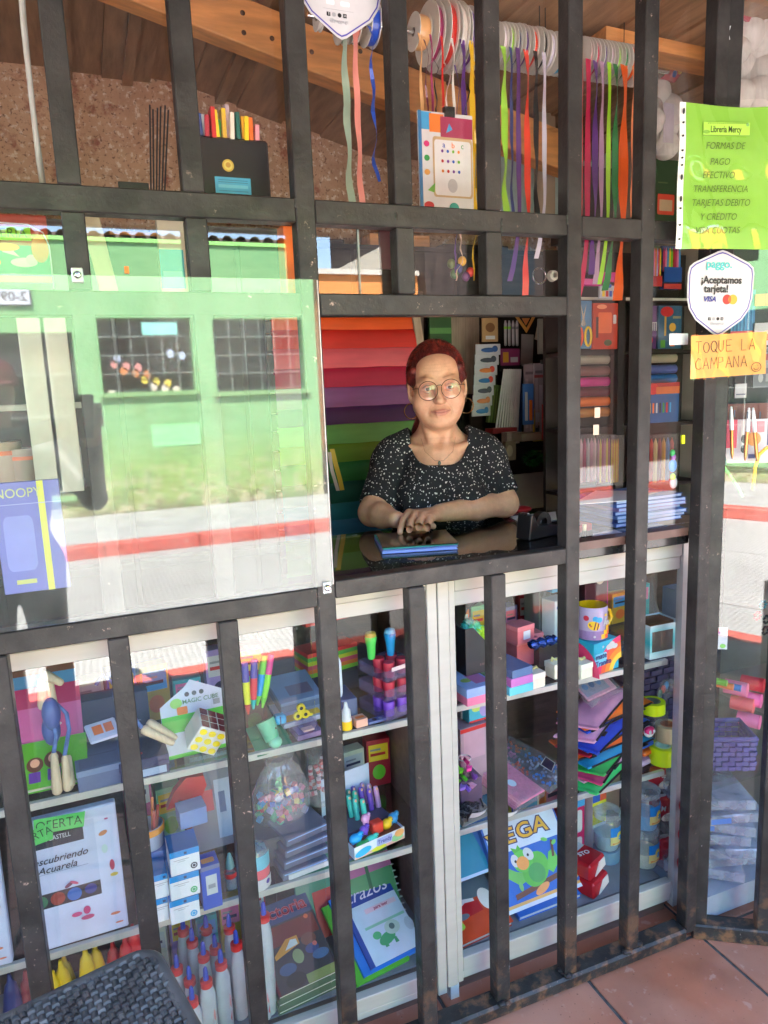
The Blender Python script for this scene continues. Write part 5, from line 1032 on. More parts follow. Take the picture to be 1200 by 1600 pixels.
basket(T(X(1010, .38, .6), .385, ZBr+.002, 0), 'navy woven plastic basket at the back of the middle shelf', .30, .15, .235, NAVYW, 11, 12)
o = thing('clear_sachet', 'crumpled clear packet of coloured pieces lying over the navy basket', 'packet', TP(P_(1040, 1078, .29), .3)); b = MB()
b.grid(lambda u, v: (-.04+.08*u, .006*math.sin(9*u+4*v), -.035+.07*v+.004*math.sin(13*u)), 12, 12, BAG); b.build('film', o)
for k, c in enumerate((C(60, 110, 90), C(206, 80, 60), C(60, 130, 190))): MB().ell((-.015+.018*k, .01, -.01+.008*k), (.012, .006, .014), c, 10, 6).build('toy', o)
def tape_roll(label, p, r, h, c, core=BK, inner=None, hollow=.5):
    o = thing('tape_roll', label, 'adhesive tape', T(p[0], p[1], p[2]), 'tape rolls on the middle shelf')
    MB().lathe([(r*.62, 0), (r, 0), (r, h), (r*.62, h)], c, 32).build('tape', o); MB().lathe([(r*hollow, h), (r*hollow, 0), (r*.62, 0), (r*.62, h+.0006), (r*hollow, h+.0006)], core, 28).build('core', o); return o
NY = C(206, 240, 20, .3)
pt = on(1035, .165, ZBr); tape_roll('neon yellow tape roll standing lowest at the shelf edge', (pt.x, .165, ZBr), .038, .052, NY, C(190, 226, 200), hollow=.46)
tape_roll('brown masking tape roll on top of the lower neon roll', (X(1046, .18, .56), .185, ZBr+.0535), .036, .048, C(196, 176, 140), C(190, 110, 60))
tape_roll('neon yellow tape roll on the clear stand, uppermost of the tapes', (X(1022, .21, .62), .215, ZBr+.135), .036, .034, NY, C(120, 126, 110), hollow=.52)
MB().box((X(1024, .21, .56)-.03, .19, ZBr), (X(1024, .21, .56)+.03, .25, ZBr+.134), clear('lid_plastic', .05, (.8, .8, .8), haze=.1)).build('tray', tag(thing('clear_stand', 'clear plastic stand under the uppermost neon tape', 'stand', (0, 0, 0))), smooth=False)
o = thing('novelty_eraser', 'pink and white novelty eraser between the pouches and tapes', 'eraser', TP(P_(1014, 1143, .16))); MB().ell((0, 0, 0), (.017, .012, .017), C(236, 236, 240), 14, 9).build('body', o); MB().ell((0, -.002, .004), (.0172, .012, .013), C(214, 36, 110), 14, 9).build('cap', o)
for dx in (-.006, .007): MB().ell((dx, -.0125, .004), (.0048, .002, .0062), WH, 10, 6).build('spot', o)
for k, (px, py, c) in enumerate(((1006, 1160, BLU), (1008, 1172, C(236, 110, 40)), (1004, 1188, C(226, 190, 226)))):
    o = thing('small_case', ('blue small case beside the lower neon tape', 'orange small case under the blue one', 'lilac small case at the right end of the pouch pile')[k], 'case', TP(P_(px, py, .19), .2)); MB().box((-.028, -.02, -.008), (.024, .03, .008), c, bev=.005).build('case', o)

# --- bottom of the case, right part
def face_book(label, px, Y, z, w, h, t, cover, rx, rz, shapes=None, **k): return book(label, TP(on(px, Y, z), rz) @ Matrix.Rotation(R(rx), 4, 'X'), w, h, t, cover, shapes, **k)
bk = face_book('large teal blue picture book leaning behind the red story book', 700, .24, ZF+.10, .16, .19, .016, C(16, 120, 156), 50, .06, [(rect(0, 0, .16, .008), C(170, 190, 226)), (circ(.03, .08, .016, .007, rot=-20), C(170, 40, 60)), (circ(.045, .07, .014, .005), C(20, 80, 90)), ([(.14, 0), (.16, 0), (.16, .19), (.10, .19)], C(40, 96, 176))])
face_book('second blue book tucked behind the teal book', 726, .29, ZF+.10, .14, .20, .012, C(30, 110, 180), 54, -.1)
rb = face_book('red orange story book lying at the front of the case floor', 704, .125, ZF, .20, .15, .020, C(196, 70, 34), 22, .10, [(rect(0, .10, .20, .15), C(84, 100, 112)), ([(0, .075), (.03, .088), (.08, .11), (.13, .10), (.13, .075)], C(206, 206, 206)), ([(.035, .07), (.10, .095), (.14, .09), (.14, .06), (.06, .055)], C(176, 30, 40)), (circ(.045, .05, .022, .020), C(232, 150, 50)), (circ(.055, .042, .012, .010), C(150, 210, 80)), (circ(.075, .062, .02, .008), C(110, 120, 130)), (circ(.165, .085, .022, .032), C(220, 216, 210)), (circ(.02, .13, .003), WH), (circ(.05, .125, .0025), WH), (circ(.085, .14, .003), WH)])
vb = face_book('blue activity book with a green parrot and the title VEGA', 790, .165, ZF+.018, .20, .235, .022, C(36, 96, 190), 52, .05,
    [(rect(.004, .15, .196, .235), C(206, 216, 232)), (rect(.0, .0, .20, .010), C(200, 210, 232)), (rect(.0, .010, .20, .018), C(214, 166, 96)), ([(.03, .026), (.196, .050), (.196, .064), (.03, .040)], BRN),
     ([(.026, .085), (.02, .105), (.034, .11), (.05, .095), (.07, .085), (.075, .065), (.05, .058)], C(110, 190, 90)), (circ(.10, .085, .034, .046, rot=-25), C(96, 184, 70)), (circ(.075, .115, .026, .030), C(104, 196, 76)), (circ(.10, .075, .022, .026), C(80, 160, 84)), ([(.06, .14), (.055, .158), (.068, .15), (.075, .16), (.08, .145)], C(90, 180, 60)),
     ([(.128, .075), (.14, .06), (.165, .085), (.16, .12), (.145, .115)], C(104, 190, 80)), (circ(.056, .122, .010, .017), WH), (circ(.094, .128, .012, .018, rot=15), WH), (circ(.057, .120, .003, .004), BK), (circ(.092, .126, .003, .004), BK), (circ(.073, .110, .016, .018), C(236, 160, 80)),
     (circ(.10, .032, .022, .010, rot=25), C(226, 156, 96)), ([(.15, .10), (.157, .10), (.166, .14), (.16, .145)], BRN), (circ(.167, .135, .008, .005, rot=40), C(120, 200, 90)), (circ(.145, .15, .009, .005, rot=-30), C(120, 200, 90)), (circ(.185, .036, .016, .013, rot=20), C(232, 180, 100)), (circ(.05, .055, .005, .012), C(120, 190, 110))])
vb.scale = (1.27, .98, 1)
for i, (ch, x_) in enumerate(zip('VEGA', (.024, .062, .104, .148))):
    M = Matrix.Translation((x_, .186+.006*i/3, .0232)) @ Matrix.Rotation(R((6, -2, 4, -6)[i]), 4, 'Z'); text(ch, vb, M, .058, C(36, 32, 90), bold=.075); text(ch, vb, M @ Matrix.Translation((0, 0, .0005)), .058, C(226, 170, 40), bold=.02)
face_book('thin blue book lying under the parrot book', 812, .15, ZF, .21, .16, .014, C(50, 110, 200), 10, .03)
o = carton('magenta and white carton behind the red wrapped bars', TP(on(893, .33, ZF), .1), .05, .06, .20, C(190, 36, 96), front=[(rrect(.004, .09, .04, .165, .01), WH), (rrect(.004, .02, .04, .075, .01), WH), (rect(0, .175, .05, .2), SKYB)])
o = carton('yellow and white carton right of the magenta one', TP(on(925, .33, ZF), .1), .056, .06, .20, C(226, 226, 226), front=[(rect(0, .10, .056, .2), C(230, 216, 40)), (rrect(.014, .12, .044, .165, .006), C(226, 226, 226)), (rect(0, .175, .03, .2), BLU), (rect(.03, .175, .056, .2), C(226, 90, 50))])
carton('cream carton behind the clear jars', TP(on(946, .38, ZF), .1), .07, .05, .235, C(196, 170, 140))
def wrapped(label, M, s_):
    M = M @ Matrix.Scale(1.18, 4); o = thing('wrapped_bar', label, 'clay pack', M, 'red and white wrapped modelling clay packs'); b = MB(); wp = C(196, 196, 200); rd = C(176, 26, 36, .25)
    b.box((-.036, .0, 0), (.036, .15, .042), wp, bev=.005); b.build('wrapper', o, smooth=False)
    b = MB(); b.box((-.0366, -.004, -.0004), (.0366, .055, .0426), rd, bev=.005); b.build('red_end', o, smooth=False)
    b = MB(); b.prism([(-.012, .004), (.036, .012), (.03, .036), (.006, .034)], 0, .002, C(230, 226, 222), Matrix.Translation((0, -.0042, 0)) @ FRONT); b.build('flap', o, smooth=False)
    prints([(rect(-.03, .075, .03, .077), GREY), (circ(-.01, .11, .012), C(210, 200, 220)), (circ(.016, .10, .010), C(220, 190, 190))], Matrix.Translation((0, 0, .0424)), o); text('STO', o, Matrix.Translation((.0, .034, .0430)) @ Matrix.Rotation(R(-20), 4, 'Z'), .018, C(230, 220, 220), bold=.03); return o
w0 = on(937, .15, ZF); wrapped('red and white wrapped pack at the bottom, by the parrot book', TP(w0, .42), 0); wrapped('red and white wrapped pack lying on the lower one', TP(w0+Vector((-.004, .012, .0510)), .40), 0)
JP = clear('jar_plastic', .06, (.90, .94, .97), haze=.22, hazecol=(.72, .78, .84))
def tub(label, x, y, z, fill):
    o = thing('clear_jar', label, 'jar', T(x, y, z), 'stacked clear jars with blue labels')
    MB().lathe([(0, 0), (.036, 0), (.040, .01), (.042, .09), (.038, .10), (.036, .105)], JP, 28).build('jar', o); MB().lathe([(0, .003), (.034, .003), (.037, .012), (.038, .05), (0, .052)], fill, 24).build('filling', o)
    MB().lathe([(.0385, .104), (.0425, .106), (.0425, .122), (.040, .1245), (0, .1245)], clear('lid_plastic2', .07, (.9, .93, .95), haze=.5, hazecol=(.75, .78, .8)), 28).build('lid', o)
    wrap([(rect(-.036+.012*k, .035, -.024+.012*k, .085), C(30, 130, 210)) for k in range(6)]+[(rect(-.036+.012*k, .028, -.024+.012*k, .055), C(226, 206, 130)) for k in range(6)]+[(circ(-.005, .058, .010, .012), C(244, 214, 70)), (circ(-.002, .05, .008), C(40, 150, 220)), (rect(-.03, .030, .0, .036), C(226, 130, 70)), (circ(.015, .075, .007), C(140, 200, 240))], .0425, Matrix.Rotation(R(25), 4, 'Z'), o, 'label'); return o
j1 = on(1006, .20, ZF); tub('clear jar of cream clay at the bottom of the stack', j1.x, .20, ZF, C(226, 216, 186)); tub('clear jar with a blue and yellow label on top of the stack', j1.x, .20, ZF+.126, C(90, 170, 220)); tub('clear jar half hidden behind the bar left of the stack', j1.x-.085, .27, ZF+.04, C(150, 180, 200))
MB().lathe([(0, 0), (.04, 0), (.04, .039), (0, .039)], C(120, 150, 180), 20, T(j1.x-.085, .27, ZF)).build('jar_base', tag(thing('round_tin', 'low slate tin under the half hidden jar', 'tin', (0, 0, 0))))
for k, (px, py, rz) in enumerate(((1040, 1325, .1), (1040, 1268, -.15), (1042, 1222, .12))):
    p = P_(px, py, .19); o = thing('snack_bag', ('red and white bag standing on the case floor', 'red and white bag in the middle of the three', 'red and white bag with the letters Pos, topmost')[k], 'bag', T(p.x, .19+.02*k, p.z, rz, 0, rz), 'red and white clay bags')
    MB().grid(lambda u, v: (-.038+.076*u, -.020*math.sin(math.pi*u)*math.sin(math.pi*min(1, v*1.1+.05))+.001*math.sin(20*u+9*v), -.034+.07*v), 16, 14, C(172, 24, 40, .3)).build('bag', o)
    MB().grid(lambda u, v: (.038-.076*u, .016*math.sin(math.pi*u), -.034+.07*v), 10, 6, C(222, 214, 208, .3)).build('bag_back', o)
    b = MB(); b.ell((.01, -.0195, -.022), (.024, .004, .013), C(226, 214, 200), 14, 8); b.build('white_panel', o)
    text('Pos' if k == 2 else 'M', o, Matrix.Translation((-.004, -.0225, .012)) @ FRONT @ Matrix.Rotation(R(-18), 4, 'Z'), .022, WH, bold=.02)
# --- middle shelf, left part
PW = C(206, 212, 236)
def paint_set(label, px, Y, rz, dx=0):
    o = thing('watercolour_set', label, 'watercolour set', TP(on(px, Y, ZB), rz) @ Matrix.Rotation(R(-3), 4, 'X'), 'boxed watercolour sets')
    W_, H_ = .195, .285; b = MB(); b.box((0, -.012, 0), (W_, .012, H_), PW, bev=.003); b.build('box', o, smooth=False)
    M = Matrix.Translation((0, -.0124, 0)) @ FRONT
    prints([(rect(.006, .098, .150, .262), C(188, 198, 226)), (rect(.006, .222, .128, .262), C(32, 44, 60)), (rect(.006, .092, .150, .124), C(40, 40, 48)), (circ(.035, .108, .012, .013), C(60, 110, 80)), (circ(.066, .108, .014, .014), C(150, 60, 50)), (circ(.098, .108, .014, .014), C(40, 100, 180)), (circ(.13, .110, .012, .011), C(40, 50, 130)), (rect(.03, .166, .13, .1668), C(120, 130, 160)),
            (circ(.165, .225, .009, .005, rot=20), C(200, 120, 60)), (circ(.176, .15, .005, .012), C(190, 70, 90)), (circ(.178, .128, .008, .004), C(214, 190, 70)), (circ(.172, .04, .010, .003), C(226, 130, 90)), (circ(.178, .018, .008, .002), C(226, 130, 100)), (circ(.174, .255, .004, .002), C(180, 80, 130)), (circ(.165, .19, .006, .010), C(190, 214, 210)), (circ(.098, .062, .010, .005), C(206, 60, 120)), (circ(.118, .066, .007, .009), C(190, 50, 110)), (circ(.118, .050, .013, .005), C(180, 60, 110)), (circ(.09, .132, .010, .004, rot=30), C(110, 50, 80)), (circ(.10, .134, .009, .003, rot=-30), C(200, 90, 120))], M, o)
    text('FABER-CASTELL', o, M @ Matrix.Translation((.066, .242, .003)), .0135, C(200, 206, 220), sx=.8); text('Descubriendo', o, M @ Matrix.Translation((.072, .196, .003)), .021, C(44, 44, 60), shear=.35, bold=.006); text('Acuarela', o, M @ Matrix.Translation((.072, .176, .003)), .021, C(44, 44, 60), shear=.35, bold=.006)
    return o
ps1 = paint_set('white boxed watercolour set with green offer tags, nearest the cup of pencils', 46, .145, .02); ps2 = paint_set('white boxed watercolour set at the left edge of the picture', -152, .140, .0)
for i, (px, py, rot, lab) in enumerate(((97, 1285, -4, 'green handwritten offer tag taped across the top of the watercolour set'), (62, 1303, 14, 'green handwritten offer tag overlapping the other, its corner cut'))):
    p = P_(px, py, .128-.002*i); o = thing('offer_tag', lab, 'tag', TP(p) @ FRONT @ Matrix.Rotation(R(rot), 4, 'Z'), 'green offer tags')
    MB().prism([(-.052, -.017), (.040, -.017), (.044, .016), (-.052, .016)] if i == 0 else [(-.045, -.017), (.018, -.022), (.03, .012), (-.045, .016)], 0, .0006, C(84, 190, 96)).build('tag_paper', o, smooth=False)
    text('OFERTA', o, Matrix.Translation((-.006 if i == 0 else -.014, -.001, .0009)), .028 if i == 0 else .024, C(30, 60, 40), bold=-.006, sx=.85)
o = thing('pencil_cup', 'cup of orange pencils behind the grille bar', 'pencil cup', T(X(243, .2, ZB), .22, ZB+.125)); MB().lathe([(0, 0), (.03, 0), (.034, .05), (.032, .052), (.029, .006), (0, .005)], C(170, 176, 200), 22).build('cup', o); MB().lathe([(.0342, .036), (.036, .037), (.0365, .05), (.0345, .052)], C(236, 150, 40), 22).build('band', o)
for k in range(7): a = k*2*math.pi/7; MB().cyl((.014*math.cos(a), .014*math.sin(a), .006), (.026*math.cos(a), .026*math.sin(a), .092+.01*(k % 3)), .0036, C(224, 120, 50) if k % 3 else C(176, 70, 60), 7).build('pencil', o)
MB().box((X(243, .2, ZB)-.035, .185, ZB), (X(243, .2, ZB)+.035, .26, ZB+.1245), C(30, 96, 176), bev=.001).build('carton', tag(thing('carton', 'deep blue carton under the cup of pencils', 'box', (0, 0, 0))), smooth=False)
o = thing('tape_cutter', 'red tape dispenser behind the ink boxes', 'tape dispenser', TP(P_(292, 1236, .27))); b = MB(); b.prism([(-.05, -.03), (.03, -.02), (.045, .01), (.04, .035), (0, .04), (-.03, .01)], -.012, .012, C(206, 36, 40), FRONT); b.build('shell', o, smooth=False); MB().cyl((-.02, -.015, -.01), (-.026, -.015, -.05), .004, CHROME, 8).build('blade', o)
def ink(label, px, Y, z, col, w_=.062, front=True):
    p = on(px, Y, z); o = carton(label, TP(p, .03), w_, .07, .0555, C(226, 230, 238), front=[(rect(0, .042, w_, .0555), C(10, 140, 214)), (rect(.008, .034, .04, .0352), GREY), (rect(.016, .030, .032, .031), GREY), (rect(.03, .0455, .036, .051), C(20, 60, 110)), (circ(w_-.013, .014, .0075), col), (circ(w_-.013, .014, .0045), C(226, 230, 238)), (circ(w_-.013, .014, .0034), col)], top=[(rect(0, 0, w_, .07), C(14, 110, 180))], name='ink_box', cat='ink box', group='stacked blue and white ink boxes'); return o
for k, (c, n_) in enumerate(((C(20, 160, 220), 'cyan'), (C(60, 170, 110), 'green'), (C(60, 66, 78), 'black'))): ink('white and blue ink box with a %s dot, %s of the right hand stack' % (n_, ('bottom', 'middle', 'top')[k]), 287, .135, ZB+.0565*k, c)
for k in range(2): ink('white and blue ink box in the left stack, %s of two' % ('lower', 'upper')[k], 247, .155, ZB+.0565*k, C(226, 230, 238), .04)
o = carton('royal blue carton with a white label right of the ink boxes', TP(on(330, .14, ZB), .05), .042, .05, .105, C(40, 84, 190), front=[(rect(.010, .035, .034, .082), WH), (rect(.014, .05, .030, .06), GREY), (rect(0, .095, .042, .105), C(110, 120, 160))], top=[(rrect(.006, .012, .034, .030, .004), C(236, 150, 70))])
carton('pale blue and white ink carton lying on the stack', TP(on(300, .20, ZB+.17), .1), .06, .05, .04, C(130, 150, 200), top=[(rect(0, 0, .06, .05), C(176, 186, 214))])
o = book('grey spiral notebook standing behind the royal blue carton', TP(on(306, .29, ZB+.03), .03) @ Matrix.Rotation(R(75), 4, 'X'), .12, .23, .008, C(120, 124, 146), [(rect(.0, .0, .12, .15), C(132, 124, 140)), (rect(.02, .09, .055, .14), C(190, 60, 80)), (rect(.06, .02, .10, .16), C(170, 180, 206)), (rect(.068, .08, .084, .13), C(100, 110, 150)), (rect(.01, .215, .11, .225), C(150, 170, 200))], cat='notebook', name='notebook')
b = MB()
for k in range(11): b.tube([(.008+.0105*k+.002, .224+.006*math.cos(a), .004+.007*math.sin(a)) for a in [i*math.pi/4 for i in range(9)]], .0009, GREY, 5, caps=False)
b.build('spiral', o)
o = thing('dropper_tube', 'small clear bottle with a red collar at the right of the royal blue carton', 'bottle', T(X(362, .17, ZB), .17, ZB)); MB().lathe([(0, 0), (.013, 0), (.014, .03), (.010, .042), (.010, .05)], clear('jar_plastic', .06), 16).build('bottle', o); MB().lathe([(.0145, .028), (.015, .03), (.015, .038), (.0145, .04)], RED, 16).build('collar', o); MB().lathe([(.0105, .05), (.008, .07), (.003, .085), (0, .086)], C(120, 170, 170), 14).build('cap', o)
# bag of little cubes, tub, cassette boxes
o = thing('candy_bag', 'clear bag full of tiny coloured cubes', 'bag', T(X(440, .26, .6), .27, ZB+.075, .1)); b = MB(); cc = [C(226, 190, 50), C(50, 100, 200), C(60, 170, 120), C(214, 70, 90), C(170, 170, 210), C(226, 130, 160), C(70, 160, 210)]
for k in range(90): a = random.uniform(0, 6.28); r = .055*math.sqrt(random.random()); M = T(r*math.cos(a)*1.15, r*math.sin(a)*.7, random.uniform(.008, .075), random.uniform(0, 3), random.uniform(0, 3)); s_ = .0062; b.box((-s_, -s_, -s_), (s_, s_, s_), cc[k % 7], M)
b.build('cubes', o, smooth=False, kind='stuff'); MB().lathe([(0, .001), (.055, .002), (.068, .03), (.066, .08), (.045, .13), (.03, .15), (.036, .165)], clear('bag_film', .06, (.96, .96, .97), haze=.22), 26, Matrix.Diagonal((1.1, .75, 1, 1))).build('film', o)
MB().box((X(440, .26, .6)-.08, .2, ZB), (X(440, .26, .6)+.08, .33, ZB+.074), C(90, 86, 96), bev=.001).build('carton', tag(thing('carton', 'grey carton under the bag of coloured cubes', 'box', (0, 0, 0))), smooth=False)
o = thing('striped_bag', 'clear bag of red and white striped sweets beside the bag of cubes', 'bag', T(X(505, .27, .6), .30, ZB+.075)); b = MB()
for k in range(14): M = T(random.uniform(-.03, .03), random.uniform(-.02, .02), random.uniform(.01, .12), random.uniform(0, 3), random.uniform(0, 3)); [b.cyl((0, 0, -.016+.008*i), (0, 0, -.009+.008*i), .006, C(226, 200, 206) if i % 2 else C(206, 90, 100), 8, M) for i in range(4)]
b.build('sweets', o, kind='stuff'); MB().lathe([(0, 0), (.04, .005), (.045, .06), (.035, .13), (.04, .15)], clear('bag_film', .06), 20).build('film', o)
o = thing('plastic_tub', 'small clear tub with a blue lid lying on its side behind the bar', 'tub', T(X(402, .15, ZB), .155, ZB)); MB().lathe([(0, 0), (.028, 0), (.030, .02), (.031, .085), (.026, .094), (0, .096)], clear('tub_plastic', .06, (.8, .9, .95), haze=.35, hazecol=(.5, .75, .85)), 24).build('tub', o)
wrap([(rect(-.03+.01*k, .028, -.02+.01*k, .052), C(226, 100, 110)) for k in range(6)]+[(rect(-.03+.01*k, .052, -.02+.01*k, .086), C(110, 190, 214)) for k in range(6)]+[(rect(-.03+.01*k, .001, -.02+.01*k, .028), WH) for k in range(6)]+[(circ(.012, .018, .006), C(60, 50, 150))], .0312, Matrix.Rotation(R(20), 4, 'Z'), o, 'label')
for k in range(4):
    o = thing('cassette_box', 'clear grey plastic case, %s of the four stacked beside the tub' % ('lowest', 'second', 'third', 'topmost')[k], 'plastic case', T(X(468+2*k, .18, ZB+.02*k), .19+.012*k, ZB+.021*k, .12+.04*k), 'stacked clear cases'); MB().box((-.058, -.05, .0), (.058, .05, .019), C(98, 104, 128), bev=.0015).build('case', o, smooth=False)
    MB().box((-.054, -.0512, .014), (.054, -.0502, .0165), C(150, 180, 230)).build('edge_line', o, smooth=False)
    if k == 0: MB().box((-.045, -.0535, .001), (.056, -.0506, .0135), WH).build('label_strip', o, smooth=False)
# eraser display
ed = thing('eraser_display', 'white counter display tray of finger shaped and animal erasers', 'display tray', TP(on(592, .15, ZB), .20) @ Matrix.Rotation(R(0), 4, 'X'))
b = MB(); b.box((-.07, .03, 0), (.078, .16, .004), WH); b.prism([(-.07, 0), (.078, 0), (.078, .135), (-.07, .135)], 0, .002, C(200, 212, 236), Matrix.Translation((0, .162, 0)) @ FRONT); b.box((-.07, .0, 0), (-.0685, .16, .03), C(200, 212, 236)); b.box((.0765, .0, 0), (.078, .16, .03), C(200, 212, 236)); b.box((-.07, -.0005, 0), (.078, .0, .032), C(226, 232, 240)); b.build('tray', ed, smooth=False)
prints([(rect(-.069, 0, .077, .008), C(236, 190, 170)), (circ(-.045, .013, .024, .010, rot=10), C(60, 180, 230)), (circ(.0, .005, .022, .006), C(240, 226, 70)), (circ(.055, .012, .018, .010), C(150, 210, 150)), (circ(.062, .022, .014, .010), C(240, 180, 110)), (rrect(-.006, .010, .04, .030, .005), C(170, 180, 226))], Matrix.Translation((0, -.001, 0)) @ FRONT, ed)
text('Trendy', ed, Matrix.Translation((.017, -.0022, .020)) @ FRONT, .014, C(84, 80, 160), bold=.01)
rowc = [(C(70, 170, 150), -.052, .10), (C(80, 206, 190), -.036, .085), (C(60, 160, 140), -.022, .11), (C(60, 190, 180), -.010, .09), (C(50, 140, 120), .004, .115), (C(70, 206, 170), .014, .10), (C(80, 60, 160), .022, .12), (C(96, 70, 180), .036, .105), (C(116, 76, 196), .048, .085), (C(190, 150, 200), .050, .12), (C(200, 160, 206), .062, .105), (C(206, 150, 200), .070, .085), (C(60, 190, 180), -.004, .07), (C(70, 214, 190), .010, .055)]
for k, (c, x_, y_) in enumerate(rowc):
    o = thing('finger_eraser', ('pale teal', 'mint', 'sea green', 'teal', 'dark teal', 'aqua green', 'indigo', 'violet', 'purple', 'pale lilac', 'pink lilac', 'orchid', 'turquoise', 'bright mint')[k]+' finger shaped eraser standing in the display tray', 'eraser', ed.matrix_world @ T(x_, y_+.02, .036, 0, R(-14)), 'finger shaped erasers')
    MB().lathe([(0, 0), (.0068, 0), (.0072, .004), (.0072, .046), (.0055, .054), (.0, .0565)], c, 12).build('body', o); MB().ell((0, -.0045, .048), (.0042, .003, .0055), PEACH, 8, 6).build('nail', o)
MB().box((-.068, .055, .0045), (.076, .158, .0355), C(90, 84, 110)).build('insert', ed, smooth=False)
for k, (nm, x_, y_, z_, c, r) in enumerate((('sky blue fish', -.050, .026, .04, C(30, 160, 230), (.018, .012, .012)), ('violet', -.022, .032, .048, C(110, 70, 190), (.013, .011, .012)), ('pale pink', -.010, .042, .070, C(226, 160, 206), (.012, .01, .012)), ('green dragon', -.042, .012, .026, C(50, 170, 90), (.018, .010, .010)), ('turquoise dinosaur', -.014, .012, .030, C(70, 206, 190), (.018, .010, .011)), ('yellow duck', .045, .030, .040, C(250, 206, 40), (.014, .012, .014)), ('blue whale', .067, .034, .046, C(60, 150, 210), (.014, .012, .014)))):
    o = thing('animal_eraser', nm+' shaped eraser at the front of the display tray', 'eraser', ed.matrix_world @ T(x_, y_, z_-.004), 'animal shaped erasers'); MB().ell((0, 0, 0), r, c, 12, 8).build('body', o); MB().ell((r[0]*.7, -.002, r[2]*.7), (r[0]*.5, r[1]*.6, r[2]*.55), c, 10, 6).build('head', o); MB().ell((r[0]*.85, -.002-r[1]*.6, r[2]*.85), (.0015,)*3, BK, 6, 4).build('eye', o)
    for s_ in (-1, 1): MB().ell((s_*r[0]*.5, -.002, -r[2]*.9), (r[0]*.25, r[1]*.4, r[2]*.4), c, 8, 5).build('foot', o)
MB().box((-.066, .003, .0045), (.074, .05, .026), C(120, 70, 50)).build('insert', ed, smooth=False)
o = thing('red_cup_eraser', 'red box shaped eraser in the middle of the display tray', 'eraser', ed.matrix_world @ T(.014, .030, .0265)); MB().box((-.015, -.012, 0), (.015, .012, .03), C(230, 70, 50), bev=.003).build('body', o)
# --- bottom of the case, left part: glue bottles and books
GW = mat('white_glue_bottle', (.52, .56, .62), .35, var=.08, scale=30); GR_ = C(226, 52, 50, .35); GB = C(30, 70, 190, .35)
def glue(label, x, y, z, h, rz=0, lean=0):
    o = thing('glue_bottle', label, 'glue bottle', T(x, y, z, rz, lean), 'white glue bottles with blue nozzles'); r = .0185
    MB().lathe([(0, 0), (r-.002, 0), (r, .003), (r, h*.80), (r*.86, h*.9), (r*.70, h*.95), (r*.66, h)], GW, 20, Matrix.Diagonal((1, .8, 1, 1))).build('bottle', o)
    MB().lathe([(r*.70, h-.001), (r*.76, h), (r*.76, h+.014), (r*.6, h+.016), (0, h+.016)], GR_, 18).build('collar', o)
    MB().lathe([(.0062, h+.016), (.006, h+.028), (.0045, h+.044), (.002, h+.048), (0, h+.048)], GB, 14).build('nozzle', o)
    wrap([([(.004, h*.35), (.012, h*.32), (.014, h*.5), (.008, h*.58)], C(226, 150, 150)), ([(-.002, h*.15), (.01, h*.12), (.012, h*.28)], C(214, 90, 90))], r*.99, Matrix.Diagonal((1, .8, 1, 1)), o, 'label'); return o
spots = [(300, 1560, .135, 'frontmost left'), (322, 1530, .140, 'second from the left in the front row'), (345, 1502, .150, 'third in the front row'), (369, 1472, .165, 'last in the front row, beside the bar'), (412, 1428, .150, 'tall and alone right of the bar'), (296, 1528, .19, 'in the second row, far left'), (318, 1490, .20, 'in the second row under the ink boxes'), (336, 1478, .225, 'in the third row, middle'), (358, 1446, .235, 'in the third row, right'), (276, 1510, .22, 'half hidden by the stool'), (300, 1468, .26, 'in the back row, left'), (322, 1448, .29, 'in the back row, middle'), (286, 1450, .30, 'in the back row behind the others, left')]
for k, (px, py, Y, w_) in enumerate(spots):
    p = P_(px, py, Y); h = max(.10, p.z-ZF-.016); glue('white glue bottle with red collar, '+w_, p.x, Y, ZF, h, .2*k)
glue('white glue bottle lying against the tall one', X(408, .14, .2), .135, ZF, .115, .4, R(-6))
def paint_bottle(label, px, py, Y, c, grp):
    p = P_(px, py, Y); o = thing('paint_bottle', label, 'paint bottle', T(p.x, Y, ZF), grp); h = max(.08, p.z-ZF-.02)
    MB().lathe([(0, 0), (.02, 0), (.021, h*.8), (.016, h*.93), (.013, h)], c, 18).build('bottle', o); MB().lathe([(.013, h), (.012, h+.006), (.0065, h+.014), (.0035, h+.032), (0, h+.033)], c, 14).build('nozzle', o)
for k, (px, py, Y) in enumerate(((95, 1508, .15), (133, 1488, .16), (148, 1482, .19), (83, 1525, .14), (100, 1500, .22))): paint_bottle('yellow paint bottle '+('left of the two front ones', 'right of the front ones', 'behind the right front one', 'leftmost by the bar', 'in the back row')[k], px, py, Y, C(226, 190, 20), 'yellow paint bottles')
for k, (px, py, Y) in enumerate(((207, 1452, .17), (195, 1470, .16), (176, 1478, .2))): paint_bottle('red paint bottle '+('right, beside the bar', 'in the middle', 'left, behind glass glare')[k], px, py, Y, C(206, 30, 36), 'red paint bottles')
paint_bottle('navy paint bottle at the left edge', 15, 1530, .15, C(30, 40, 110), 'yellow paint bottles'); paint_bottle('dark red paint bottle at the left edge', 40, 1525, .16, C(130, 24, 40), 'yellow paint bottles')
VC = C(104, 32, 44)
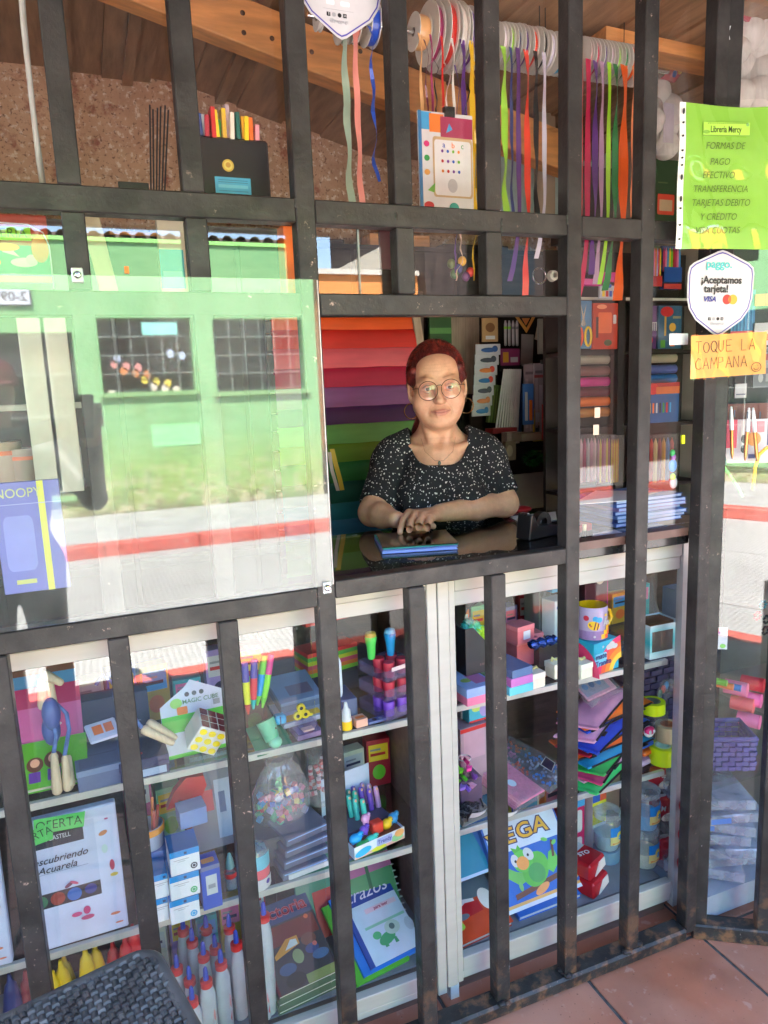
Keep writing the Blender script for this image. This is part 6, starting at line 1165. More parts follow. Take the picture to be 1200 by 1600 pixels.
for k in range(3):
    bb = face_book(('lowest book of the Victoria stack', 'middle book of the Victoria stack', 'reader titled Victoria on top of its stack, dark cover with figures')[k], 437, .125+.004*k, ZF+.001+.0165*k, .155, .22, .0155, C(90, 110, 80) if k < 2 else VC, 24, .13,
        None if k < 2 else [(rect(0, .165, .155, .22), C(60, 80, 120)), (rect(.004, .0, .155, .165), C(66, 60, 66)), (rect(.02, .11, .15, .16), C(130, 56, 50)), ([(.02, .09), (.06, .12), (.09, .12), (.09, .098), (.02, .08)], C(226, 150, 60)), ([(.05, .094), (.07, .115), (.085, .112), (.085, .098)], C(226, 226, 220)), (circ(.115, .10, .02, .016), C(130, 80, 66)), (circ(.075, .07, .014, .018), C(150, 160, 110)), (circ(.115, .075, .018, .012), C(60, 76, 130)), (circ(.04, .05, .022, .014), C(70, 90, 130)), (circ(.13, .055, .022, .012), C(80, 110, 150)), (rect(.075, .0, .155, .022), C(140, 150, 90)), (circ(.05, .02, .026, .018), C(48, 44, 46)), (circ(.125, .083, .006), C(226, 120, 110)), (circ(.13, .155, .006), C(246, 120, 60))])
text('Victoria', bb, Matrix.Translation((.074, .192, .0172)), .044, C(226, 120, 130), bold=.03); text('Victoria', bb, Matrix.Translation((.074, .192, .0176)), .044, C(170, 40, 56), bold=.0)
face_book('red book behind the Victoria stack', 500, .30, ZF+.02, .10, .20, .02, C(176, 30, 30), 60, .1)
face_book('teal book behind the Victoria stack', 470, .32, ZF+.06, .12, .22, .014, C(40, 120, 110), 66, .1)
tb = [('green workbook under the blue one at the right of the Victoria stack', C(80, 160, 50)), ('blue workbook between the green one and the white one', C(40, 110, 200)), ('workbook titled trazos with a white page and a small green dinosaur', C(44, 70, 150))]
for k, (lab, c) in enumerate(tb):
    bb = face_book(lab, 558+11*k, .125+.006*k, ZF+.001+.0105*k, .155, .21, .010, c, 26, .16, None if k < 2 else [([(.012, .0), (.155, .0), (.155, .155), (.012, .155)], C(196, 206, 226)), (rect(.03, .088, .15, .095), C(140, 190, 170)), (circ(.075, .05, .026, .014, rot=15), C(80, 160, 110)), (circ(.052, .066, .012, .010), C(90, 176, 120)), (circ(.10, .070, .022, .018), C(176, 196, 190)), (circ(.10, .072, .008), C(90, 110, 110)), ([(.06, .03), (.07, .03), (.068, .045), (.06, .045)], C(80, 160, 110)), ([(.09, .03), (.10, .03), (.098, .045), (.09, .045)], C(80, 160, 110)), (circ(.147, .06, .012, .018), C(176, 186, 206)), (rect(.05, .125, .145, .138), C(226, 190, 206))])
text('trazos', bb, Matrix.Translation((.078, .181, .0116)), .05, C(230, 220, 240), shear=.45, sx=1.0); text('para leer', bb, Matrix.Translation((.098, .1315, .0122)), .012, C(170, 50, 90), bold=.02)
o = face_book('spiral album with a mauve band standing behind the workbooks', 560, .26, ZF+.02, .14, .23, .012, C(70, 130, 90), 58, .1, [(rect(0, .14, .14, .18), C(160, 90, 140)), (rect(0, .185, .14, .225), C(70, 100, 150)), (rect(.02, .19, .04, .22), C(150, 60, 90)), (rect(.08, .19, .12, .22), C(110, 110, 130)), (rect(.06, .10, .07, .23), C(40, 90, 60))], cat='album', name='album')
b = MB()
for k in range(12): b.tube([(.143+.006*math.cos(a), .02+.017*k, .006+.009*math.sin(a)) for a in [i*math.pi/4 for i in range(9)]], .0012, C(210, 220, 220), 5, caps=False)
b.build('spiral', o)

# fill at the back of the shelves: small cartons and packets, each its own colour
FILL = [('crimson', C(176, 30, 50)), ('ivory', C(226, 220, 200)), ('cobalt', C(40, 80, 190)), ('mustard', C(214, 170, 40)), ('magenta', C(200, 50, 130)), ('turquoise', C(50, 180, 180)), ('lavender', C(160, 140, 210)), ('tangerine', C(236, 120, 40)), ('mint', C(140, 214, 170))]
rf_ = random.Random(5)
def fill(where, z, Y, px0, px1, hmin, hmax, names):
    for k, nm in enumerate(names):
        c = dict(FILL)[nm]; px = px0+(px1-px0)*(k+.5)/len(names); p = on(px, Y, z); wd = (X(px1, Y, z)-X(px0, Y, z))/len(names)*.86; h = rf_.uniform(hmin, hmax)
        o = thing('small_carton', '%s small carton at the back of the %s' % (nm, where), 'box', T(p.x, Y, z, rf_.uniform(-.15, .15)), 'small cartons at the back of the shelves')
        MB().box((-wd/2, -.02, 0), (wd/2, .02, h), c, bev=.0008).build('box', o, smooth=False)
        prints([(rect(.08*wd, h*.55, wd*.92, h*.9), (WH, YEL, SKYB, PNK)[k % 4]), (circ(wd*.5, h*.3, wd*.28, h*.16), (RED, NAVY, LIME, ORG)[(k+1) % 4]), (rect(.15*wd, h*.66, wd*.8, h*.72), (NAVY, RED, BK)[k % 3]), (rect(.15*wd, h*.77, wd*.6, h*.81), GREY)], Matrix.Translation((-wd/2, -.0204, 0)) @ FRONT, o, 'front_print')
fill('upper left shelf', ZA, .42, 120, 420, .09, .16, ['ivory', 'cobalt', 'mustard', 'turquoise', 'lavender', 'crimson'])
fill('upper right shelf', ZAr, .45, 706, 830, .10, .17, ['tangerine', 'mint', 'ivory', 'lavender', 'crimson'])
fill('upper right shelf behind the mug', ZAr, .455, 880, 1010, .10, .18, ['cobalt', 'magenta', 'mustard', 'turquoise'])
fill('middle left shelf', ZB, .43, 200, 380, .12, .22, ['magenta', 'mint', 'tangerine', 'cobalt'])
fill('middle left shelf behind the erasers', ZB, .44, 530, 650, .07, .15, ['ivory', 'crimson', 'turquoise'])
fill('case floor behind the glue bottles', ZF, .40, 230, 420, .12, .2, ['ivory', 'lavender', 'turquoise', 'mustard', 'crimson'])
fill('case floor behind the parrot book', ZF, .44, 720, 880, .16, .25, ['mint', 'cobalt', 'ivory', 'tangerine'])
# ================================================================== ON THE COUNTER AND BEHIND THE WOMAN
ZT_ = ZC-.0005
def rotz_of(p, q): d = Vector(q)-Vector(p); return math.atan2(d.y, d.x)
c0, c1 = atz(598, 866, ZC), atz(720, 858, ZC); MB0 = TP((c0.x, c0.y, ZC), rotz_of(c0, c1))
for k, (lab, c, t, dx, dy) in enumerate((('periwinkle notebook at the bottom of the pile under her hands', C(140, 160, 236), .008, 0, 0), ('pale teal folder between the notebooks and the black cover', C(80, 190, 176), .003, .004, .010), ('glossy black folder on top of the pile in front of her hands', mat('glossy_black_cover', (.010, .012, .012), .07, var=.3, bump=.12, bscale=25), .003, .002, .012))):
    book(lab, MB0 @ T(dx, dy, (0, .0085, .012)[k], (.0, .02, -.02)[k]), .186, .178-.004*k, t, c, cat='folder' if k else 'notebook', name='folder' if k else 'notebook', pages=C(160, 180, 240) if k == 0 else PAGES)
p = atz(838, 842, ZC); o = thing('tape_dispenser', 'black desk tape dispenser on the counter right of the woman', 'tape dispenser', T(p.x, p.y+.02, ZC, .25))
b = MB(); b.prism([(-.035, 0), (.075, 0), (.072, .028), (.03, .030), (.0, .034), (-.018, .066), (-.026, .066)], -.024, .024, BLACKP, FRONT); b.build('body', o, smooth=False, bevel=.003); b = MB(); b.lathe([(.013, -.01), (.028, -.01), (.028, .01), (.013, .01)], BLACKP, 22, Matrix.Translation((.035, 0, .036)) @ FRONT); b.build('tape', o); b = MB(); b.box((-.030, -.012, .064), (-.022, .012, .069), CHROME); b.build('blade', o, smooth=False)
def sheet(label, pts, z, m, th=.0012, cat='paper', name='paper_sheet', bend=.0):
    o = thing(name, label, cat, (pts[0].x, pts[0].y, z)); b = MB(); O = Vector((pts[0].x, pts[0].y, z)); n_ = len(pts)
    b.prism([((p-O).x, (p-O).y) for p in pts], 0, th, m); b.build('sheet', o, smooth=False); return o
sheet('white paper lying on the counter beside the tape dispenser', [atz(795, 808, ZC), atz(868, 800, ZC), atz(870, 812, ZC), atz(822, 822, ZC)], ZC+.0006, WH)
o = thing('red_pouch', 'red pouch lying behind the elbow of the woman', 'pouch', TP(atz(808, 797, ZC+.01)+Vector((0, 0, -.009)))); MB().ell((0, 0, .010), (.05, .03, .012), C(150, 24, 30), 16, 8).build('pouch', o)
nb = [C(70, 110, 190), C(40, 70, 140), C(96, 140, 210), C(60, 96, 180), C(150, 130, 190), C(80, 120, 200), C(56, 100, 170)]
for k in range(7):
    p = on(948, .20, ZC+.02); book(('lowest', 'second', 'third', 'fourth', 'fifth', 'sixth', 'topmost')[k]+' blue notebook in the stack on the counter right of the window', T(p.x+.004*((k*5) % 3), .16+.004*(k % 2), ZC+.001+.0105*k, .05-.03*(k % 3)), .24, .17, .0098, nb[k], cat='notebook', name='notebook', group='blue notebooks stacked on the counter', pages=C(170, 190, 236))
sheet('large white sheet lying over the stack of blue notebooks', [on(893, .17, ZC+.076)+Vector((0, 0, 0)), on(985, .14, ZC+.076), on(1035, .22, ZC+.076), on(930, .33, ZC+.076)], ZC+.0755, C(216, 216, 222))
sheet('pale envelope leaning at the front of the notebook stack', [on(926, .085, ZC), on(978, .085, ZC), on(960, .14, ZC), on(926, .13, ZC)], ZC+.001, C(196, 196, 214))
o = thing('red_box', 'small red box on the counter at the left of the notebook stack', 'box', T(X(905, .14, ZC), .15, ZC, .2)); MB().box((-.03, -.025, 0), (.03, .025, .03), C(170, 36, 46), bev=.002).build('box', o, smooth=False); MB().box((-.028, -.0262, .0), (.028, -.0252, .012), BK).build('band', o, smooth=False)
for k, (px, py) in enumerate(((902, 832), (915, 828))): o = thing('lip_tube', ('left', 'right')[k]+' gold and black tube standing before the small red box', 'tube', T(X(px, .09, ZC), .095, ZC)); MB().cyl((0, 0, 0), (0, 0, .022), .006, BK, 12).build('base', o); MB().cyl((0, 0, .0221), (0, 0, .038), .005, C(206, 190, 150), 12).build('cap', o)
# foam sheets on the stepped rack
rk = thing('sheet_rack', 'stepped rack holding the folded coloured sheets behind the woman', 'rack', (0, 0, 0))
bands = [('orange', C(232, 84, 20), 496, 517), ('scarlet', C(206, 34, 22), 517, 546), ('rose pink', C(226, 92, 106), 546, 576), ('crimson', C(186, 18, 66), 576, 606), ('mauve', C(146, 84, 146), 606, 637), ('deep purple', C(78, 24, 90), 637, 666), ('pale green', C(116, 166, 92), 664, 694), ('olive green', C(110, 140, 28), 694, 722), ('grass green', C(44, 120, 50), 722, 753), ('bottle green', C(16, 92, 76), 753, 786), ('teal', C(20, 116, 130), 786, 812), ('steel blue', C(40, 112, 150), 812, 862)]
for k, (nm, m, y0, y1) in enumerate(bands):
    Y = 1.20-.012*k; zt = at(560, y0-2, Y).z; zb = at(560, y1+6, Y).z; xl = at(430, 600, Y).x; xr = at(648+((k*37) % 5)*2+(8 if k == 1 else 0), 600, Y).x
    o = thing('foam_sheet', nm+' foam sheet folded over the rack behind the woman', 'foam sheet', (xl, Y, zb), 'coloured foam sheets on the rack')
    W_, H_ = xr-xl, zt-zb; b = MB(); m = mat('foam_'+nm.replace(' ', '_'), tuple(m.node_tree.nodes['Color Ramp'].color_ramp.elements[0].color)[:3] if False else tuple(v*1.06 for v in m.node_tree.nodes['Color Ramp'].color_ramp.elements[0].color[:3]), .6, var=.14, scale=9, stretch=(.5, 1, 2.5), bump=.22, bscale=14)
    def fs(u, v, W_=W_, H_=H_, k=k):
        s_ = v*(H_+.03); wob = .002*math.sin(9*u+k)+.0015*math.sin(23*u+2*k)
        if s_ < H_-.010: return (W_*u, wob-.004*math.sin(math.pi*s_/H_), s_+.0015*math.sin(7*u+k*2))
        a = (s_-(H_-.010))/.012; return (W_*u, wob+.012-.012*math.cos(min(a, 2.4)), H_-.010+.012*math.sin(min(a, 2.4)))
    b.grid(fs, 26, 12, m); b.build('sheet', o)
    MB().cyl((xl-.02, Y+.011, zt-.013), (xr+.01, Y+.011, zt-.013), .005, CHROME, 8).build('rod', rk)
for px in (420, 655):
    x_ = at(px, 600, 1.22).x; MB().box((x_, 1.215, .0), (x_+.025, 1.24, 1.92), mat('rack_post', (.10, .08, .07), .5), bev=.002).build('post', rk, smooth=False)
o = thing('confetti_packet', 'clear packet with yellow paper ends hanging at the left of the rack', 'packet', TP(P_(520, 725, .9))); MB().strip([(0, 0, .05), (.01, 0, 0), (.02, -.005, -.05), (.028, 0, -.09)], (.008, 0, 0), C(226, 170, 50)).build('ribbon', o); MB().strip([(-.01, 0, .04), (-.004, 0, -.02), (.012, -.004, -.09)], (.006, 0, 0), C(216, 180, 170)).build('ribbon', o)
# back corner: slats, hanging cards, black boards
def slab(label, px0, py0, px1, py1, Y, m, name, cat, th=.01, group=None, shapes=None, shear=0, kids=None):
    """upright flat piece that spans a box of the photograph at depth Y"""
    a, d = at(px0, py1, Y), at(px1, py0, Y); W_, H_ = d.x-a.x, at((px0+px1)/2, py0, Y).z-at((px0+px1)/2, py1, Y).z
    o = thing(name, label, cat, TP(((a.x), Y, a.z)) @ Matrix.Rotation(R(shear), 4, 'Y'), group); b = MB(); b.box((0, 0, 0), (W_, th, H_), m, bev=min(.001, th*.3)); b.build('card' if th < .004 else 'body', o, smooth=False)
    if shapes: prints([([(x*W_, y*H_) for x, y in pts], mm) for pts, mm in shapes], Matrix.Translation((0, -.0002, 0)) @ FRONT, o)
    return o, W_, H_
SL = mat('pale_slat', (.42, .33, .24), .7, var=.25, scale=10, stretch=(6, 6, .8))
for k in range(4): slab(('leftmost', 'second', 'third', 'rightmost')[k]+' pale wooden slat standing behind the head of the woman', 706+11*k, 470, 715+11*k, 640-12*k, 1.33+.004*k, SL, 'wooden_lath', 'lath', .012, 'pale wooden slats')
slab('cream stick leaning at the right end of the sheet rack', 655, 470, 664, 560, 1.18, SL, 'wooden_stick', 'stick', .01, shear=-8)
slab('dark brown post behind the fish shaped packets', 738, 560, 752, 760, 1.36, WOODD, 'post', 'post', .02)
slab('dark green pack behind the red hair', 672, 494, 705, 540, 1.3, CB(30, 60, 30), 'pack', 'pack', .02, shapes=[(rect(0, .4, 1, .6), CB(60, 100, 50))])
for k in range(7):
    y0 = 538+16*k; o, W_, H_ = slab('%s clear packet in the column of hanging clip packets' % ('top', 'second', 'third', 'fourth', 'fifth', 'sixth', 'lowest')[k], 744-1.0*k, y0, 782-2.6*k, y0+17, 1.16-.002*k, CB(150, 148, 156), 'clip_packet', 'packet', .006, 'column of hanging clip packets')
    cc = [CB(40, 70, 120), CB(50, 54, 64), CB(206, 100, 50), CB(40, 90, 140), CB(60, 60, 70), CB(206, 110, 70), CB(50, 100, 150)][k]
    MB().ell((W_*.5, -.003, H_*.45), (W_*.32, .006, H_*.22), cc, 12, 6).build('clips', o); MB().ell((W_*.75, -.004, H_*.55), (W_*.12, .005, H_*.3), CB(196, 60, 50) if k in (2, 3) else cc, 10, 6).build('clips', o)
for (bx, Y_, c_, lab_, sh_) in (((848, 632, 868, 688), .96, C(196, 60, 60), 'red and white blister pack low at the right edge of the window', [(rect(.1, .5, .9, .9), WH), (rect(.2, .1, .5, .45), YEL)]), ((818, 600, 834, 664), 1.0, C(70, 120, 190), 'blue blister pack in front of the grey tool packs', [(rect(.15, .1, .4, .8), WH), (rect(.55, .1, .85, .6), ORG)]), ((754, 497, 778, 534), 1.1, C(176, 140, 96), 'tan card pack above the column of clip packets', [(circ(.5, .6, .3, .2), C(120, 80, 50)), (rect(.2, .1, .8, .25), WH)]), ((846, 566, 866, 560+2), 1.0, C(60, 60, 60), 'thin dark hook strip above the golden scissors', None), ((783, 545, 812, 572), 1.22, C(150, 60, 110), 'plum pack hanging between the silver pens and the white sticks', [(rect(.1, .2, .4, .8), C(226, 160, 60)), (rect(.5, .2, .9, .5), WH)]), ((834, 640, 848, 690), 1.02, C(226, 190, 60), 'yellow blister pack beside the red and white one', [(rect(.2, .1, .8, .5), C(60, 60, 70)), (rect(.2, .6, .8, .9), WH)])):
    slab(lab_, bx[0], min(bx[1], bx[3]), bx[2], max(bx[1], bx[3])+(3 if bx[3] < bx[1] else 0), Y_, c_, 'blister_pack', 'pack', .008, 'blister packs in the back corner', shapes=sh_)
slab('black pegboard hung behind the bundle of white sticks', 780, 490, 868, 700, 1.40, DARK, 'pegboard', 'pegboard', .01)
for k in range(4):
    o = thing('silver_pen', ('first', 'second', 'third', 'fourth')[k]+' silver pen from the left in the hanging set', 'pen', TP(P_(790+6*k, 541, 1.3)), 'hanging silver pens'); MB().lathe([(0, 0), (.006, .004), (.006, .09), (.003, .105), (0, .106)], CB(150, 152, 154, .3), 10).build('barrel', o); MB().lathe([(.0064, .07), (.0066, .075), (.0064, .08)], CB(120, 200, 60) if k < 2 else GREY, 10).build('ring', o)
o = thing('set_square', 'wooden set square hanging point down', 'set square', TP(P_(822, 520, 1.28)) @ FRONT); b = MB()
for a, c_ in (((-.055, .07), (-.043, .07)),): pass
b.prism([(-.062, .075), (-.048, .075), (.0, .018), (0, 0)], 0, .006, CB(190, 130, 60)); b.prism([(0, 0), (0, .018), (.036, .075), (.05, .075)], 0, .0055, CB(176, 118, 54)); b.build('frame', o, smooth=False); MB().prism([(-.02, .06), (.02, .06), (0, .03)], -.002, 0, CB(214, 110, 60)).build('card', o, smooth=False)
slab('long grey packet hanging under the set square', 814, 522, 832, 572, 1.27, CB(110, 104, 104), 'packet', 'packet', .006, shear=3)
slab('grey green packet of wooden sticks at the right edge of the window', 842, 498, 866, 553, 1.15, CB(110, 112, 104), 'packet', 'packet', .012, shapes=[(rect(.05+.12*k, .02, .10+.12*k, .98), CB(140, 136, 122)) for k in range(8)]+[(rect(.4, .86, 1, .99), CB(190, 180, 170))])
for k in range(2): slab(('left', 'right')[k]+' tan stick crossing behind the set square', 836+7*k, 497, 841+7*k, 530, 1.2-.01*k, SL, 'wooden_stick', 'stick', .006, shear=14)
for k in range(10):
    o = thing('white_stick', '%s white stick in the bundle fanned beside the shoulder' % ('first', 'second', 'third', 'fourth', 'fifth', 'sixth', 'seventh', 'eighth', 'ninth', 'tenth')[k], 'stick', TP((0, 0, 0)), 'bundle of long white sticks'); MB().cyl(P_(775+4.6*k-.1*k*k, 673, 1.16+.006*(k % 2)), P_(788+2.8*k, 577, 1.20), .0042, CB(206, 204, 194), 8).build('stick', o)
slab('red tray holding the bundle of white sticks', 770, 670, 808, 678, 1.12, CB(110, 24, 30), 'stick_tray', 'tray', .06)
slab('black bar across the top of the white sticks', 782, 571, 815, 580, 1.22, BLACKP, 'pack_header', 'header', .01)
slab('green reed pack between the clip packets and the white sticks', 762, 600, 782, 660, 1.25, CB(70, 84, 44), 'reed_pack', 'pack', .02, shapes=[(rect(.05+.2*k, .0, .12+.2*k, .9), CB(100, 120, 60)) for k in range(5)], shear=8)
slab('navy folder edge right of the white sticks', 809, 585, 815, 676, 1.2, CB(40, 60, 100), 'folder', 'folder', .05)
for k in range(2): slab(('left', 'right')[k]+' tall grey blister pack of tools by the window edge', 820+15*k, 570-2*k, 834+15*k, 680, 1.05-.03*k, CB(120, 108, 112), 'tool_pack', 'pack', .008, shapes=[(rect(.1, .1, .4, .8), CB(140, 128, 132)), (rect(.55, .05, .9, .7), CB(150, 140, 146)), (rect(.1, .86, .9, .9), CB(80, 70, 76)), (rect(.0, .80, 1, .84), CB(120, 50, 50) if k else CB(120, 108, 112))])
o, W_, H_ = slab('blue card with golden scissors at the right edge of the window', 849, 560, 866, 625, 1.0, CB(36, 70, 96), 'scissor_card', 'scissors', .003); b = MB(FRONT); n_ = 20
b.tube([(W_*.45+.010*math.cos(2*math.pi*k/n_), H_*.70+.014*math.sin(2*math.pi*k/n_), .003) for k in range(n_+1)], .003, CB(206, 150, 30), 6, caps=False); b.box((W_*.42, H_*.15, .001), (W_*.52, H_*.58, .004), CB(206, 150, 30)); b.build('scissors', o)
slab('clear pack with red lining under the scissors card', 850, 628, 866, 680, 1.0, CB(104, 92, 100), 'packet', 'packet', .006, shapes=[(circ(.5, .4, .3, .12), CB(130, 60, 60))])
o = thing('tinsel_bow', 'bushy green foil pompom hanging below the shelf', 'pompom', TP(P_(832, 716, .95))); b = MB(); rr = random.Random(3); GF = mat('green_foil', (.03, .22, .04), .25, .35, var=.5, scale=60)
for k in range(260):
    th, ph = rr.uniform(0, 6.283), math.acos(rr.uniform(-1, 1)); d = Vector((math.sin(ph)*math.cos(th), math.sin(ph)*math.sin(th), math.cos(ph)*.85)); s_ = Vector((-d.y, d.x, .3)).normalized()*.004
    q = [d*.008, d*.022+Vector((0, 0, .004)), d*rr.uniform(.034, .044)]; b.strip(q, s_, GF)
b.build('streamers', o, smooth=False)
slab('pale board under the shelf with the pompom', 785, 745, 866, 800, 1.1, CB(130, 124, 118), 'pale_board', 'board', .02); slab('pale wooden ledge above the green pompom', 815, 678, 866, 690, .98, CB(120, 106, 92), 'ledge', 'shelf', .10)
slab('reddish brown pack hanging left of the pompom', 790, 690, 806, 720, 1.02, CB(96, 70, 60), 'packet', 'packet', .02, shapes=[(circ(.4, .5, .3, .3), CB(130, 104, 92))])
slab('small brown boxes on the ledge behind the shoulder', 792, 676, 812, 694, 1.05, CB(120, 100, 96), 'box', 'box', .04)
slab('black knob plate at the right edge of the window over the papers', 855, 762, 868, 792, .8, BLACKP, 'latch', 'latch', .02)

# ------------------------------------------------------------------ right hand wall rack seen through the glass
wr = thing('wall_rack', 'brown shelf rack on the right wall full of hanging school packs', 'shelf rack', (0, 0, 0)); YR = .66
RB = mat('rack_board', (.030, .018, .016), .6, var=.2)
xr0, xr1 = at(893, 600, YR).x-.02, 2.09
MB().box((xr0, YR+.12, 1.1), (xr1, YR+.135, 2.0), RB).build('back_board', wr, smooth=False)
for py in (466, 548, 665, 762):
    z = at(980, py, YR).z; s_ = MB().box((xr0, YR+.01, z-.012), (xr1, YR+.119, z), RB).build('shelf', wr, smooth=False); MB().box((xr0, YR+.004, z-.006), (xr1, YR+.0095, z+.003), CD(206, 200, 194)).build('shelf_edge', s_, smooth=False) if py == 466 else None
pstx = at(966, 600, YR-.01).x; MB().box((pstx-.012, YR-.02, 1.12), (pstx+.018, YR, 1.84), BLACKP).build('post', wr, smooth=False)
def pens(o, W_, H_, n_, cols, y0=.1, y1=.9, r=None):
    for k in range(n_):
        r_ = r or W_/n_*.42; x_ = W_*(k+.5)/n_; b = MB(); b.tube([(x_, -.002-r_, H_*y0), (x_, -.002-r_, H_*(y1-.12)), (x_, -.002-r_, H_*y1)], [r_, r_, r_*.15], cols[k % len(cols)], 7); b.build('pen', o)
pk = [((896, 398, 930, 440), CD(60, 50, 60), 'dark pack of hair ties on the top row, partly behind the ribbons', None), ((896, 424, 968, 446), CD(206, 40, 140), 'magenta header card over small hanging scissors', [(rect(.05, .1, .5, .5), CD(226, 90, 170))]),
      ((938, 440, 966, 466), CD(200, 200, 210), 'white sampler card with coloured squares', [(rect(.1+.2*k, .1, .25+.2*k, .45), c) for k, c in enumerate((YEL, RED, BLU, BK))]+[(circ(.5, .75, .12), BLU)]),
      ((1012, 384, 1032, 448), CD(60, 90, 50), 'tall pack of mixed colour pencils, left on the top row', 'P1'), ((1033, 384, 1062, 452), CD(40, 60, 110), 'tall blue pack of coloured pencils, right on the top row', 'P2'),
      ((896, 470, 925, 545), CD(90, 130, 170), 'blue card with red and yellow handled scissors', 'SC'), ((926, 474, 966, 546), CD(190, 56, 22), 'orange hanging card pack with a rounded top', [(rrect(.2, .35, .75, .8, .05), CD(236, 110, 60)), (rect(.12, .25, .22, .7), CD(90, 60, 60)), (rrect(.8, .55, .93, .75, .03), WH), (circ(.35, .92, .2, .05), CD(246, 150, 110)), (circ(.6, .14, .16, .07), CD(90, 96, 60))]),
      ((1006, 478, 1027, 545), CD(90, 50, 110), 'purple pack of combs beside the red dot pack', [(rect(0, .6, 1, .62), WH)]+[(rect(.08+.14*k, .42, .14+.14*k, .6), WH) for k in range(7)]+[(circ(.4, .2, .3, .1), CD(190, 60, 80))]), ((1028, 478, 1066, 545), CD(50, 96, 130), 'blue school pack with a round red logo patch', [(circ(.35, .86, .28, .12), CD(206, 40, 44)), (rect(.25, .3, .33, .75), CD(200, 160, 80)), (circ(.6, .5, .15, .10), CD(226, 170, 70)), (rect(.1, .02, .3, .2), CD(90, 160, 60)), (rect(.5, .05, .7, .2), CD(226, 120, 50)), (rect(.6, .7, .95, .76), CD(150, 140, 110))]),
      ((1008, 600, 1062, 662), CD(40, 90, 150), 'blue box of wax crayons with red top on the third row', [(rect(0, .75, 1, 1), CD(196, 40, 36)), (circ(.2, .85, .18, .14), CD(226, 40, 40)), (rect(.3, .72, 1, .9), CD(226, 110, 50))]+[(rect(.1+.1*k, .25, .15+.1*k, .5), (YEL, ORG, WH, BK, GRN, RED, SKYB)[k]) for k in range(7)])]
for (bx, m, lab, shp) in pk:
    o, W_, H_ = slab(lab, *bx, YR-.03, m, 'hanging_pack', 'school pack', .012, 'school packs on the wall rack', shapes=shp if isinstance(shp, list) else None)
    if shp == 'P1': pens(o, W_, H_, 8, [CD(226, 60, 50), YEL, CD(120, 190, 60), PNK, CD(226, 120, 40), LIL], .15, .95); MB().box((0, -.012, 0), (W_, -.009, H_*.25), CD(190, 50, 50)).build('tray', o, smooth=False)
    if shp == 'P2': pens(o, W_, H_, 9, [MAG, PNK, SKYB, YEL, LIME, RED], .4, .95); MB().box((0, -.0135, H_*.16), (W_, -.011, H_*.5), CD(30, 80, 160)).build('label', o, smooth=False); MB().box((0, -.0135, 0), (W_, -.011, H_*.12), CD(190, 60, 56)).build('tray', o, smooth=False)
    if shp == 'SC':
        for s_ in (-1, 1):
            b = MB(FRONT); b.prism([(W_*.5, H_*.45), (W_*.5+s_*.01, H_*.5), (W_*.5-s_*.012, H_*.95)], .002, .004 if s_ > 0 else .0035, CHROME); b.build('blade', o, smooth=False); b = MB(FRONT); b.tube([(W_*(.5+.24*s_)+.012*math.cos(a), H_*.25+.03*math.sin(a), .006) for a in [k*math.pi/8 for k in range(17)]], .004, CD(236, 190, 30) if s_ > 0 else CD(226, 80, 40), 7, caps=False); b.build('handle', o)
rolls = [(562, CD(150, 142, 128), 'cream'), (580, CD(120, 80, 76), 'brown striped'), (597, CD(186, 36, 124), 'magenta'), (613, CD(90, 24, 40), 'maroon'), (628, CD(206, 100, 30), 'orange'), (645, CD(160, 104, 46), 'ochre')]
for k, (py, m, nm) in enumerate(rolls):
    q = at(925, py, YR+.02); o = thing('paper_roll', nm+' roll of wrapping film stacked on the third row', 'paper roll', (at(896, py, YR).x, YR+.03, q.z), 'rolls stacked on the wall rack'); L_ = at(958, py, YR).x-at(896, py, YR).x
    MB().tube([(0, 0, 0), (L_*.5, .001, .001), (L_, 0, 0)], .0165, m, 14).build('roll', o); MB().tube([(L_+.0005, 0, 0), (L_+.001, 0, 0)], .008, CD(150, 130, 110), 12).build('core', o)
for k, (py, m, nm) in enumerate(((560, CD(176, 160, 140), 'beige'), (577, CD(90, 100, 160), 'slate blue'), (592, CD(50, 110, 180), 'bright blue'))):
    q = at(1030, py, YR+.02); x0 = at(1008, py, YR).x; o = thing('paper_roll', nm+' roll on the third row right of the grille bar', 'paper roll', (x0, YR+.03, q.z), 'rolls stacked on the wall rack'); MB().tube([(0, 0, 0), (.16, 0, 0)], .016, m, 14).build('roll', o)
for k, (x0, x1, cols, lab) in enumerate(((897, 930, [CD(206, 140, 160), CD(226, 176, 186), CD(190, 70, 110), CD(214, 190, 200)], 'clear bag of pink pencils, left on the lowest row'), (931, 952, [CD(200, 130, 150), CD(226, 190, 90), CD(180, 90, 120)], 'clear bag of rosy pencils in the middle of the lowest row'), (953, 966, [CD(226, 190, 50), CD(206, 130, 60)], 'yellow toy pack on the lowest row by the post'), (1010, 1050, [CD(190, 70, 60), CD(226, 190, 130), CD(150, 50, 60), CD(226, 150, 60), CD(90, 110, 170)], 'brown pack of paint brushes on the lowest row'))):
    o, W_, H_ = slab(lab, x0, 680, x1, 758, YR-.02, CD(70, 46, 48), 'pencil_bag', 'pencil bag', .01, 'bags on the lowest row of the wall rack'); pens(o, W_, H_, 6, cols, .05, .92)
    MB().box((-.002, -.03, 0), (W_+.002, -.029, H_), PLASTIC).build('film', o, smooth=False)
for k, (px, py) in enumerate(((933, 646), (931, 673))): slab(('upper', 'lower')[k]+' small cream price tag stuck on the glass right of the window', px-4, py-9, px+5, py+7, .0225, CD(206, 180, 160), 'price_tag', 'tag', .001)
o = thing('toy_clip', 'blue, green and lime plastic toy clip hanging inside the glass by the post', 'toy clip', TP(P_(1050, 735, .06)))
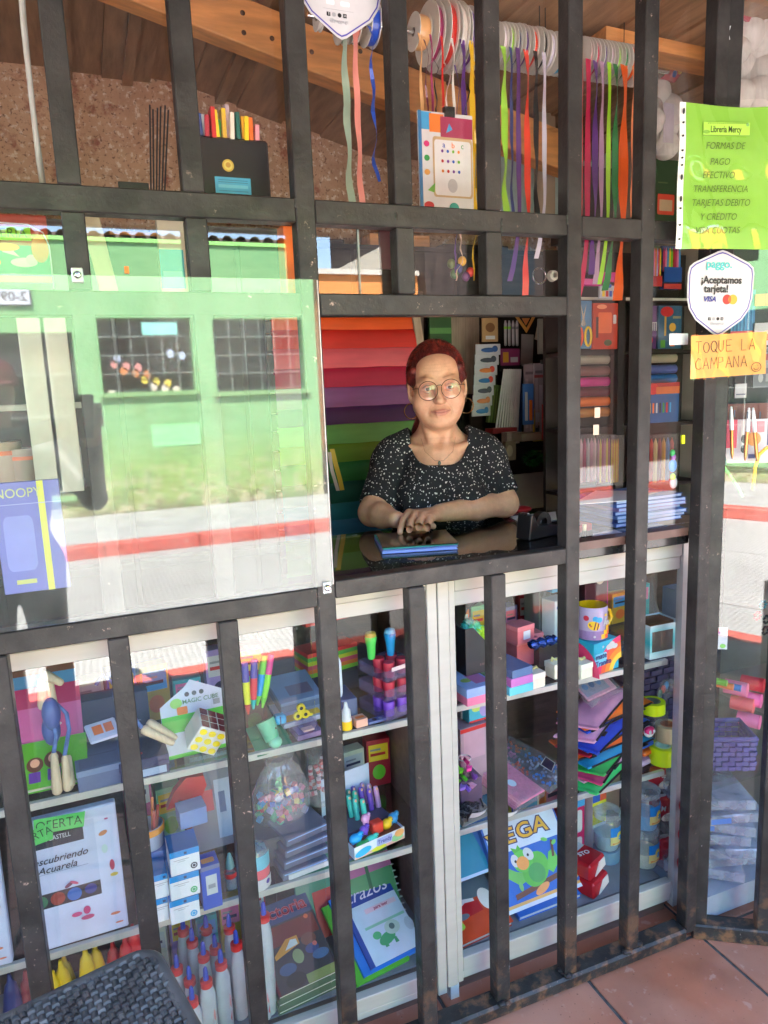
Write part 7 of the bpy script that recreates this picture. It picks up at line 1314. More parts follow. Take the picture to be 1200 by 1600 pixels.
for (c, dx, dz, r) in ((CD(80, 190, 110), 0, .045, .007), (CD(176, 110, 190), .003, .034, .007), (CD(50, 130, 210), .002, .012, .013), (CD(190, 220, 40), .003, -.018, .008), (CD(190, 196, 204), .006, -.032, .012)): MB().ell((dx, 0, dz), (r, .006, r*1.3), c, 12, 8).build('bead', o)
slab('lime yellow clip stuck at the inner side of the corner post', 1066, 680, 1071, 694, .02, CD(220, 236, 30), 'peg', 'clip', .006)

# ------------------------------------------------------------------ inside the return pane
def atret(px, py, off): return atp(px, py, P0-PN*off, PN)
def retslab(label, px0, py0, px1, py1, off, m, name, cat, shapes=None, th=.002, group=None):
    a, d, e = atret(px0, py1, off), atret(px1, py1, off), atret((px0+px1)/2, py0, off); W_ = (d-a).length; H_ = e.z-atret((px0+px1)/2, py1, off).z
    M = Matrix(((PT.x, -PN.x, 0, a.x), (PT.y, -PN.y, 0, a.y), (0, 0, 1, a.z), (0, 0, 0, 1))); o = thing(name, label, cat, M, group); MB().box((0, 0, 0), (W_, th, H_), m).build('card', o, smooth=False)
    if shapes: prints([([(x*W_, y*H_) for x, y in pts], mm) for pts, mm in shapes], Matrix.Translation((0, -.0002, 0)) @ FRONT, o)
    return o, W_, H_
retslab('white card printed in pink and black behind the three gold pens', 1122, 656, 1215, 724, .07, C(206, 196, 200), 'pen_card', 'pen card', [(rect(.1, .35, .3, 1), C(214, 60, 90)), (rect(.36, .3, .46, .97), C(226, 220, 214)), (circ(.42, .55, .05, .1), BK), (circ(.42, .32, .05, .09), BK), (circ(.58, .55, .12, .16), C(226, 150, 80)), (rect(.5, .1, .62, .2), C(40, 50, 110)), (rect(.52, .7, .75, .95), C(200, 130, 140)), (rect(.8, .4, .98, .98), C(90, 90, 130))])
for k, (px, py0, py1, lean) in enumerate(((1143, 635, 717, -1), (1168, 637, 720, 4), (1179, 637, 722, -4))):
    p, q = atret(px-lean, py1, .045), atret(px+lean*.6, py0, .045); O = p; d = q-p; o = thing('clip_pen', ('left', 'middle', 'right')[k]+' white and rose gold push pen hung on the pen card', 'pen', O, 'rose gold pens on the card')
    MB().tube([d*0, d*.05, d*.1, d*.55], [.0012, .0030, .0042, .0046], GOLD, 12).build('barrel', o); MB().tube([d*.552, d*.72, d*.88, d*.95], [.0052, .0052, .0042, .0036], C(226, 230, 232, .3), 12).build('grip', o); MB().tube([d*.952, d*.99, d], [.003, .0028, .0015], WH, 10).build('button', o)
    MB().box((-.0012, -.0058, d.z*.80), (.0012, -.0040, d.z*.93), C(40, 60, 90), Matrix.Rotation(-.58, 4, 'Z')).build('clip', o, smooth=False)
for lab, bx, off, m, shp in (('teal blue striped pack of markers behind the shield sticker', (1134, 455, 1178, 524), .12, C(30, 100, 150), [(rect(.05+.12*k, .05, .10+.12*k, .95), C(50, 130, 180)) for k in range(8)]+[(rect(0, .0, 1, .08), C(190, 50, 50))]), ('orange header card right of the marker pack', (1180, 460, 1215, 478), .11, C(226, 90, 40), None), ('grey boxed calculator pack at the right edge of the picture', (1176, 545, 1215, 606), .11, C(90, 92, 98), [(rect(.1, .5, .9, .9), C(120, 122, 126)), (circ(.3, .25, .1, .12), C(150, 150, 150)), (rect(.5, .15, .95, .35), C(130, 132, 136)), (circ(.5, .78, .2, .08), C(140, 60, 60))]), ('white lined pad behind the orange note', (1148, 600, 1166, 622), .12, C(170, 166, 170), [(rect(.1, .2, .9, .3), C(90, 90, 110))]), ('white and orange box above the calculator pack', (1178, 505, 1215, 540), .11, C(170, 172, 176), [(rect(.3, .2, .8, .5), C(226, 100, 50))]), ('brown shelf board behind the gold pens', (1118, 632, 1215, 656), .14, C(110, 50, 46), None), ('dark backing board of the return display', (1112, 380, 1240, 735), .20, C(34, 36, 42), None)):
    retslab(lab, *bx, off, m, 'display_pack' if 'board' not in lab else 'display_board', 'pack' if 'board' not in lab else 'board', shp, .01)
for k, (c, pts) in enumerate(((C(240, 190, 50), [(1200, 698), (1186, 710), (1180, 730), (1176, 765)]), (C(46, 60, 120), [(1126, 704), (1131, 714), (1133, 726)]), (C(120, 200, 120), [(1128, 726), (1140, 742), (1152, 760), (1160, 776)]))):
    o = thing('paper_tube', ('yellow', 'navy', 'green')[k]+' bent paper tube under the pen card', 'paper tube', (0, 0, 0)); MB().tube([atret(px, py, .05) for px, py in pts], .0045, c, 9).build('tube', o)
for k, (px, py, c) in enumerate(((1192, 945, C(36, 130, 140)), (1184, 962, C(206, 60, 60)), (1198, 968, C(40, 60, 60)), (1196, 985, C(30, 40, 40)))):
    o = thing('paper_flower', ('teal', 'red', 'dark green', 'black')[k]+' paper flower at the right edge inside the return pane', 'paper flower', TP(atret(px, py, .04))); b = MB()
    for j in range(7): a = j*.9; b.ell((.010*math.cos(a), .0, .010*math.sin(a)), (.006, .002, .004), c, 7, 4)
    b.build('petals', o)
# right end of the case behind the return pane
rs = thing('side_case', 'end of the glass case behind the return pane with shelves', 'display case', (0, 0, 0))
for z, nm in ((ZAr-.004, 'shelf'), (ZBr-.004, 'shelf')): MB().box((1.455, .0, z-.007), (1.98, .46, z), clear('shelf_glass', .05)).build(nm, rs, smooth=False)
MB().box((1.455, .0, .03), (1.98, .46, .10), C(150, 160, 178)).build('floor_board', rs, smooth=False); MB().box((1.455, .465, .0), (2.0, .48, 1.1), WOODD).build('back_panel', rs, smooth=False)
for px, py, lab, c in ((1150, 1075, 'pink roll of modelling foam lying low in the pile', C(240, 130, 170)), (1176, 1068, 'red roll of foam on top of the pile', C(206, 50, 60)), (1160, 1100, 'salmon roll of foam under the red one', C(236, 110, 110)), (1172, 1092, 'hot pink roll of foam in the middle', C(246, 120, 180)), (1170, 1125, 'pink roll of foam in front of the woven basket', C(246, 130, 180)), (1128, 1070, 'orange roll of foam at the left end', C(236, 130, 70)), (1140, 1072, 'blue roll of foam at the left end', C(50, 120, 190)), (1118, 1064, 'lime roll of foam behind the post', C(110, 180, 60))):
    p = at(px, py, .16); o = thing('foam_roll', lab, 'foam roll', TP(p, .5), 'foam rolls behind the return pane'); MB().cyl((0, -.032, 0), (0, .032, 0), .022 if px > 1145 else .010, c, 14).build('roll', o)
VBL = mat('violet_woven_plastic', (.085, .08, .26), .45, var=.25, scale=30)
basket(T(1.60, .10, ZBr+.001, -.45), 'violet woven plastic basket behind the return pane', .17, .12, .09, VBL, 6, 9)
for k in range(7):
    o = thing('clear_folder', ('lowest', 'second', 'third', 'fourth', 'fifth', 'sixth', 'topmost')[k]+' clear plastic folder in the pile behind the return pane', 'folder', T(1.60+.012*((k*5) % 3), .15-.01*(k % 3), .105+.036*k, -.5+.13*((k*7) % 4-1.5), R(2*((k*3) % 3-1))), 'clear folders piled behind the return pane'); MB().box((-.11, -.12, 0), (.11, .10, .030), clear('folder_film', .08, (.85, .89, .95), haze=.45, hazecol=(.62, .68, .80)), bev=.004).build('folder', o, smooth=False)
    if k in (4, 5): MB().box((-.06, -.1205, .006), (.0, -.1202, .022), C(70, 120, 200)).build('blue_label', o, smooth=False)
for k, z in enumerate((.16, .25, .34)): o = thing('snack_bag', ('lower', 'middle', 'upper')[k]+' red and white bag peeping out beside the clear folders', 'bag', T(1.475, .06, z, -.4), 'red and white clay bags'); MB().ell((0, 0, 0), (.035, .03, .034), C(226, 216, 212), 14, 9).build('bag', o); MB().ell((-.012, -.006, .012), (.030, .028, .026), C(186, 30, 46), 12, 8).build('red_end', o)
retslab('white card with a blue flower standing on the case by the corner post', 1113, 980, 1136, 1014, .06, C(200, 206, 212), 'greeting_card', 'card', [(circ(.4, .75, .12, .06), C(70, 120, 190)), (circ(.7, .15, .2, .1), C(120, 190, 80))])

# ------------------------------------------------------------------ upper panes
def ribbon(o, px, y0, y1, Y, w_, m, wav=0, curl=0):
    p, q = at(px, y0, Y), at(px, y1, Y); H_ = p.z-q.z; n_ = 18; O = o.matrix_world.translation
    pts = [Vector((p.x+wav*.004*math.sin(k*1.1)-curl*.05*max(0, k/n_-.7)**2*11, Y+wav*.006*math.cos(k*.9)-.004, p.z-H_*k/n_))-O for k in range(n_+1)]
    w_ *= 1.5; wv = [Vector((w_*.5*math.cos(wav*.9*math.sin(k*.6)), w_*.5*math.sin(wav*.9*math.sin(k*.6)+.2), 0)) for k in range(n_+1)]
    b = MB(); b.strip(pts, wv, m, th=.0005); return b.build('ribbon_tail', o)
def spool(label, px, py, Y, r, wd_, m, y1=None, w_=.01, core=None, wav=0, curl=0, tail_px=None, group='ribbon spools on the rod'):
    p = at(px, py, Y); o = thing('ribbon_spool', label, 'ribbon spool', p, group); SP = C(226, 222, 214); MX = Matrix.Rotation(R(90), 4, 'Y')
    for s_ in (-1, 1): MB().lathe([(.010, -.0008), (r, -.0008), (r, .0008), (.010, .0008)], SP, 30, Matrix.Translation((s_*wd_/2, 0, 0)) @ MX).build('flange', o)
    MB().lathe([(r*.86, -wd_/2+.001), (r*.9, 0), (r*.86, wd_/2-.001)], m, 30, MX).build('winding', o); MB().lathe([(.0098, -wd_/2), (.0098, wd_/2)], C(180, 170, 150), 14, MX).build('core', o)
    if y1: ribbon(o, tail_px or px, py, y1, Y-r*.88, w_, m, wav, curl)
    return o
SAT = lambda r, g, b: mat('satin_%d_%d_%d' % (r, g, b), lin((r, g, b)), .32, var=.12, scale=30, stretch=(1, 1, .3), coat=.2)
YS = .36
rod = thing('spool_rod', 'thin metal rod carrying the ribbon spools under the ceiling', 'rod', (0, 0, 0)); p0, p1 = at(480, 18, YS), at(1000, 100, YS); p0.z = p1.z = (p0.z+p1.z)/2
MB().cyl((p0.x, YS, 2.405), (p1.x+.1, YS, 2.405), .0055, CHROME, 10).build('rod', rod)
for px in (852, 843, 975): q = at(px, 60, YS); MB().cyl((q.x, YS, 2.41), (q.x, YS, 2.62), .0012, BK, 6).build('wire', rod)
def py_rod(px, Y=YS):
    """image row of the rod above column px"""
    lo, hi = -200., 300.
    for _ in range(40):
        m_ = (lo+hi)/2
        if at(px, m_, Y).z > 2.405: lo = m_
        else: hi = m_
    return (lo+hi)/2
SPL = [(498, .03, .010, SAT(214, 210, 204), None, 0, 'white, leftmost behind the shield sticker'), (535, .05, .016, SAT(150, 170, 150), 320, .012, 'sage green, behind the shield sticker'), (552, .045, .014, SAT(226, 140, 130), 318, .010, 'salmon pink, right of the sage one'), (578, .048, .022, SAT(40, 80, 190), 285, .007, 'royal blue with a curly tail'),
       (655, .042, .030, SAT(240, 180, 120), 320, .006, 'peach cord, left of the big spools'), (672, .070, .016, SAT(150, 40, 90), 300, .004, 'maroon, among the big spools'), (689, .080, .020, SAT(206, 40, 30), 290, .004, 'black thread and red, biggest of the spools'), (706, .078, .018, SAT(226, 214, 206), 320, .005, 'cream, among the big spools'), (722, .072, .016, SAT(84, 40, 120), 330, .010, 'purple, among the big spools'), (735, .068, .016, SAT(226, 180, 40), 335, .010, 'golden yellow, rightmost of the big spools'),
       (776, .050, .011, SAT(226, 214, 222), 338, .005, 'pale pink, first of the small spools'), (786, .052, .011, SAT(150, 206, 60), 338, .012, 'lime green, second of the small spools'), (797, .052, .010, SAT(40, 50, 110), 338, .006, 'navy, third of the small spools'), (808, .054, .012, SAT(92, 50, 120), 440, .010, 'violet, tail hanging below the rail'), (822, .052, .013, SAT(226, 60, 30), 462, .012, 'red orange, tail curling below the rail'), (836, .054, .012, SAT(24, 22, 24), 340, .010, 'black, among the small spools'), (849, .05, .013, SAT(206, 196, 214), 405, .009, 'pale lilac, tail ending below the rail'), (868, .050, .018, SAT(70, 160, 200), None, 0, 'sky blue, wound without a tail'), (882, .05, .010, SAT(40, 90, 190), 402, .008, 'blue, tail beside the grille bar'),
       (908, .050, .008, SAT(226, 80, 90), 440, .006, 'coral, first right of the grille bar'), (918, .050, .012, SAT(196, 30, 80), 470, .013, 'crimson, right of the coral one'), (930, .05, .011, SAT(96, 44, 130), 430, .012, 'dark violet, right of the crimson one'), (940, .05, .010, SAT(190, 150, 180), 445, .010, 'dusty pink, in the middle of the right group'), (951, .05, .011, SAT(170, 230, 50), 445, .010, 'neon green, in the middle of the right group'), (962, .05, .012, SAT(30, 130, 60), 455, .013, 'emerald green, right of the neon one'), (975, .05, .017, SAT(236, 100, 30), 470, .020, 'broad orange, longest of the right group'), (990, .05, .012, SAT(240, 150, 100), 340, .010, 'peach, rightmost beside the bar')]
for k, (px, r, wd_, m, y1, w_, lab) in enumerate(SPL):
    py = py_rod(px); spool('ribbon spool, '+lab, px, py, YS, r, wd_, m, y1, w_, wav=(1.5 if px == 578 else .25+.75*((k*37) % 10)/10), curl=(.3+.5*((k*23) % 7)/7) if (y1 or 0) > 400 else 0)
for k, (px, y0, y1, m_, lab) in enumerate(((664, 60, 326, SAT(120, 40, 60), 'maroon'), (679, 90, 250, SAT(24, 22, 24), 'black'), (697, 95, 318, SAT(226, 200, 196), 'pale pink'), (712, 100, 428, SAT(90, 50, 130), 'purple'), (741, 110, 440, SAT(226, 180, 40), 'yellow'), (727, 120, 330, SAT(24, 22, 24), 'black and curled'), (718, 330, 440, SAT(226, 190, 170), 'cream'))):
    p = at(px, y0, .27); o = thing('loose_ribbon', 'thin loose '+lab+' ribbon strand hanging in front of the booklet', 'ribbon', p, 'loose ribbon strands'); ribbon(o, px, y0, y1, .275, .0032, m_, 1.6+.3*(k % 3), .5)
o = thing('black_holder', 'black plastic holder stuffed with coloured folders behind the bars', 'holder', TP(at(313, 305, .13))); W_ = at(424, 300, .13).x-at(313, 300, .13).x; H_ = at(370, 212, .13).z-at(370, 305, .13).z
MB().box((0, 0, 0), (W_, .05, H_), mat('black_vinyl', (.012, .012, .013), .25, bump=.25, bscale=20), bev=.004).build('pocket', o, smooth=False)
prints([(circ(.058, .058, .0115), C(206, 170, 60)), (circ(.058, .058, .0085), C(226, 206, 110)), (circ(.058, .059, .005), C(190, 140, 50))], Matrix.Translation((0, -.0005, 0)) @ FRONT, o, 'round_sticker'); lb = MB(); lb.box((.030, -.0022, .006), (.100, -.0006, .036), C(80, 180, 226)); lb.build('blue_label', o, smooth=False); prints([(rect(.036, .030, .094, .031), C(40, 110, 160)), (rect(.036, .026, .094, .027), C(40, 110, 160)), (rect(.036, .010, .094, .011), C(40, 110, 160)), (rect(.036, .016, .094, .022), C(120, 206, 240))], Matrix.Translation((0, -.0024, 0)) @ FRONT, o)
for k, (x_, y_, h_, c, nm) in enumerate(((.0, .02, .085, WH, 'white'), (.008, .024, .06, C(40, 60, 120), 'navy'), (.014, .016, .055, C(170, 40, 60), 'wine red'), (.022, .022, .058, GREY, 'grey'), (.032, .014, .075, RED, 'red'), (.038, .026, .05, GRN, 'green'), (.044, .018, .07, YEL, 'yellow'), (.054, .022, .078, C(240, 190, 40), 'amber'), (.062, .014, .066, C(226, 214, 200), 'cream'), (.07, .026, .09, C(206, 176, 190), 'pale pink'), (.080, .018, .07, C(30, 100, 90), 'dark teal'), (.090, .014, .06, C(246, 206, 40), 'bright yellow'), (.098, .022, .062, C(240, 170, 40), 'golden'), (.105, .016, .058, C(236, 110, 40), 'orange'), (.113, .022, .045, C(240, 160, 170), 'rose'))):
    t_ = thing('plastic_folder', nm+' plastic folder standing in the black holder', 'folder', o.matrix_world @ T(x_, y_, .02, 0, 0, R(3*((k % 3)-1))), 'folders in the black holder'); MB().box((0, -.012, 0), (.0085, .02, H_-.02+h_*.72), c, bev=.001).build('folder', t_, smooth=False)
t_ = thing('cellophane_wrap', 'clear cellophane peak over the folders in the black holder', 'cellophane', o.matrix_world @ T(.055, .02, H_)); MB().grid(lambda u, v: ((u-.5)*.055*(1-v*.8)+.004*math.sin(8*v), -.012+.008*math.sin(9*u), .085*v), 10, 10, PLASTIC).build('film', t_)
for k in range(6):
    t_ = thing('black_rod', '%s thin black rod leaning behind the second pane' % ('first', 'second', 'third', 'fourth', 'fifth', 'sixth')[k], 'rod', (0, 0, 0), 'thin black rods'); MB().cyl(at(236+4.2*k, 305, .17), at(234+6*k-(k % 2), 164+(k*7) % 9, .19), .0018, BK, 6).build('rod', t_)
slab('black plate at the foot of the thin rods', 186, 283, 232, 300, .12, BLACKP, 'plate', 'plate', .01)
t_ = thing('hanging_rope', 'thick white cord hanging down behind the first pane', 'cord', (0, 0, 0)); MB().tube([at(29, -60, .10), at(36, 40, .10), at(44, 110, .10), at(52, 180, .10), at(60, 250, .10), at(67, 296, .10)], .0042, C(190, 190, 186), 9).build('cord', t_); MB().tube([at(33, -60, .106), at(40, 40, .106), at(48, 120, .106), at(57, 200, .106), at(71, 296, .106)], .0025, C(150, 152, 150), 7).build('strand', t_)
o, W_, H_ = slab('learning booklet with letters and pictures hung behind the big spools', 657, 174, 738, 331, .22, C(206, 202, 204), 'booklet', 'booklet', .006, shapes=[(rect(0, .0, .06, 1), C(50, 110, 160)), (rect(.06, .82, .24, .99), C(60, 150, 200)), (rect(.2, .80, .46, .98), C(226, 120, 40)), (rect(.40, .76, .99, .96), C(160, 50, 84)), ([(.5, .80), (.62, .84), (.56, .90)], C(60, 140, 190)), (rrect(.25, .16, .98, .76, .04), C(190, 160, 120)), (rrect(.28, .18, .95, .73, .04), C(214, 210, 210)), (circ(.14, .68, .05, .03), MAG), (circ(.14, .54, .05, .03), GRN), (circ(.14, .40, .05, .03), C(214, 150, 70)), ([(.14, .22), (.28, .30), (.26, .20)], C(110, 180, 60)), (circ(.16, .07, .09, .04), C(196, 50, 50)), (circ(.62, .06, .09, .05), C(40, 140, 130)), (circ(.6, .28, .09, .07), C(180, 176, 180))]+[(circ(.42+.1*(k % 4), .62-.10*(k//4), .022, .016), (C(120, 60, 150), BLU, C(120, 190, 60), C(226, 130, 40), RED)[k % 5]) for k in range(12)])
for k, (ch, c) in enumerate(zip('abc', (BLU, ORG, GRN))): text(ch, o, Matrix.Translation((W_*(.45+.17*k), -.0022, H_*.68)) @ FRONT, .018, c)
MB().box((W_*.48, -.004, H_*.96), (W_*.66, .009, H_*1.06), BLACKP).build('clip', o, smooth=False)
# styrofoam balls in bags, small packs on the right wall
SF_ = mat('styrofoam', (.62, .57, .53), .85, var=.06, scale=60, bump=.25, bscale=300)
for lab, Y, sp in (('clear bag of white foam balls beside the grille bar', .50, [(1022, 146, 24), (1040, 176, 26), (1020, 190, 18), (1046, 200, 14), (1028, 216, 18), (1040, 228, 20), (1018, 170, 16), (1012, 215, 16)]), ('clear bag of big white foam balls at the right edge', .20, [(1165, 55, 26), (1190, 90, 40), (1160, 110, 22), (1195, 55, 34), (1172, 130, 30), (1195, 125, 34), (1150, 80, 20), (1155, 150, 22), (1185, 150, 26)])):
    o = thing('foam_ball_bag', lab, 'ball bag', at(sp[0][0], sp[0][1], Y)); O = o.matrix_world.translation
    for px, py, r in sp: p = at(px, py, Y+.03*((px*7) % 3)); MB().ell(p-O, (r/FPX*(Y+1.9),)*3, SF_, 18, 12).build('foam_ball', o)
    a, d = at(min(s_[0] for s_ in sp)-22, min(s_[1] for s_ in sp)-50, Y)-O, at(max(s_[0] for s_ in sp)+22, max(s_[1] for s_ in sp)+28, Y)-O
    MB().grid(lambda u, v: (a.x+(d.x-a.x)*u, -.045-.02*math.sin(math.pi*u)+.006*math.sin(14*u+9*v), d.z+(a.z-d.z)*v), 14, 14, BAG).build('bag', o)
for lab, pts, Y in (('glossy pointed pack of craft paper by the foam balls', [(1030, 124), (1052, 130), (1066, 112), (1066, 100), (1056, 96), (1044, 112)], .52), ('glossy pack with black brushes at the top right corner', [(1156, 28), (1170, 38), (1200, 22), (1200, -8), (1180, 6)], .20)):
    P = [at(px, py, Y) for px, py in pts]; O = P[0]; o = thing('craft_pack', lab, 'pack', O); b = MB(); b.prism([((p-O).x, (p-O).z) for p in P], 0, .006, C(176, 60, 80), FRONT); b.build('pack', o, smooth=False)
    for k, c in enumerate((C(60, 110, 190), C(226, 190, 50), C(110, 180, 60))): p = (P[2+k % 3]*.6+P[k]*.4)-O; MB().ell((p.x, -.0065, p.z), (.008, .002, .012), c, 10, 6, rot=Matrix.Rotation(R(30), 3, 'Y')).build('print', o)
slab('dark green box file with a red label on top of the wall rack', 1020, 248, 1066, 346, .60, C(28, 56, 30), 'box_file', 'box file', .05, shapes=[(rrect(.15, .12, .75, .45, .03), C(196, 60, 40)), (rect(.22, .18, .68, .36), C(176, 150, 120)), (rect(.15, .62, .5, .64), C(90, 100, 60))])
slab('strip of pale pencils standing left of the box file', 1008, 260, 1018, 350, .60, C(120, 122, 126), 'pencil_strip', 'pencils', .02, shapes=[(rect(.1, .1*k, .9, .1*k+.05), BK) for k in range(9)]); slab('row of yellow pencil tops under the box file', 1022, 348, 1060, 360, .59, C(226, 160, 40), 'pencil_box', 'pencils', .03, shapes=[(rect(.1*k, 0, .1*k+.05, 1), C(196, 60, 40)) for k in range(10)]); slab('lilac card hanging among the foam balls', 1036, 160, 1054, 222, .47, C(186, 172, 186), 'hanging_card', 'card', .002)
slab('tall pale board behind the lilac ribbons', 838, 130, 868, 335, .95, C(150, 130, 112), 'pale_board', 'board', .015)
slab('dark brown storage box behind the ribbons', 905, 260, 985, 370, 1.2, C(60, 50, 46), 'storage_box', 'box', .2)
# middle row, behind the small panes
o, W_, H_ = slab('bright poster with a pale bird and a lime banner, hung at the far left', -70, 333, 71, 440, .12, C(60, 140, 110), 'poster', 'poster', .002, shapes=[(rect(0, .55, 1, 1), C(150, 60, 40)), (rect(.0, .62, .82, .82), C(130, 196, 40)), (circ(.72, .30, .14, .07), C(206, 214, 190)), (circ(.80, .34, .06, .08), C(196, 206, 180)), ([(.5, .45), (.6, .5), (.68, .38)], C(206, 214, 190)), (rect(0, .0, 1, .10), C(206, 130, 60)), (circ(.9, .5, .09, .2), C(196, 110, 50)), (circ(.55, .52, .14, .06), C(226, 140, 50)), (circ(.3, .3, .18, .12), C(226, 120, 60))])
text('TERIA', o, Matrix.Translation((W_*.60, -.0024, H_*.72)) @ FRONT, .022, C(60, 110, 30), bold=.0); MB(FRONT).tube([(W_*1.0, -.01, .001), (W_*1.0, H_*.55, .001), (W_*.95, H_*.75, .001), (W_*.8, H_*.86, .001), (0, H_*.9, .001)], .0012, WH, 6).build('border', o)
slab('cream cardboard strip leaning behind the second small pane', 160, 338, 176, 470, .25, C(176, 160, 126), 'cardboard_strip', 'cardboard', .004, shear=-9)
slab('pale pad with a teal label behind the second small pane', 255, 340, 286, 470, .30, C(196, 184, 160), 'paper_pad', 'pad', .02, shapes=[(rect(0, .15, .9, .62), C(40, 150, 170)), (rect(.1, .3, .8, .36), C(110, 190, 190))]); slab('orange rimmed folder behind the third small pane', 449, 350, 456, 470, .12, C(226, 110, 30), 'folder', 'folder', .05); slab('small orange price sticker on the second small pane', 195, 416, 201, 427, .0225, ORG, 'price_sticker', 'sticker', .001); slab('maroon cloth hanging behind the fourth small pane', 595, 340, 612, 420, .5, C(70, 24, 36), 'hanging_cloth', 'cloth', .01)
o = thing('mini_garland', 'cluster of small coloured ornaments hanging behind the fifth small pane', 'ornament', at(712, 420, .4)); O = o.matrix_world.translation
for px, py, c in ((705, 412, C(90, 110, 50)), (716, 420, C(50, 60, 120)), (722, 408, C(226, 170, 40)), (735, 425, C(206, 60, 50)), (710, 428, C(60, 110, 60)), (728, 432, C(110, 60, 110))): MB().ell(at(px, py, .4)-O, (.012, .01, .013), c, 10, 7).build('ornament', o)
o = thing('key_ring', 'round metal hoop with a white suction cup behind the sixth small pane', 'hoop', at(843, 431, .3)); MB().tube([(.020*math.cos(a), 0, .020*math.sin(a)) for a in [k*math.pi/12 for k in range(25)]], .0022, CHROME, 7, caps=False).build('ring', o); MB().lathe([(0, 0), (.015, 0), (.013, .012), (.006, .014)], C(176, 170, 160), 18, Matrix.Translation((.038, 0, .0)) @ FRONT).build('suction_cup', o)
# behind the acrylic, at the left
cbn = thing('glass_cabinet', 'cream framed glass cabinet dimly seen behind the acrylic at the left', 'cabinet', (0, 0, 0))
def cpart(nm, px0, py0, px1, py1, Y, m, th): a, d = at(px0, py1, Y), at(px1, py0, Y); MB().box((a.x, Y, a.z), (d.x, Y+th, d.z), m, bev=.001).build(nm, cbn, smooth=False)
for px in (62, 96): cpart('upright', px-4, 480, px+4, 770, .30, C(196, 200, 180), .012)
cpart('back_panel', -40, 480, 122, 775, .47, C(40, 36, 38), .01); cpart('shelf', -40, 628, 128, 645, .313, C(150, 152, 140), .15); cpart('sill', -40, 757, 132, 776, .313, C(110, 116, 120), .15)
for k, (px, y0, c) in enumerate(((12, 690, C(170, 150, 126)), (42, 700, C(156, 140, 120)))): p = at(px, 757, .38); h = at(px, y0, .38).z-p.z; o = thing('kraft_roll', ('left', 'right')[k]+' kraft paper roll standing in the cabinet behind the acrylic', 'paper roll', p, 'kraft paper rolls'); MB().cyl((0, 0, 0), (0, 0, h), .036, c, 20).build('roll', o); MB().lathe([(.0362, h*.7), (.0366, h*.72), (.0366, h*.78), (.0362, h*.8)], C(226, 110, 50), 20).build('band', o)
p = at(120, 757, .36); h = at(120, 675, .36).z-p.z; o = thing('glue_tube', 'clear bottle with an orange cap in the cabinet behind the acrylic', 'bottle', p); MB().lathe([(0, 0), (.016, 0), (.016, h*.7), (.010, h*.82)], C(176, 180, 176), 16).build('bottle', o); MB().lathe([(.010, h*.82), (.011, h*.84), (.010, h), (0, h)], ORG, 14).build('cap', o)
o, W_, H_ = slab('blue notebook with a yellow band standing behind the acrylic', 8, 757, 92, 930, .075, C(96, 104, 176), 'notebook', 'notebook', .012, shapes=[(rect(.66, 0, .76, 1), C(196, 200, 80)), (rect(0, .80, 1, .806), C(150, 156, 206)), (rrect(.1, .2, .55, .7, .08), C(120, 130, 196)), (rect(.2, .08, .5, .12), C(176, 186, 110))]); text('SNOOPY', o, Matrix.Translation((W_*.33, -.0018, H_*.9)) @ FRONT, .024, C(176, 186, 120), sx=.9)
# ------------------------------------------------------------------ signs on the posts
LIMEP = mat('lime_paper', lin((118, 170, 52)), .55, var=.05, scale=6); U_ = Vector((math.cos(R(-13)), math.sin(R(-13)), 0))
ps = atp(1064, 389, Vector((1.272, -.052, 1.8)), Vector((U_.y, -U_.x, 0))); MS = Matrix(((U_.x, -U_.y, 0, ps.x), (U_.y, U_.x, 0, ps.y), (0, 0, 1, ps.z), (0, 0, 0, 1))) @ FRONT
o = thing('payment_notice', 'lime green printed notice in a punched plastic sleeve on the corner post', 'notice', MS); W_, H_ = .245, .305
def wavep(u, v): return (W_*u, H_*v-.006*math.sin(math.pi*u)*(v > .5)-.004*u*(v < .5), .002+.0035*math.sin(5*u+1.5*v)+.002*math.sin(11*v))
MB().grid(wavep, 24, 24, LIMEP).build('paper', o)
MB().grid(lambda u, v: (wavep(0, 1-v)[0]-.014+W_*1.06*u, H_*v*1.01-.002, -.001+.0035*math.sin(5*u+1.5*v)+.002*math.sin(11*v)), 10, 10, clear('sleeve_back', .03)).build('sleeve_back', o)
MB().grid(lambda u, v: (W_*(-.01+1.05*u), H_*(v*1.01-.005)-.006*math.sin(math.pi*u)*(v > .5), .0045+.0035*math.sin(5*u+1.5*v)+.0024*math.sin(11*v)+.0012*math.sin(17*u+7*v)), 30, 30, clear('sleeve_front', .045)).build('sleeve_front', o)
b = MB(); b.grid(lambda u, v: (-.0155+.0148*u, H_*v, .003+.0035*math.sin(1.5*v)+.002*math.sin(11*v)), 2, 24, C(206, 208, 206)); b.build('punched_strip', o)
b = MB()
for y_ in (.02, .05, .085, .105, .15, .175, .19, .205, .235, .262, .285): b.prism(circ(-.0085, y_, .0022, .0022+.004*((int(y_*1000) % 3) == 0), 12), .0075+.0035*math.sin(1.5*y_/H_)-.002, .0078+.0035*math.sin(1.5*y_/H_), BK)
b.build('punch_hole', o, smooth=False, kind='stuff')
INK = C(70, 96, 30); INK2 = C(46, 60, 26)
prints([(rect(.040, .236, .152, .264), C(150, 200, 70)), (rect(.040, .236, .152, .238), C(110, 150, 60)), (circ(.048, .244, .008, .004), C(110, 160, 50)), (circ(.146, .260, .004), C(110, 160, 90))]+[(circ(.052+.005*k, .2615, .0011), INK2) for k in range(19)], Matrix.Translation((0, 0, .0082)), o, 'letterhead')
text('Librería Mercy', o, Matrix.Translation((.094, .249, .0088)), .019, INK2, sx=.66, bold=.015)
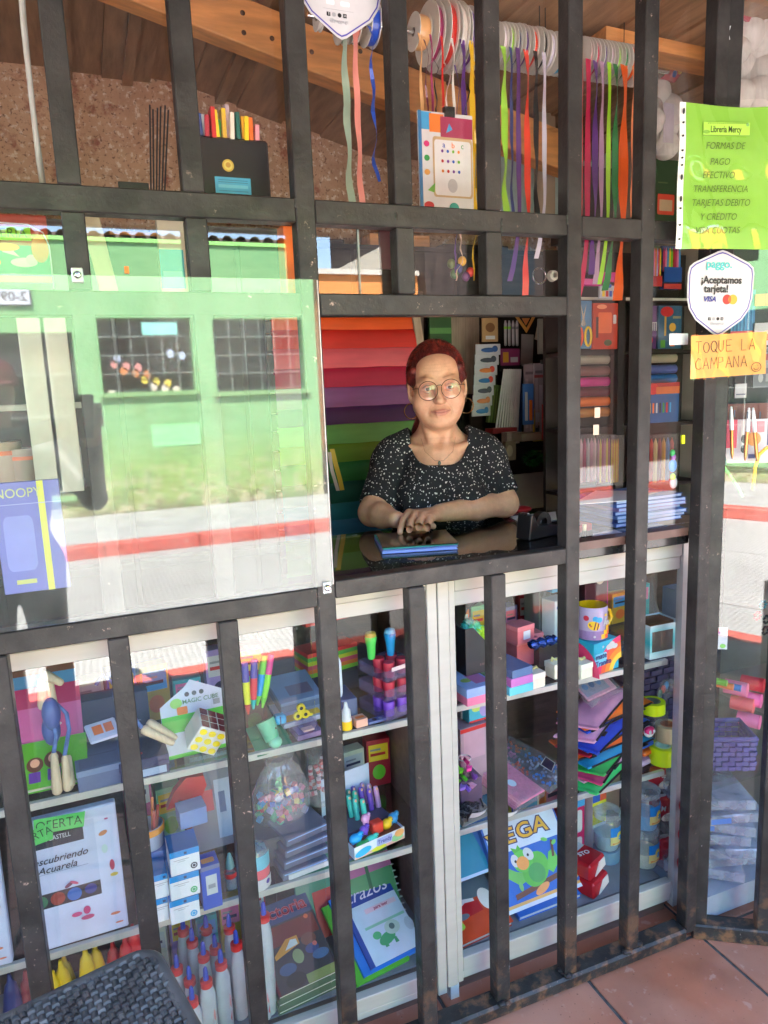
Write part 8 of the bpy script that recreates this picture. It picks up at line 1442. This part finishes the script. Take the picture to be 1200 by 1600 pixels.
for s_, y_, x_ in (('FORMAS DE', .215, .094), ('PAGO', .182, .082), ('EFECTIVO', .154, .080), ('TRANSFERENCIA', .125, .086), ('TARJETAS DEBITO', .096, .088), ('Y CRÉDITO', .066, .083), ('VISA CUOTAS', .037, .082)): text(s_, o, Matrix.Translation((x_, y_, .0088)), .0205, INK, shear=.22, sx=.86, bold=-.006)
def shield(label, M):
    o = thing('card_sticker', label, 'sticker', M, 'white shield shaped card payment stickers'); k = .5
    def outline(s_): return [(x*s_, y*s_) for x, y in [(0, .098), (.012, .095), (.070, .070), (.082, .060), (.085, .045), (.084, -.01), (.078, -.035), (.060, -.060), (.010, -.094), (0, -.098), (-.010, -.094), (-.060, -.060), (-.078, -.035), (-.084, -.01), (-.085, .045), (-.082, .060), (-.070, .070), (-.012, .095)]][::-1]
    MB().prism(outline(1)[::-1], 0, .0008, C(184, 182, 188)).build('sticker', o, smooth=False)
    prints([(outline(.955)[::-1], C(70, 60, 150)), (outline(.925)[::-1], C(186, 184, 190)), (circ(.018, -.013, .0115, n=24), C(206, 40, 36)), (circ(.033, -.013, .0115, n=24), C(240, 150, 50)), ([(.0255+.006*math.cos(a)*(.5), -.013+.0088*math.sin(a)) for a in [i*math.pi/8 for i in range(16)]], C(236, 90, 40)), (rrect(-.028, -.041, -.012, -.033, .002), C(214, 214, 220)), (rrect(.0, -.041, .018, -.033, .002), C(214, 214, 220)), (rect(-.035, -.049, .025, -.0484), GREY), (rect(-.028, -.061, -.021, -.054), BK), (rrect(-.0175, -.061, -.0105, -.054, .002), GREY), (circ(-.003, -.0575, .0038), BK), (rect(.004, -.061, .011, -.054), BK)], Matrix.Translation((0, 0, .0009)), o)
    TZ = .0032; text('paggo.', o, Matrix.Translation((-.008, .066, TZ)), .026, C(60, 180, 180), bold=.012); text('¡Aceptamos', o, Matrix.Translation((.0, .030, TZ)), .0235, BK, bold=.028, sx=.92); text('tarjeta!', o, Matrix.Translation((-.012, .010, TZ)), .0235, BK, bold=.028, sx=.92); text('VISA', o, Matrix.Translation((-.028, -.013, TZ)), .0165, C(40, 46, 130), shear=.25, bold=.03); text('@paggo.gt', o, Matrix.Translation((-.005, -.068, TZ)), .0085, GREY); text('f', o, Matrix.Translation((-.0243, -.0575, TZ)), .008, WH); text('in', o, Matrix.Translation((.0075, -.0575, TZ)), .006, WH); return o
pc = atp(1125, 459, Vector((1.40, -.045, 1.75)), Vector((U_.y, -U_.x, 0))); MS2 = Matrix(((U_.x, -U_.y, 0, pc.x), (U_.y, U_.x, 0, pc.y), (0, 0, 1, pc.z), (0, 0, 0, 1))) @ FRONT
shield('white shield shaped card payment sticker on the corner post below the lime notice', MS2 @ Matrix.Rotation(R(-1.5), 4, 'Z')); pq = at(530, -28, .0235); shield('white shield shaped card payment sticker cut by the top edge, on the glass', TP(pq) @ FRONT)
pc = atp(1078, 592, Vector((1.31, -.050, 1.6)), Vector((U_.y, -U_.x, 0))); MN = Matrix(((U_.x, -U_.y, 0, pc.x), (U_.y, U_.x, 0, pc.y), (0, 0, 1, pc.z), (0, 0, 0, 1))) @ FRONT
o = thing('bell_note', 'orange handwritten note with a smiley on the corner post', 'note', MN @ Matrix.Rotation(R(1.5), 4, 'Z')); MB().grid(lambda u, v: (.196*u, .098*v, .001+.0025*math.sin(4*u+2*v)), 14, 8, C(204, 142, 60, .5)).build('paper', o); MB().grid(lambda u, v: (-.002+.2*u, -.003+.104*v, .0042+.0025*math.sin(4*u+2*v)+.0008*math.sin(15*u)), 18, 8, clear('sleeve_front', .05)).build('tape', o)
HW = C(60, 44, 30)
def strokes(chs, M, parent, s_=.03, sp=.026, r=.0008):
    G = {'T': [[(0, 1), (.8, 1)], [(.4, 1), (.38, 0)]], 'O': [[(.4+.4*math.cos(a), .45+.45*math.sin(a)) for a in [k*math.pi/7 for k in range(15)]]], 'Q': [[(.4+.4*math.cos(a), .5+.48*math.sin(a)) for a in [k*math.pi/7 for k in range(15)]], [(.5, .25), (.85, -.05)]], 'U': [[(0, 1), (.02, .25), (.3, 0), (.6, .2), (.65, 1)]], 'E': [[(.7, 1), (0, 1), (0, 0), (.75, 0)], [(0, .5), (.55, .52)]], 'L': [[(0, 1), (0, 0), (.6, .02)]], 'A': [[(0, 0), (.4, 1), (.8, 0)], [(.15, .35), (.65, .35)]], 'C': [[(.75, .85), (.4, 1), (.05, .6), (.1, .15), (.5, 0), (.8, .15)]], 'M': [[(0, 0), (.1, 1), (.45, .35), (.8, 1), (.95, 0)]], 'P': [[(0, 0), (.05, 1), (.6, .95), (.65, .6), (.05, .48)]], 'N': [[(0, 0), (.05, 1), (.7, 0), (.72, 1)]]}
    x = 0; b = MB(M)
    for ch in chs:
        for st in G.get(ch, []): b.tube([(x+px*s_*.72, py*s_, 0) for px, py in st], r, HW, 5)
        x += sp
    return b.build('lettering', parent)
strokes('TOQUE LA', Matrix.Translation((.012, .058, .0036)), o, .026, .0195); strokes('CAMPANA', Matrix.Translation((.011, .020, .0036)), o, .026, .0195)
b = MB(Matrix.Translation((.168, .017, .0036))); b.tube([(.0125*math.cos(a), .0105*math.sin(a), 0) for a in [k*math.pi/10 for k in range(21)]], .0007, HW, 5, caps=False); b.tube([(-.007, -.002, 0), (-.003, -.006, 0), (.003, -.0058, 0), (.007, -.0015, 0)], .0006, HW, 5); b.ell((-.003, .003, 0), (.0009, .0009, .0006), HW, 6, 4); b.ell((.004, .0035, 0), (.0009, .0009, .0006), HW, 6, 4); b.build('smiley', o)
p = at(1060, 530, -.024); o = thing('paper_slip', 'blank white paper slip stuck between the bar and the corner post', 'paper', TP(p) @ FRONT); MB().grid(lambda u, v: (-.027+.056*u, -.013+.026*v+.003*(u > .5)*math.sin(6*v)*.3, .003*math.sin(3*u)), 8, 4, WH).build('slip', o)
p = atp(1130, 51, P0+PN*.0195, PN); MR = Matrix(((PT.x, 0, PN.x, p.x), (PT.y, 0, PN.y, p.y), (0, 1, 0, p.z), (0, 0, 0, 1))); o = thing('torn_sticker', 'torn scrap of white sticker high on the corner post', 'sticker', MR); MB().prism([(-.018, .012), (-.008, .008), (-.004, .020), (.003, .010), (.016, .012), (.012, -.002), (.015, -.016), (.002, -.018), (-.009, -.012), (-.012, .002)][::-1], 0, .001, WH).build('paper', o, smooth=False)
# ================================================================== ACROSS THE STREET, AND THE PORCH
GWALL = rampmat('green_house_paint', [(0, lin((120, 110, 84))), (.06, lin((150, 160, 90))), (.16, lin((140, 170, 88))), (.32, lin((130, 178, 120))), (1, lin((118, 172, 114)))], 2, .0, 3.6, .85, .05, 7, bump=.2)
def house_paint():
    m = GWALL; nt = m.node_tree; L = nt.links; b = nt.nodes['Principled BSDF']; src = b.inputs['Base Color'].links[0].from_socket
    tc = N(nt, 'ShaderNodeTexCoord'); sx = N(nt, 'ShaderNodeSeparateXYZ'); L.new(tc.outputs['Object'], sx.inputs[0])
    def noise(sc_, stretch=None):
        n = N(nt, 'ShaderNodeTexNoise'); n.inputs['Scale'].default_value = sc_; n.inputs['Detail'].default_value = 9; n.inputs['Roughness'].default_value = .7; mp = N(nt, 'ShaderNodeMapping'); mp.inputs['Scale'].default_value = stretch or (1, 1, 1); L.new(tc.outputs['Object'], mp.inputs[0]); L.new(mp.outputs[0], n.inputs['Vector']); return n.outputs[0]
    def mixc(f, a_, c_): x = N(nt, 'ShaderNodeMix', data_type='RGBA'); L.new(f, x.inputs[0]); L.new(a_, x.inputs[6]); x.inputs[7].default_value = (*c_, 1); return x.outputs[2]
    def rng(v, a_, b_, c_=0, d_=1): r = N(nt, 'ShaderNodeMapRange'); r.inputs[1].default_value = a_; r.inputs[2].default_value = b_; r.inputs[3].default_value = c_; r.inputs[4].default_value = d_; L.new(v, r.inputs[0]); return r.outputs[0]
    def mul(p, q_): n = N(nt, 'ShaderNodeMath', operation='MULTIPLY'); L.new(p, n.inputs[0]); L.new(q_, n.inputs[1]); return n.outputs[0]
    low = rng(sx.outputs[2], 1.0, .05, 0, .75)
    c = mixc(rng(noise(1.3), .4, .75, 0, .5), src, lin((150, 190, 130)))
    c = mixc(mul(rng(noise(5, (1, 1, .25)), .52, .62), rng(sx.outputs[2], 3.4, .6, .15, .8)), c, lin((120, 150, 90)))
    c = mixc(mul(rng(noise(6), .50, .56), low), c, lin((196, 186, 150))); c = mixc(mul(rng(noise(11), .54, .60), low), c, lin((110, 84, 60)))
    L.new(c, b.inputs['Base Color'])
house_paint()
gh = thing('green_house', 'low green house across the street with dark barred windows', 'house', (0, -9, 0))
def gx(px, py): return mir(px, py, -.043, -9).x
def gz(px, py): return mir(px, py, -.043, -9).z
wins = []
for (a, b_, t_, s_) in ((150, 296, 497, 612), (331, 471, 498, 610), (-150, 112, 520, 786)): wins.append((gx(a, t_), gx(b_, t_), gz((a+b_)/2, s_), gz((a+b_)/2, t_)))  # leftmost window widened out of view to keep the return pane's reflection dark
XG = -2.3; W3 = sorted(wins); XE = gx(489, 450)
b = MB(); zt = 3.58; prev = XG
for (x0, x1, z0, z1) in W3: b.box((prev, 0, .03), (x0, .22, zt), GWALL); b.box((x0, 0, .03), (x1, .22, z0), GWALL); b.box((x0, 0, z1), (x1, .22, zt), GWALL); prev = x1
b.box((prev, 0, .03), (XE, .22, zt), GWALL); b.box((XE-.22, -5, .03), (XE, -.001, zt), GWALL); b.box((XG, -.16, .03), (XE-.23, -.12, zt), DARK)
for v in range(len(b.v)): b.v[v] = (b.v[v][0], b.v[v][1]-.22, b.v[v][2])
b.build('wall', gh, smooth=False)
PLASTW = C(150, 214, 120, .8); b = MB(); b.box((XG, -.24, zt), (XE+.05, .03, zt+.05), PLASTW); b.build('parapet', gh, smooth=False)
RT = mat('old_roof_tile', (.16, .12, .095), .9, var=.35, scale=10, bump=.4); rf = MB().box((XG, -5.2, zt+.051), (XE+.05, -.2, zt+.14), RT).build('roof', gh, smooth=False)
tm_ = MB(); tm_.lathe([(.075, -.2), (.09, .2)], RT, 10, Matrix.Rotation(R(90), 4, 'X'), a0=0, a1=math.pi); tme = tm_.mesh('tile')
for k in range(int((XE-XG)/.19)):
    o = bpy.data.objects.new('tile', tme); COL.objects.link(o); o.parent = gh; o.location = (XG+.1+.19*k, -.16, zt+.052)
FRW = C(60, 66, 60); GLD = mat('dim_window_glass', (.015, .017, .018), .06)
for i, (x0, x1, z0, z1) in enumerate(W3):
    wn = MB().box((x0+.0, -.2, z0), (x0+.05, -.15, z1), FRW).box((x1-.05, -.2, z0), (x1, -.15, z1), FRW).box((x0+.05, -.2, z1-.05), (x1-.05, -.15, z1), FRW).box((x0+.05, -.2, z0), (x1-.05, -.15, z0+.05), FRW).build('window', gh, smooth=False)
    n_ = 4 if i else 5
    for k in range(n_): xa = x0+.06+(x1-x0-.12)*k/n_; MB().box((xa, -.19, z0+.051), (xa+(x1-x0-.12)/n_-.02, -.18, z1-.051), GLD).build('pane', wn, smooth=False)
    g_ = MB(); WBAR = C(150, 156, 146)
    for k in range(1, 6): xa = x0+(x1-x0)*k/6; g_.box((xa-.005, .002, z0+(0 if k % 2 else .2)), (xa+.005, .014, z1), WBAR)
    for k in range(1, 4): za = z0+(z1-z0)*k/4; g_.box((x0, .0142, za-.005), (x1, .026, za+.005), WBAR)
    g_.build('window_grille', gh, smooth=False); MB().box((x0-.05, .001, z0-.06), (x1+.05, .06, z0-.001), C(130, 170, 110, .8)).build('sill', gh, smooth=False)
    if i == 1:
        for k in range(16):
            xa = x0+.1+(x1-x0-.2)*((k*.37) % 1); za = z0-.02+((k*.61) % 1)*.55; MB().prism(circ(xa, za, .05, .06, 7), .0275, .033, (C(226, 206, 190), C(220, 150, 140), C(226, 200, 80), C(190, 200, 220), C(226, 140, 80))[k % 5], FRONT).build('paper_cutout', gh, smooth=False)
        MB().box((x0+.55, .03, z1-.22), (x0+1.0, .036, z1-.06), C(150, 220, 206)).build('window_notice', gh, smooth=False)
nt_ = MB().box((W3[1][0]+.55, .001, W3[1][2]-.75), (W3[1][0]+1.2, .008, W3[1][2]-.45), C(150, 214, 150, .8)).build('painted_notice', gh, smooth=False)
pl = mir(22, 464, -.043, -8.97); pt_ = thing('house_plate', 'white house number plate reading 2-09 on the green house', 'number plate', TP((pl.x, -8.965, pl.z)) @ Matrix.Rotation(math.pi, 4, 'Z'))
MB().box((-.19, -.001, -.105), (.19, .02, .105), BK).build('border', pt_, smooth=False); MB().box((-.175, -.012, -.09), (.175, -.0015, .09), C(214, 214, 222)).build('plate', pt_, smooth=False); text('2-09', pt_, Matrix.Translation((0, -.014, -.0)) @ FRONT, .16, BK, bold=.02)
oh = thing('orange_house', 'lower orange house with a cream band beyond the green one', 'house', (0, -11, 0)); a0 = mir(497, 440, .0265, -11).x; zo = mir(560, 430, .0265, -11).z; a1 = mir(652, 430, .0265, -11).x
MB().box((a0, -4, .03), (a1, 0, zo-.35), C(226, 140, 66, .85)).build('wall', oh, smooth=False); MB().box((a0, -4, zo-.349), (a1, .01, zo), C(236, 150, 80, .85)).build('fascia', oh, smooth=False); MB().box((a0-.1, -4, zo+.001), (a1, .08, zo+.09), C(214, 206, 190, .85)).build('coping', oh, smooth=False); MB().box((a0+1.5, -4, zo+.1), (a1, -.4, zo+.65), C(206, 196, 176, .85)).build('upper_block', oh, smooth=False); MB().box((a0, .012, 1.9), (a1, .05, 2.05), C(226, 180, 40, .85)).build('yellow_band', oh, smooth=False); MB().box((a0+.5, .002, .03), (a0+1.4, .03, 2.0), C(90, 56, 40)).build('door', oh, smooth=False)
BRH = mat('dark_brown_timber', (.045, .030, .024), .8, var=.4, scale=2, stretch=(6, 6, 1)); wh = thing('added_timber_house', 'tall dark brown timber house added beyond the orange one to darken reflections', 'house', (0, -11, 0)); MB().box((a1+.02, -5, .03), (26, .3, 5.6), BRH).build('wall', wh, smooth=False); MB().box((a1-.2, -5.3, 5.601), (26.3, .7, 5.75), RT).build('roof', wh, smooth=False)  # added house: keeps sky and bright walls out of the right pane's reflection
for k in range(5): MB().box((a1+.9+3.2*k, .302, .04), (a1+2.4+3.2*k, .36, 2.3), C(70, 44, 36)).build('shutter', wh, smooth=False); MB().box((a1+1.0+3.2*k, .302, 3.2), (a1+2.3+3.2*k, .33, 4.5), GLD).build('window', wh, smooth=False)
bh = thing('added_dark_house', 'tall grey brown house added left of the green one to darken reflections', 'house', (0, 0, 0)); MB().box((-34, -14, .03), (-2.32, -9, 5.3), mat('grey_brown_render', (.075, .062, .055), .9, var=.3, scale=2, bump=.2)).build('wall', bh, smooth=False); MB().box((-34, -14, 5.301), (-2.31, -8.8, 5.45), RT).build('roof', bh, smooth=False)  # added unseen house: keeps the reflection in the return pane dark
for k in range(8): MB().box((-32+3.6*k, -8.99, 1.0), (-30.8+3.6*k, -8.96, 2.4), GLD).build('window', bh, smooth=False)
# ------------------------------------------------------------------ stool on the porch
q = [atz(px, py, .60) for px, py in ((236, 1481), (310, 1600), (10, 1590))]; u_ = (q[2]-q[0]); sa = math.atan2(-u_.y, -u_.x)
st = thing('stool', 'dark grey woven plastic stool in front of the grille', 'stool', T(q[0].x-.17*math.cos(sa)+.17*math.sin(sa), q[0].y-.17*math.sin(sa)-.17*math.cos(sa)+.004, 0, sa))
RAT = mat('grey_rattan', (.075, .069, .065), .5, var=.5, scale=14, bump=.15); S_ = .17
RATS = [mat('grey_rattan', (0, 0, 0)), mat('dark_rattan', (.060, .056, .054), .55, var=.4, scale=20), mat('pale_rattan', (.105, .098, .092), .5, var=.3, scale=20)]; rs_ = random.Random(2)
b = MB(); n_ = 30
for i in range(n_):
    for j in range(n_):
        x0, y0 = -S_+2*S_*i/n_, -S_+2*S_*j/n_; s_ = 2*S_/n_; cx, cyy = x0+s_/2, y0+s_/2
        if abs(cx) > S_-.02 and abs(cyy) > S_-.02: continue
        up = (i+j) % 2; h = .004 if up else .0
        pts = []
        def wv(u, v, x0=x0, y0=y0, s_=s_, up=up): return (x0+s_*u, y0+s_*v, .600+(.0042*(.6+.8*((i*13+j*7) % 5)/4)*math.sin(math.pi*(u if up else v))*(1-.25*abs((v if up else u)*2-1)**3))-.0015+.0012*math.sin(31*x0+17*y0))
        b.grid(wv, 3, 3, RATS[rs_.choice((0, 0, 1, 1, 2))])
b.build('woven_seat', st, kind='stuff')
b = MB(); rr_ = rrect(-S_, -S_, S_, S_, .035, 7); n2 = len(rr_)
b.tube([(x, y, .590) for x, y in rr_]+[(rr_[0][0], rr_[0][1], .590)], .013, RAT, 10, caps=False); b.prism(rr_, .575, .596, RAT); b.build('seat_rim', st)
for sx_, sy_ in ((-1, -1), (1, -1), (1, 1), (-1, 1)): MB().tube([(sx_*(S_-.02), sy_*(S_-.02), .58), (sx_*(S_+.01), sy_*(S_+.01), 0)], .015, RAT, 10).build('leg', st)
for (xa, ya, xb, yb) in ((-1, -1, 1, -1), (1, -1, 1, 1), (1, 1, -1, 1), (-1, 1, -1, -1)): MB().cyl((xa*S_*.98, ya*S_*.98, .22), (xb*S_*.98, yb*S_*.98, .22), .008, RAT, 8).build('stretcher', st)
# ------------------------------------------------------------------ the photographer, mirrored in the acrylic: dark clothes, phone held to the right
PH = Vector((-.345, -1.86, 0)); DK = mat('dark_clothes', (.020, .020, .024), .85, var=.3, scale=14, bump=.3)
ph = thing('person', 'person in dark clothes and a maroon cap taking the picture, seen only mirrored', 'person', T(PH.x, PH.y, 0, R(180)))
def build_photographer():
    B = SDF((-.62, -.75, -.05), (.40, .32, 1.80), .011)
    for s in (-1, 1):
        B.chain([(s*.09, 0, .90), (s*.10, -.01, .48), (s*.10, .01, .07)], [.095, .062, .045], .03); B.ell((s*.10, -.06, .035), (.045, .13, .04), .02)
    B.ell((0, .02, .95), (.17, .12, .15), .05); B.ell((0, .02, 1.20), (.165, .115, .24), .05); B.cap((-.16, .02, 1.36), (.16, .02, 1.36), .065, .065, .05)
    B.cap((0, .02, 1.38), (0, .0, 1.50), .055, .052, .03); B.ell((0, -.005, 1.60), (.078, .095, .115), .02); B.ell((0, -.095, 1.585), (.012, .016, .018), .01)
    B.chain([(-.20, .02, 1.36), (-.32, -.10, 1.18), (-.335, -.37, 1.46)], [.055, .048, .036], .02); B.chain([(.20, .02, 1.36), (.24, -.12, 1.16), (-.02, -.36, 1.42), (-.24, -.40, 1.47)], [.055, .048, .04, .034], .02)
    B.ell((-.335, -.395, 1.49), (.035, .035, .055), .015)
    for k in range(4): B.chain([(-.355, -.405, 1.475+.022*k), (-.372, -.425, 1.475+.022*k), (-.362, -.442, 1.475+.022*k)], [.011, .010, .009], .004)
    B.chain([(-.32, -.40, 1.53), (-.335, -.43, 1.555)], [.012, .010], .005)
    return B.mesh()
V, Q = build_photographer(); ct = np.tile([.020, .020, .024], (len(V), 1)); sk = (V[:, 2] > 1.47) & (np.abs(V[:, 0]) < .12) & (V[:, 1] > -.2); ct[sk] = (.40, .23, .16); ct[(V[:, 0] < -.27) & (V[:, 1] < -.355)] = (.40, .23, .16)
sdf_object('body', V, Q, SKIN, ph, ct)
b = MB(); b.lathe([(.104, 1.625), (.102, 1.66), (.085, 1.705), (.05, 1.73), (0, 1.737)], mat('maroon_cap', (.10, .02, .02), .7, var=.2), 24, Matrix.Diagonal((.92, 1.1, 1, 1))); b.build('cap', ph); b = MB(); b.grid(lambda u, v: ((u-.5)*.17*(1-.35*v*v), -.095-.075*v, 1.640-.012*v+.012*(1-(2*u-1)**2)), 10, 5, MATS['maroon_cap']); b.build('cap_brim', ph)
MPH = Matrix(((CR.x, -CF.x*-1, CU.x, 0), (CR.y, CF.y, CU.y, 0), (CR.z, CF.z, CU.z, 0), (0, 0, 0, 1))); MPH.translation = CAM-CF*.016-CU*.058-CR*.012
o = thing('phone', 'black phone held up by the photographer, seen only mirrored', 'phone', MPH); MB().box((-.036, -.0045, -.075), (.036, .0035, .075), BLACKP, bev=.003).build('phone_body', o, smooth=False); MB().box((-.034, -.0062, -.072), (.034, -.0047, .072), mat('screen_glass', (.02, .02, .022), .05)).build('screen', o, smooth=False)
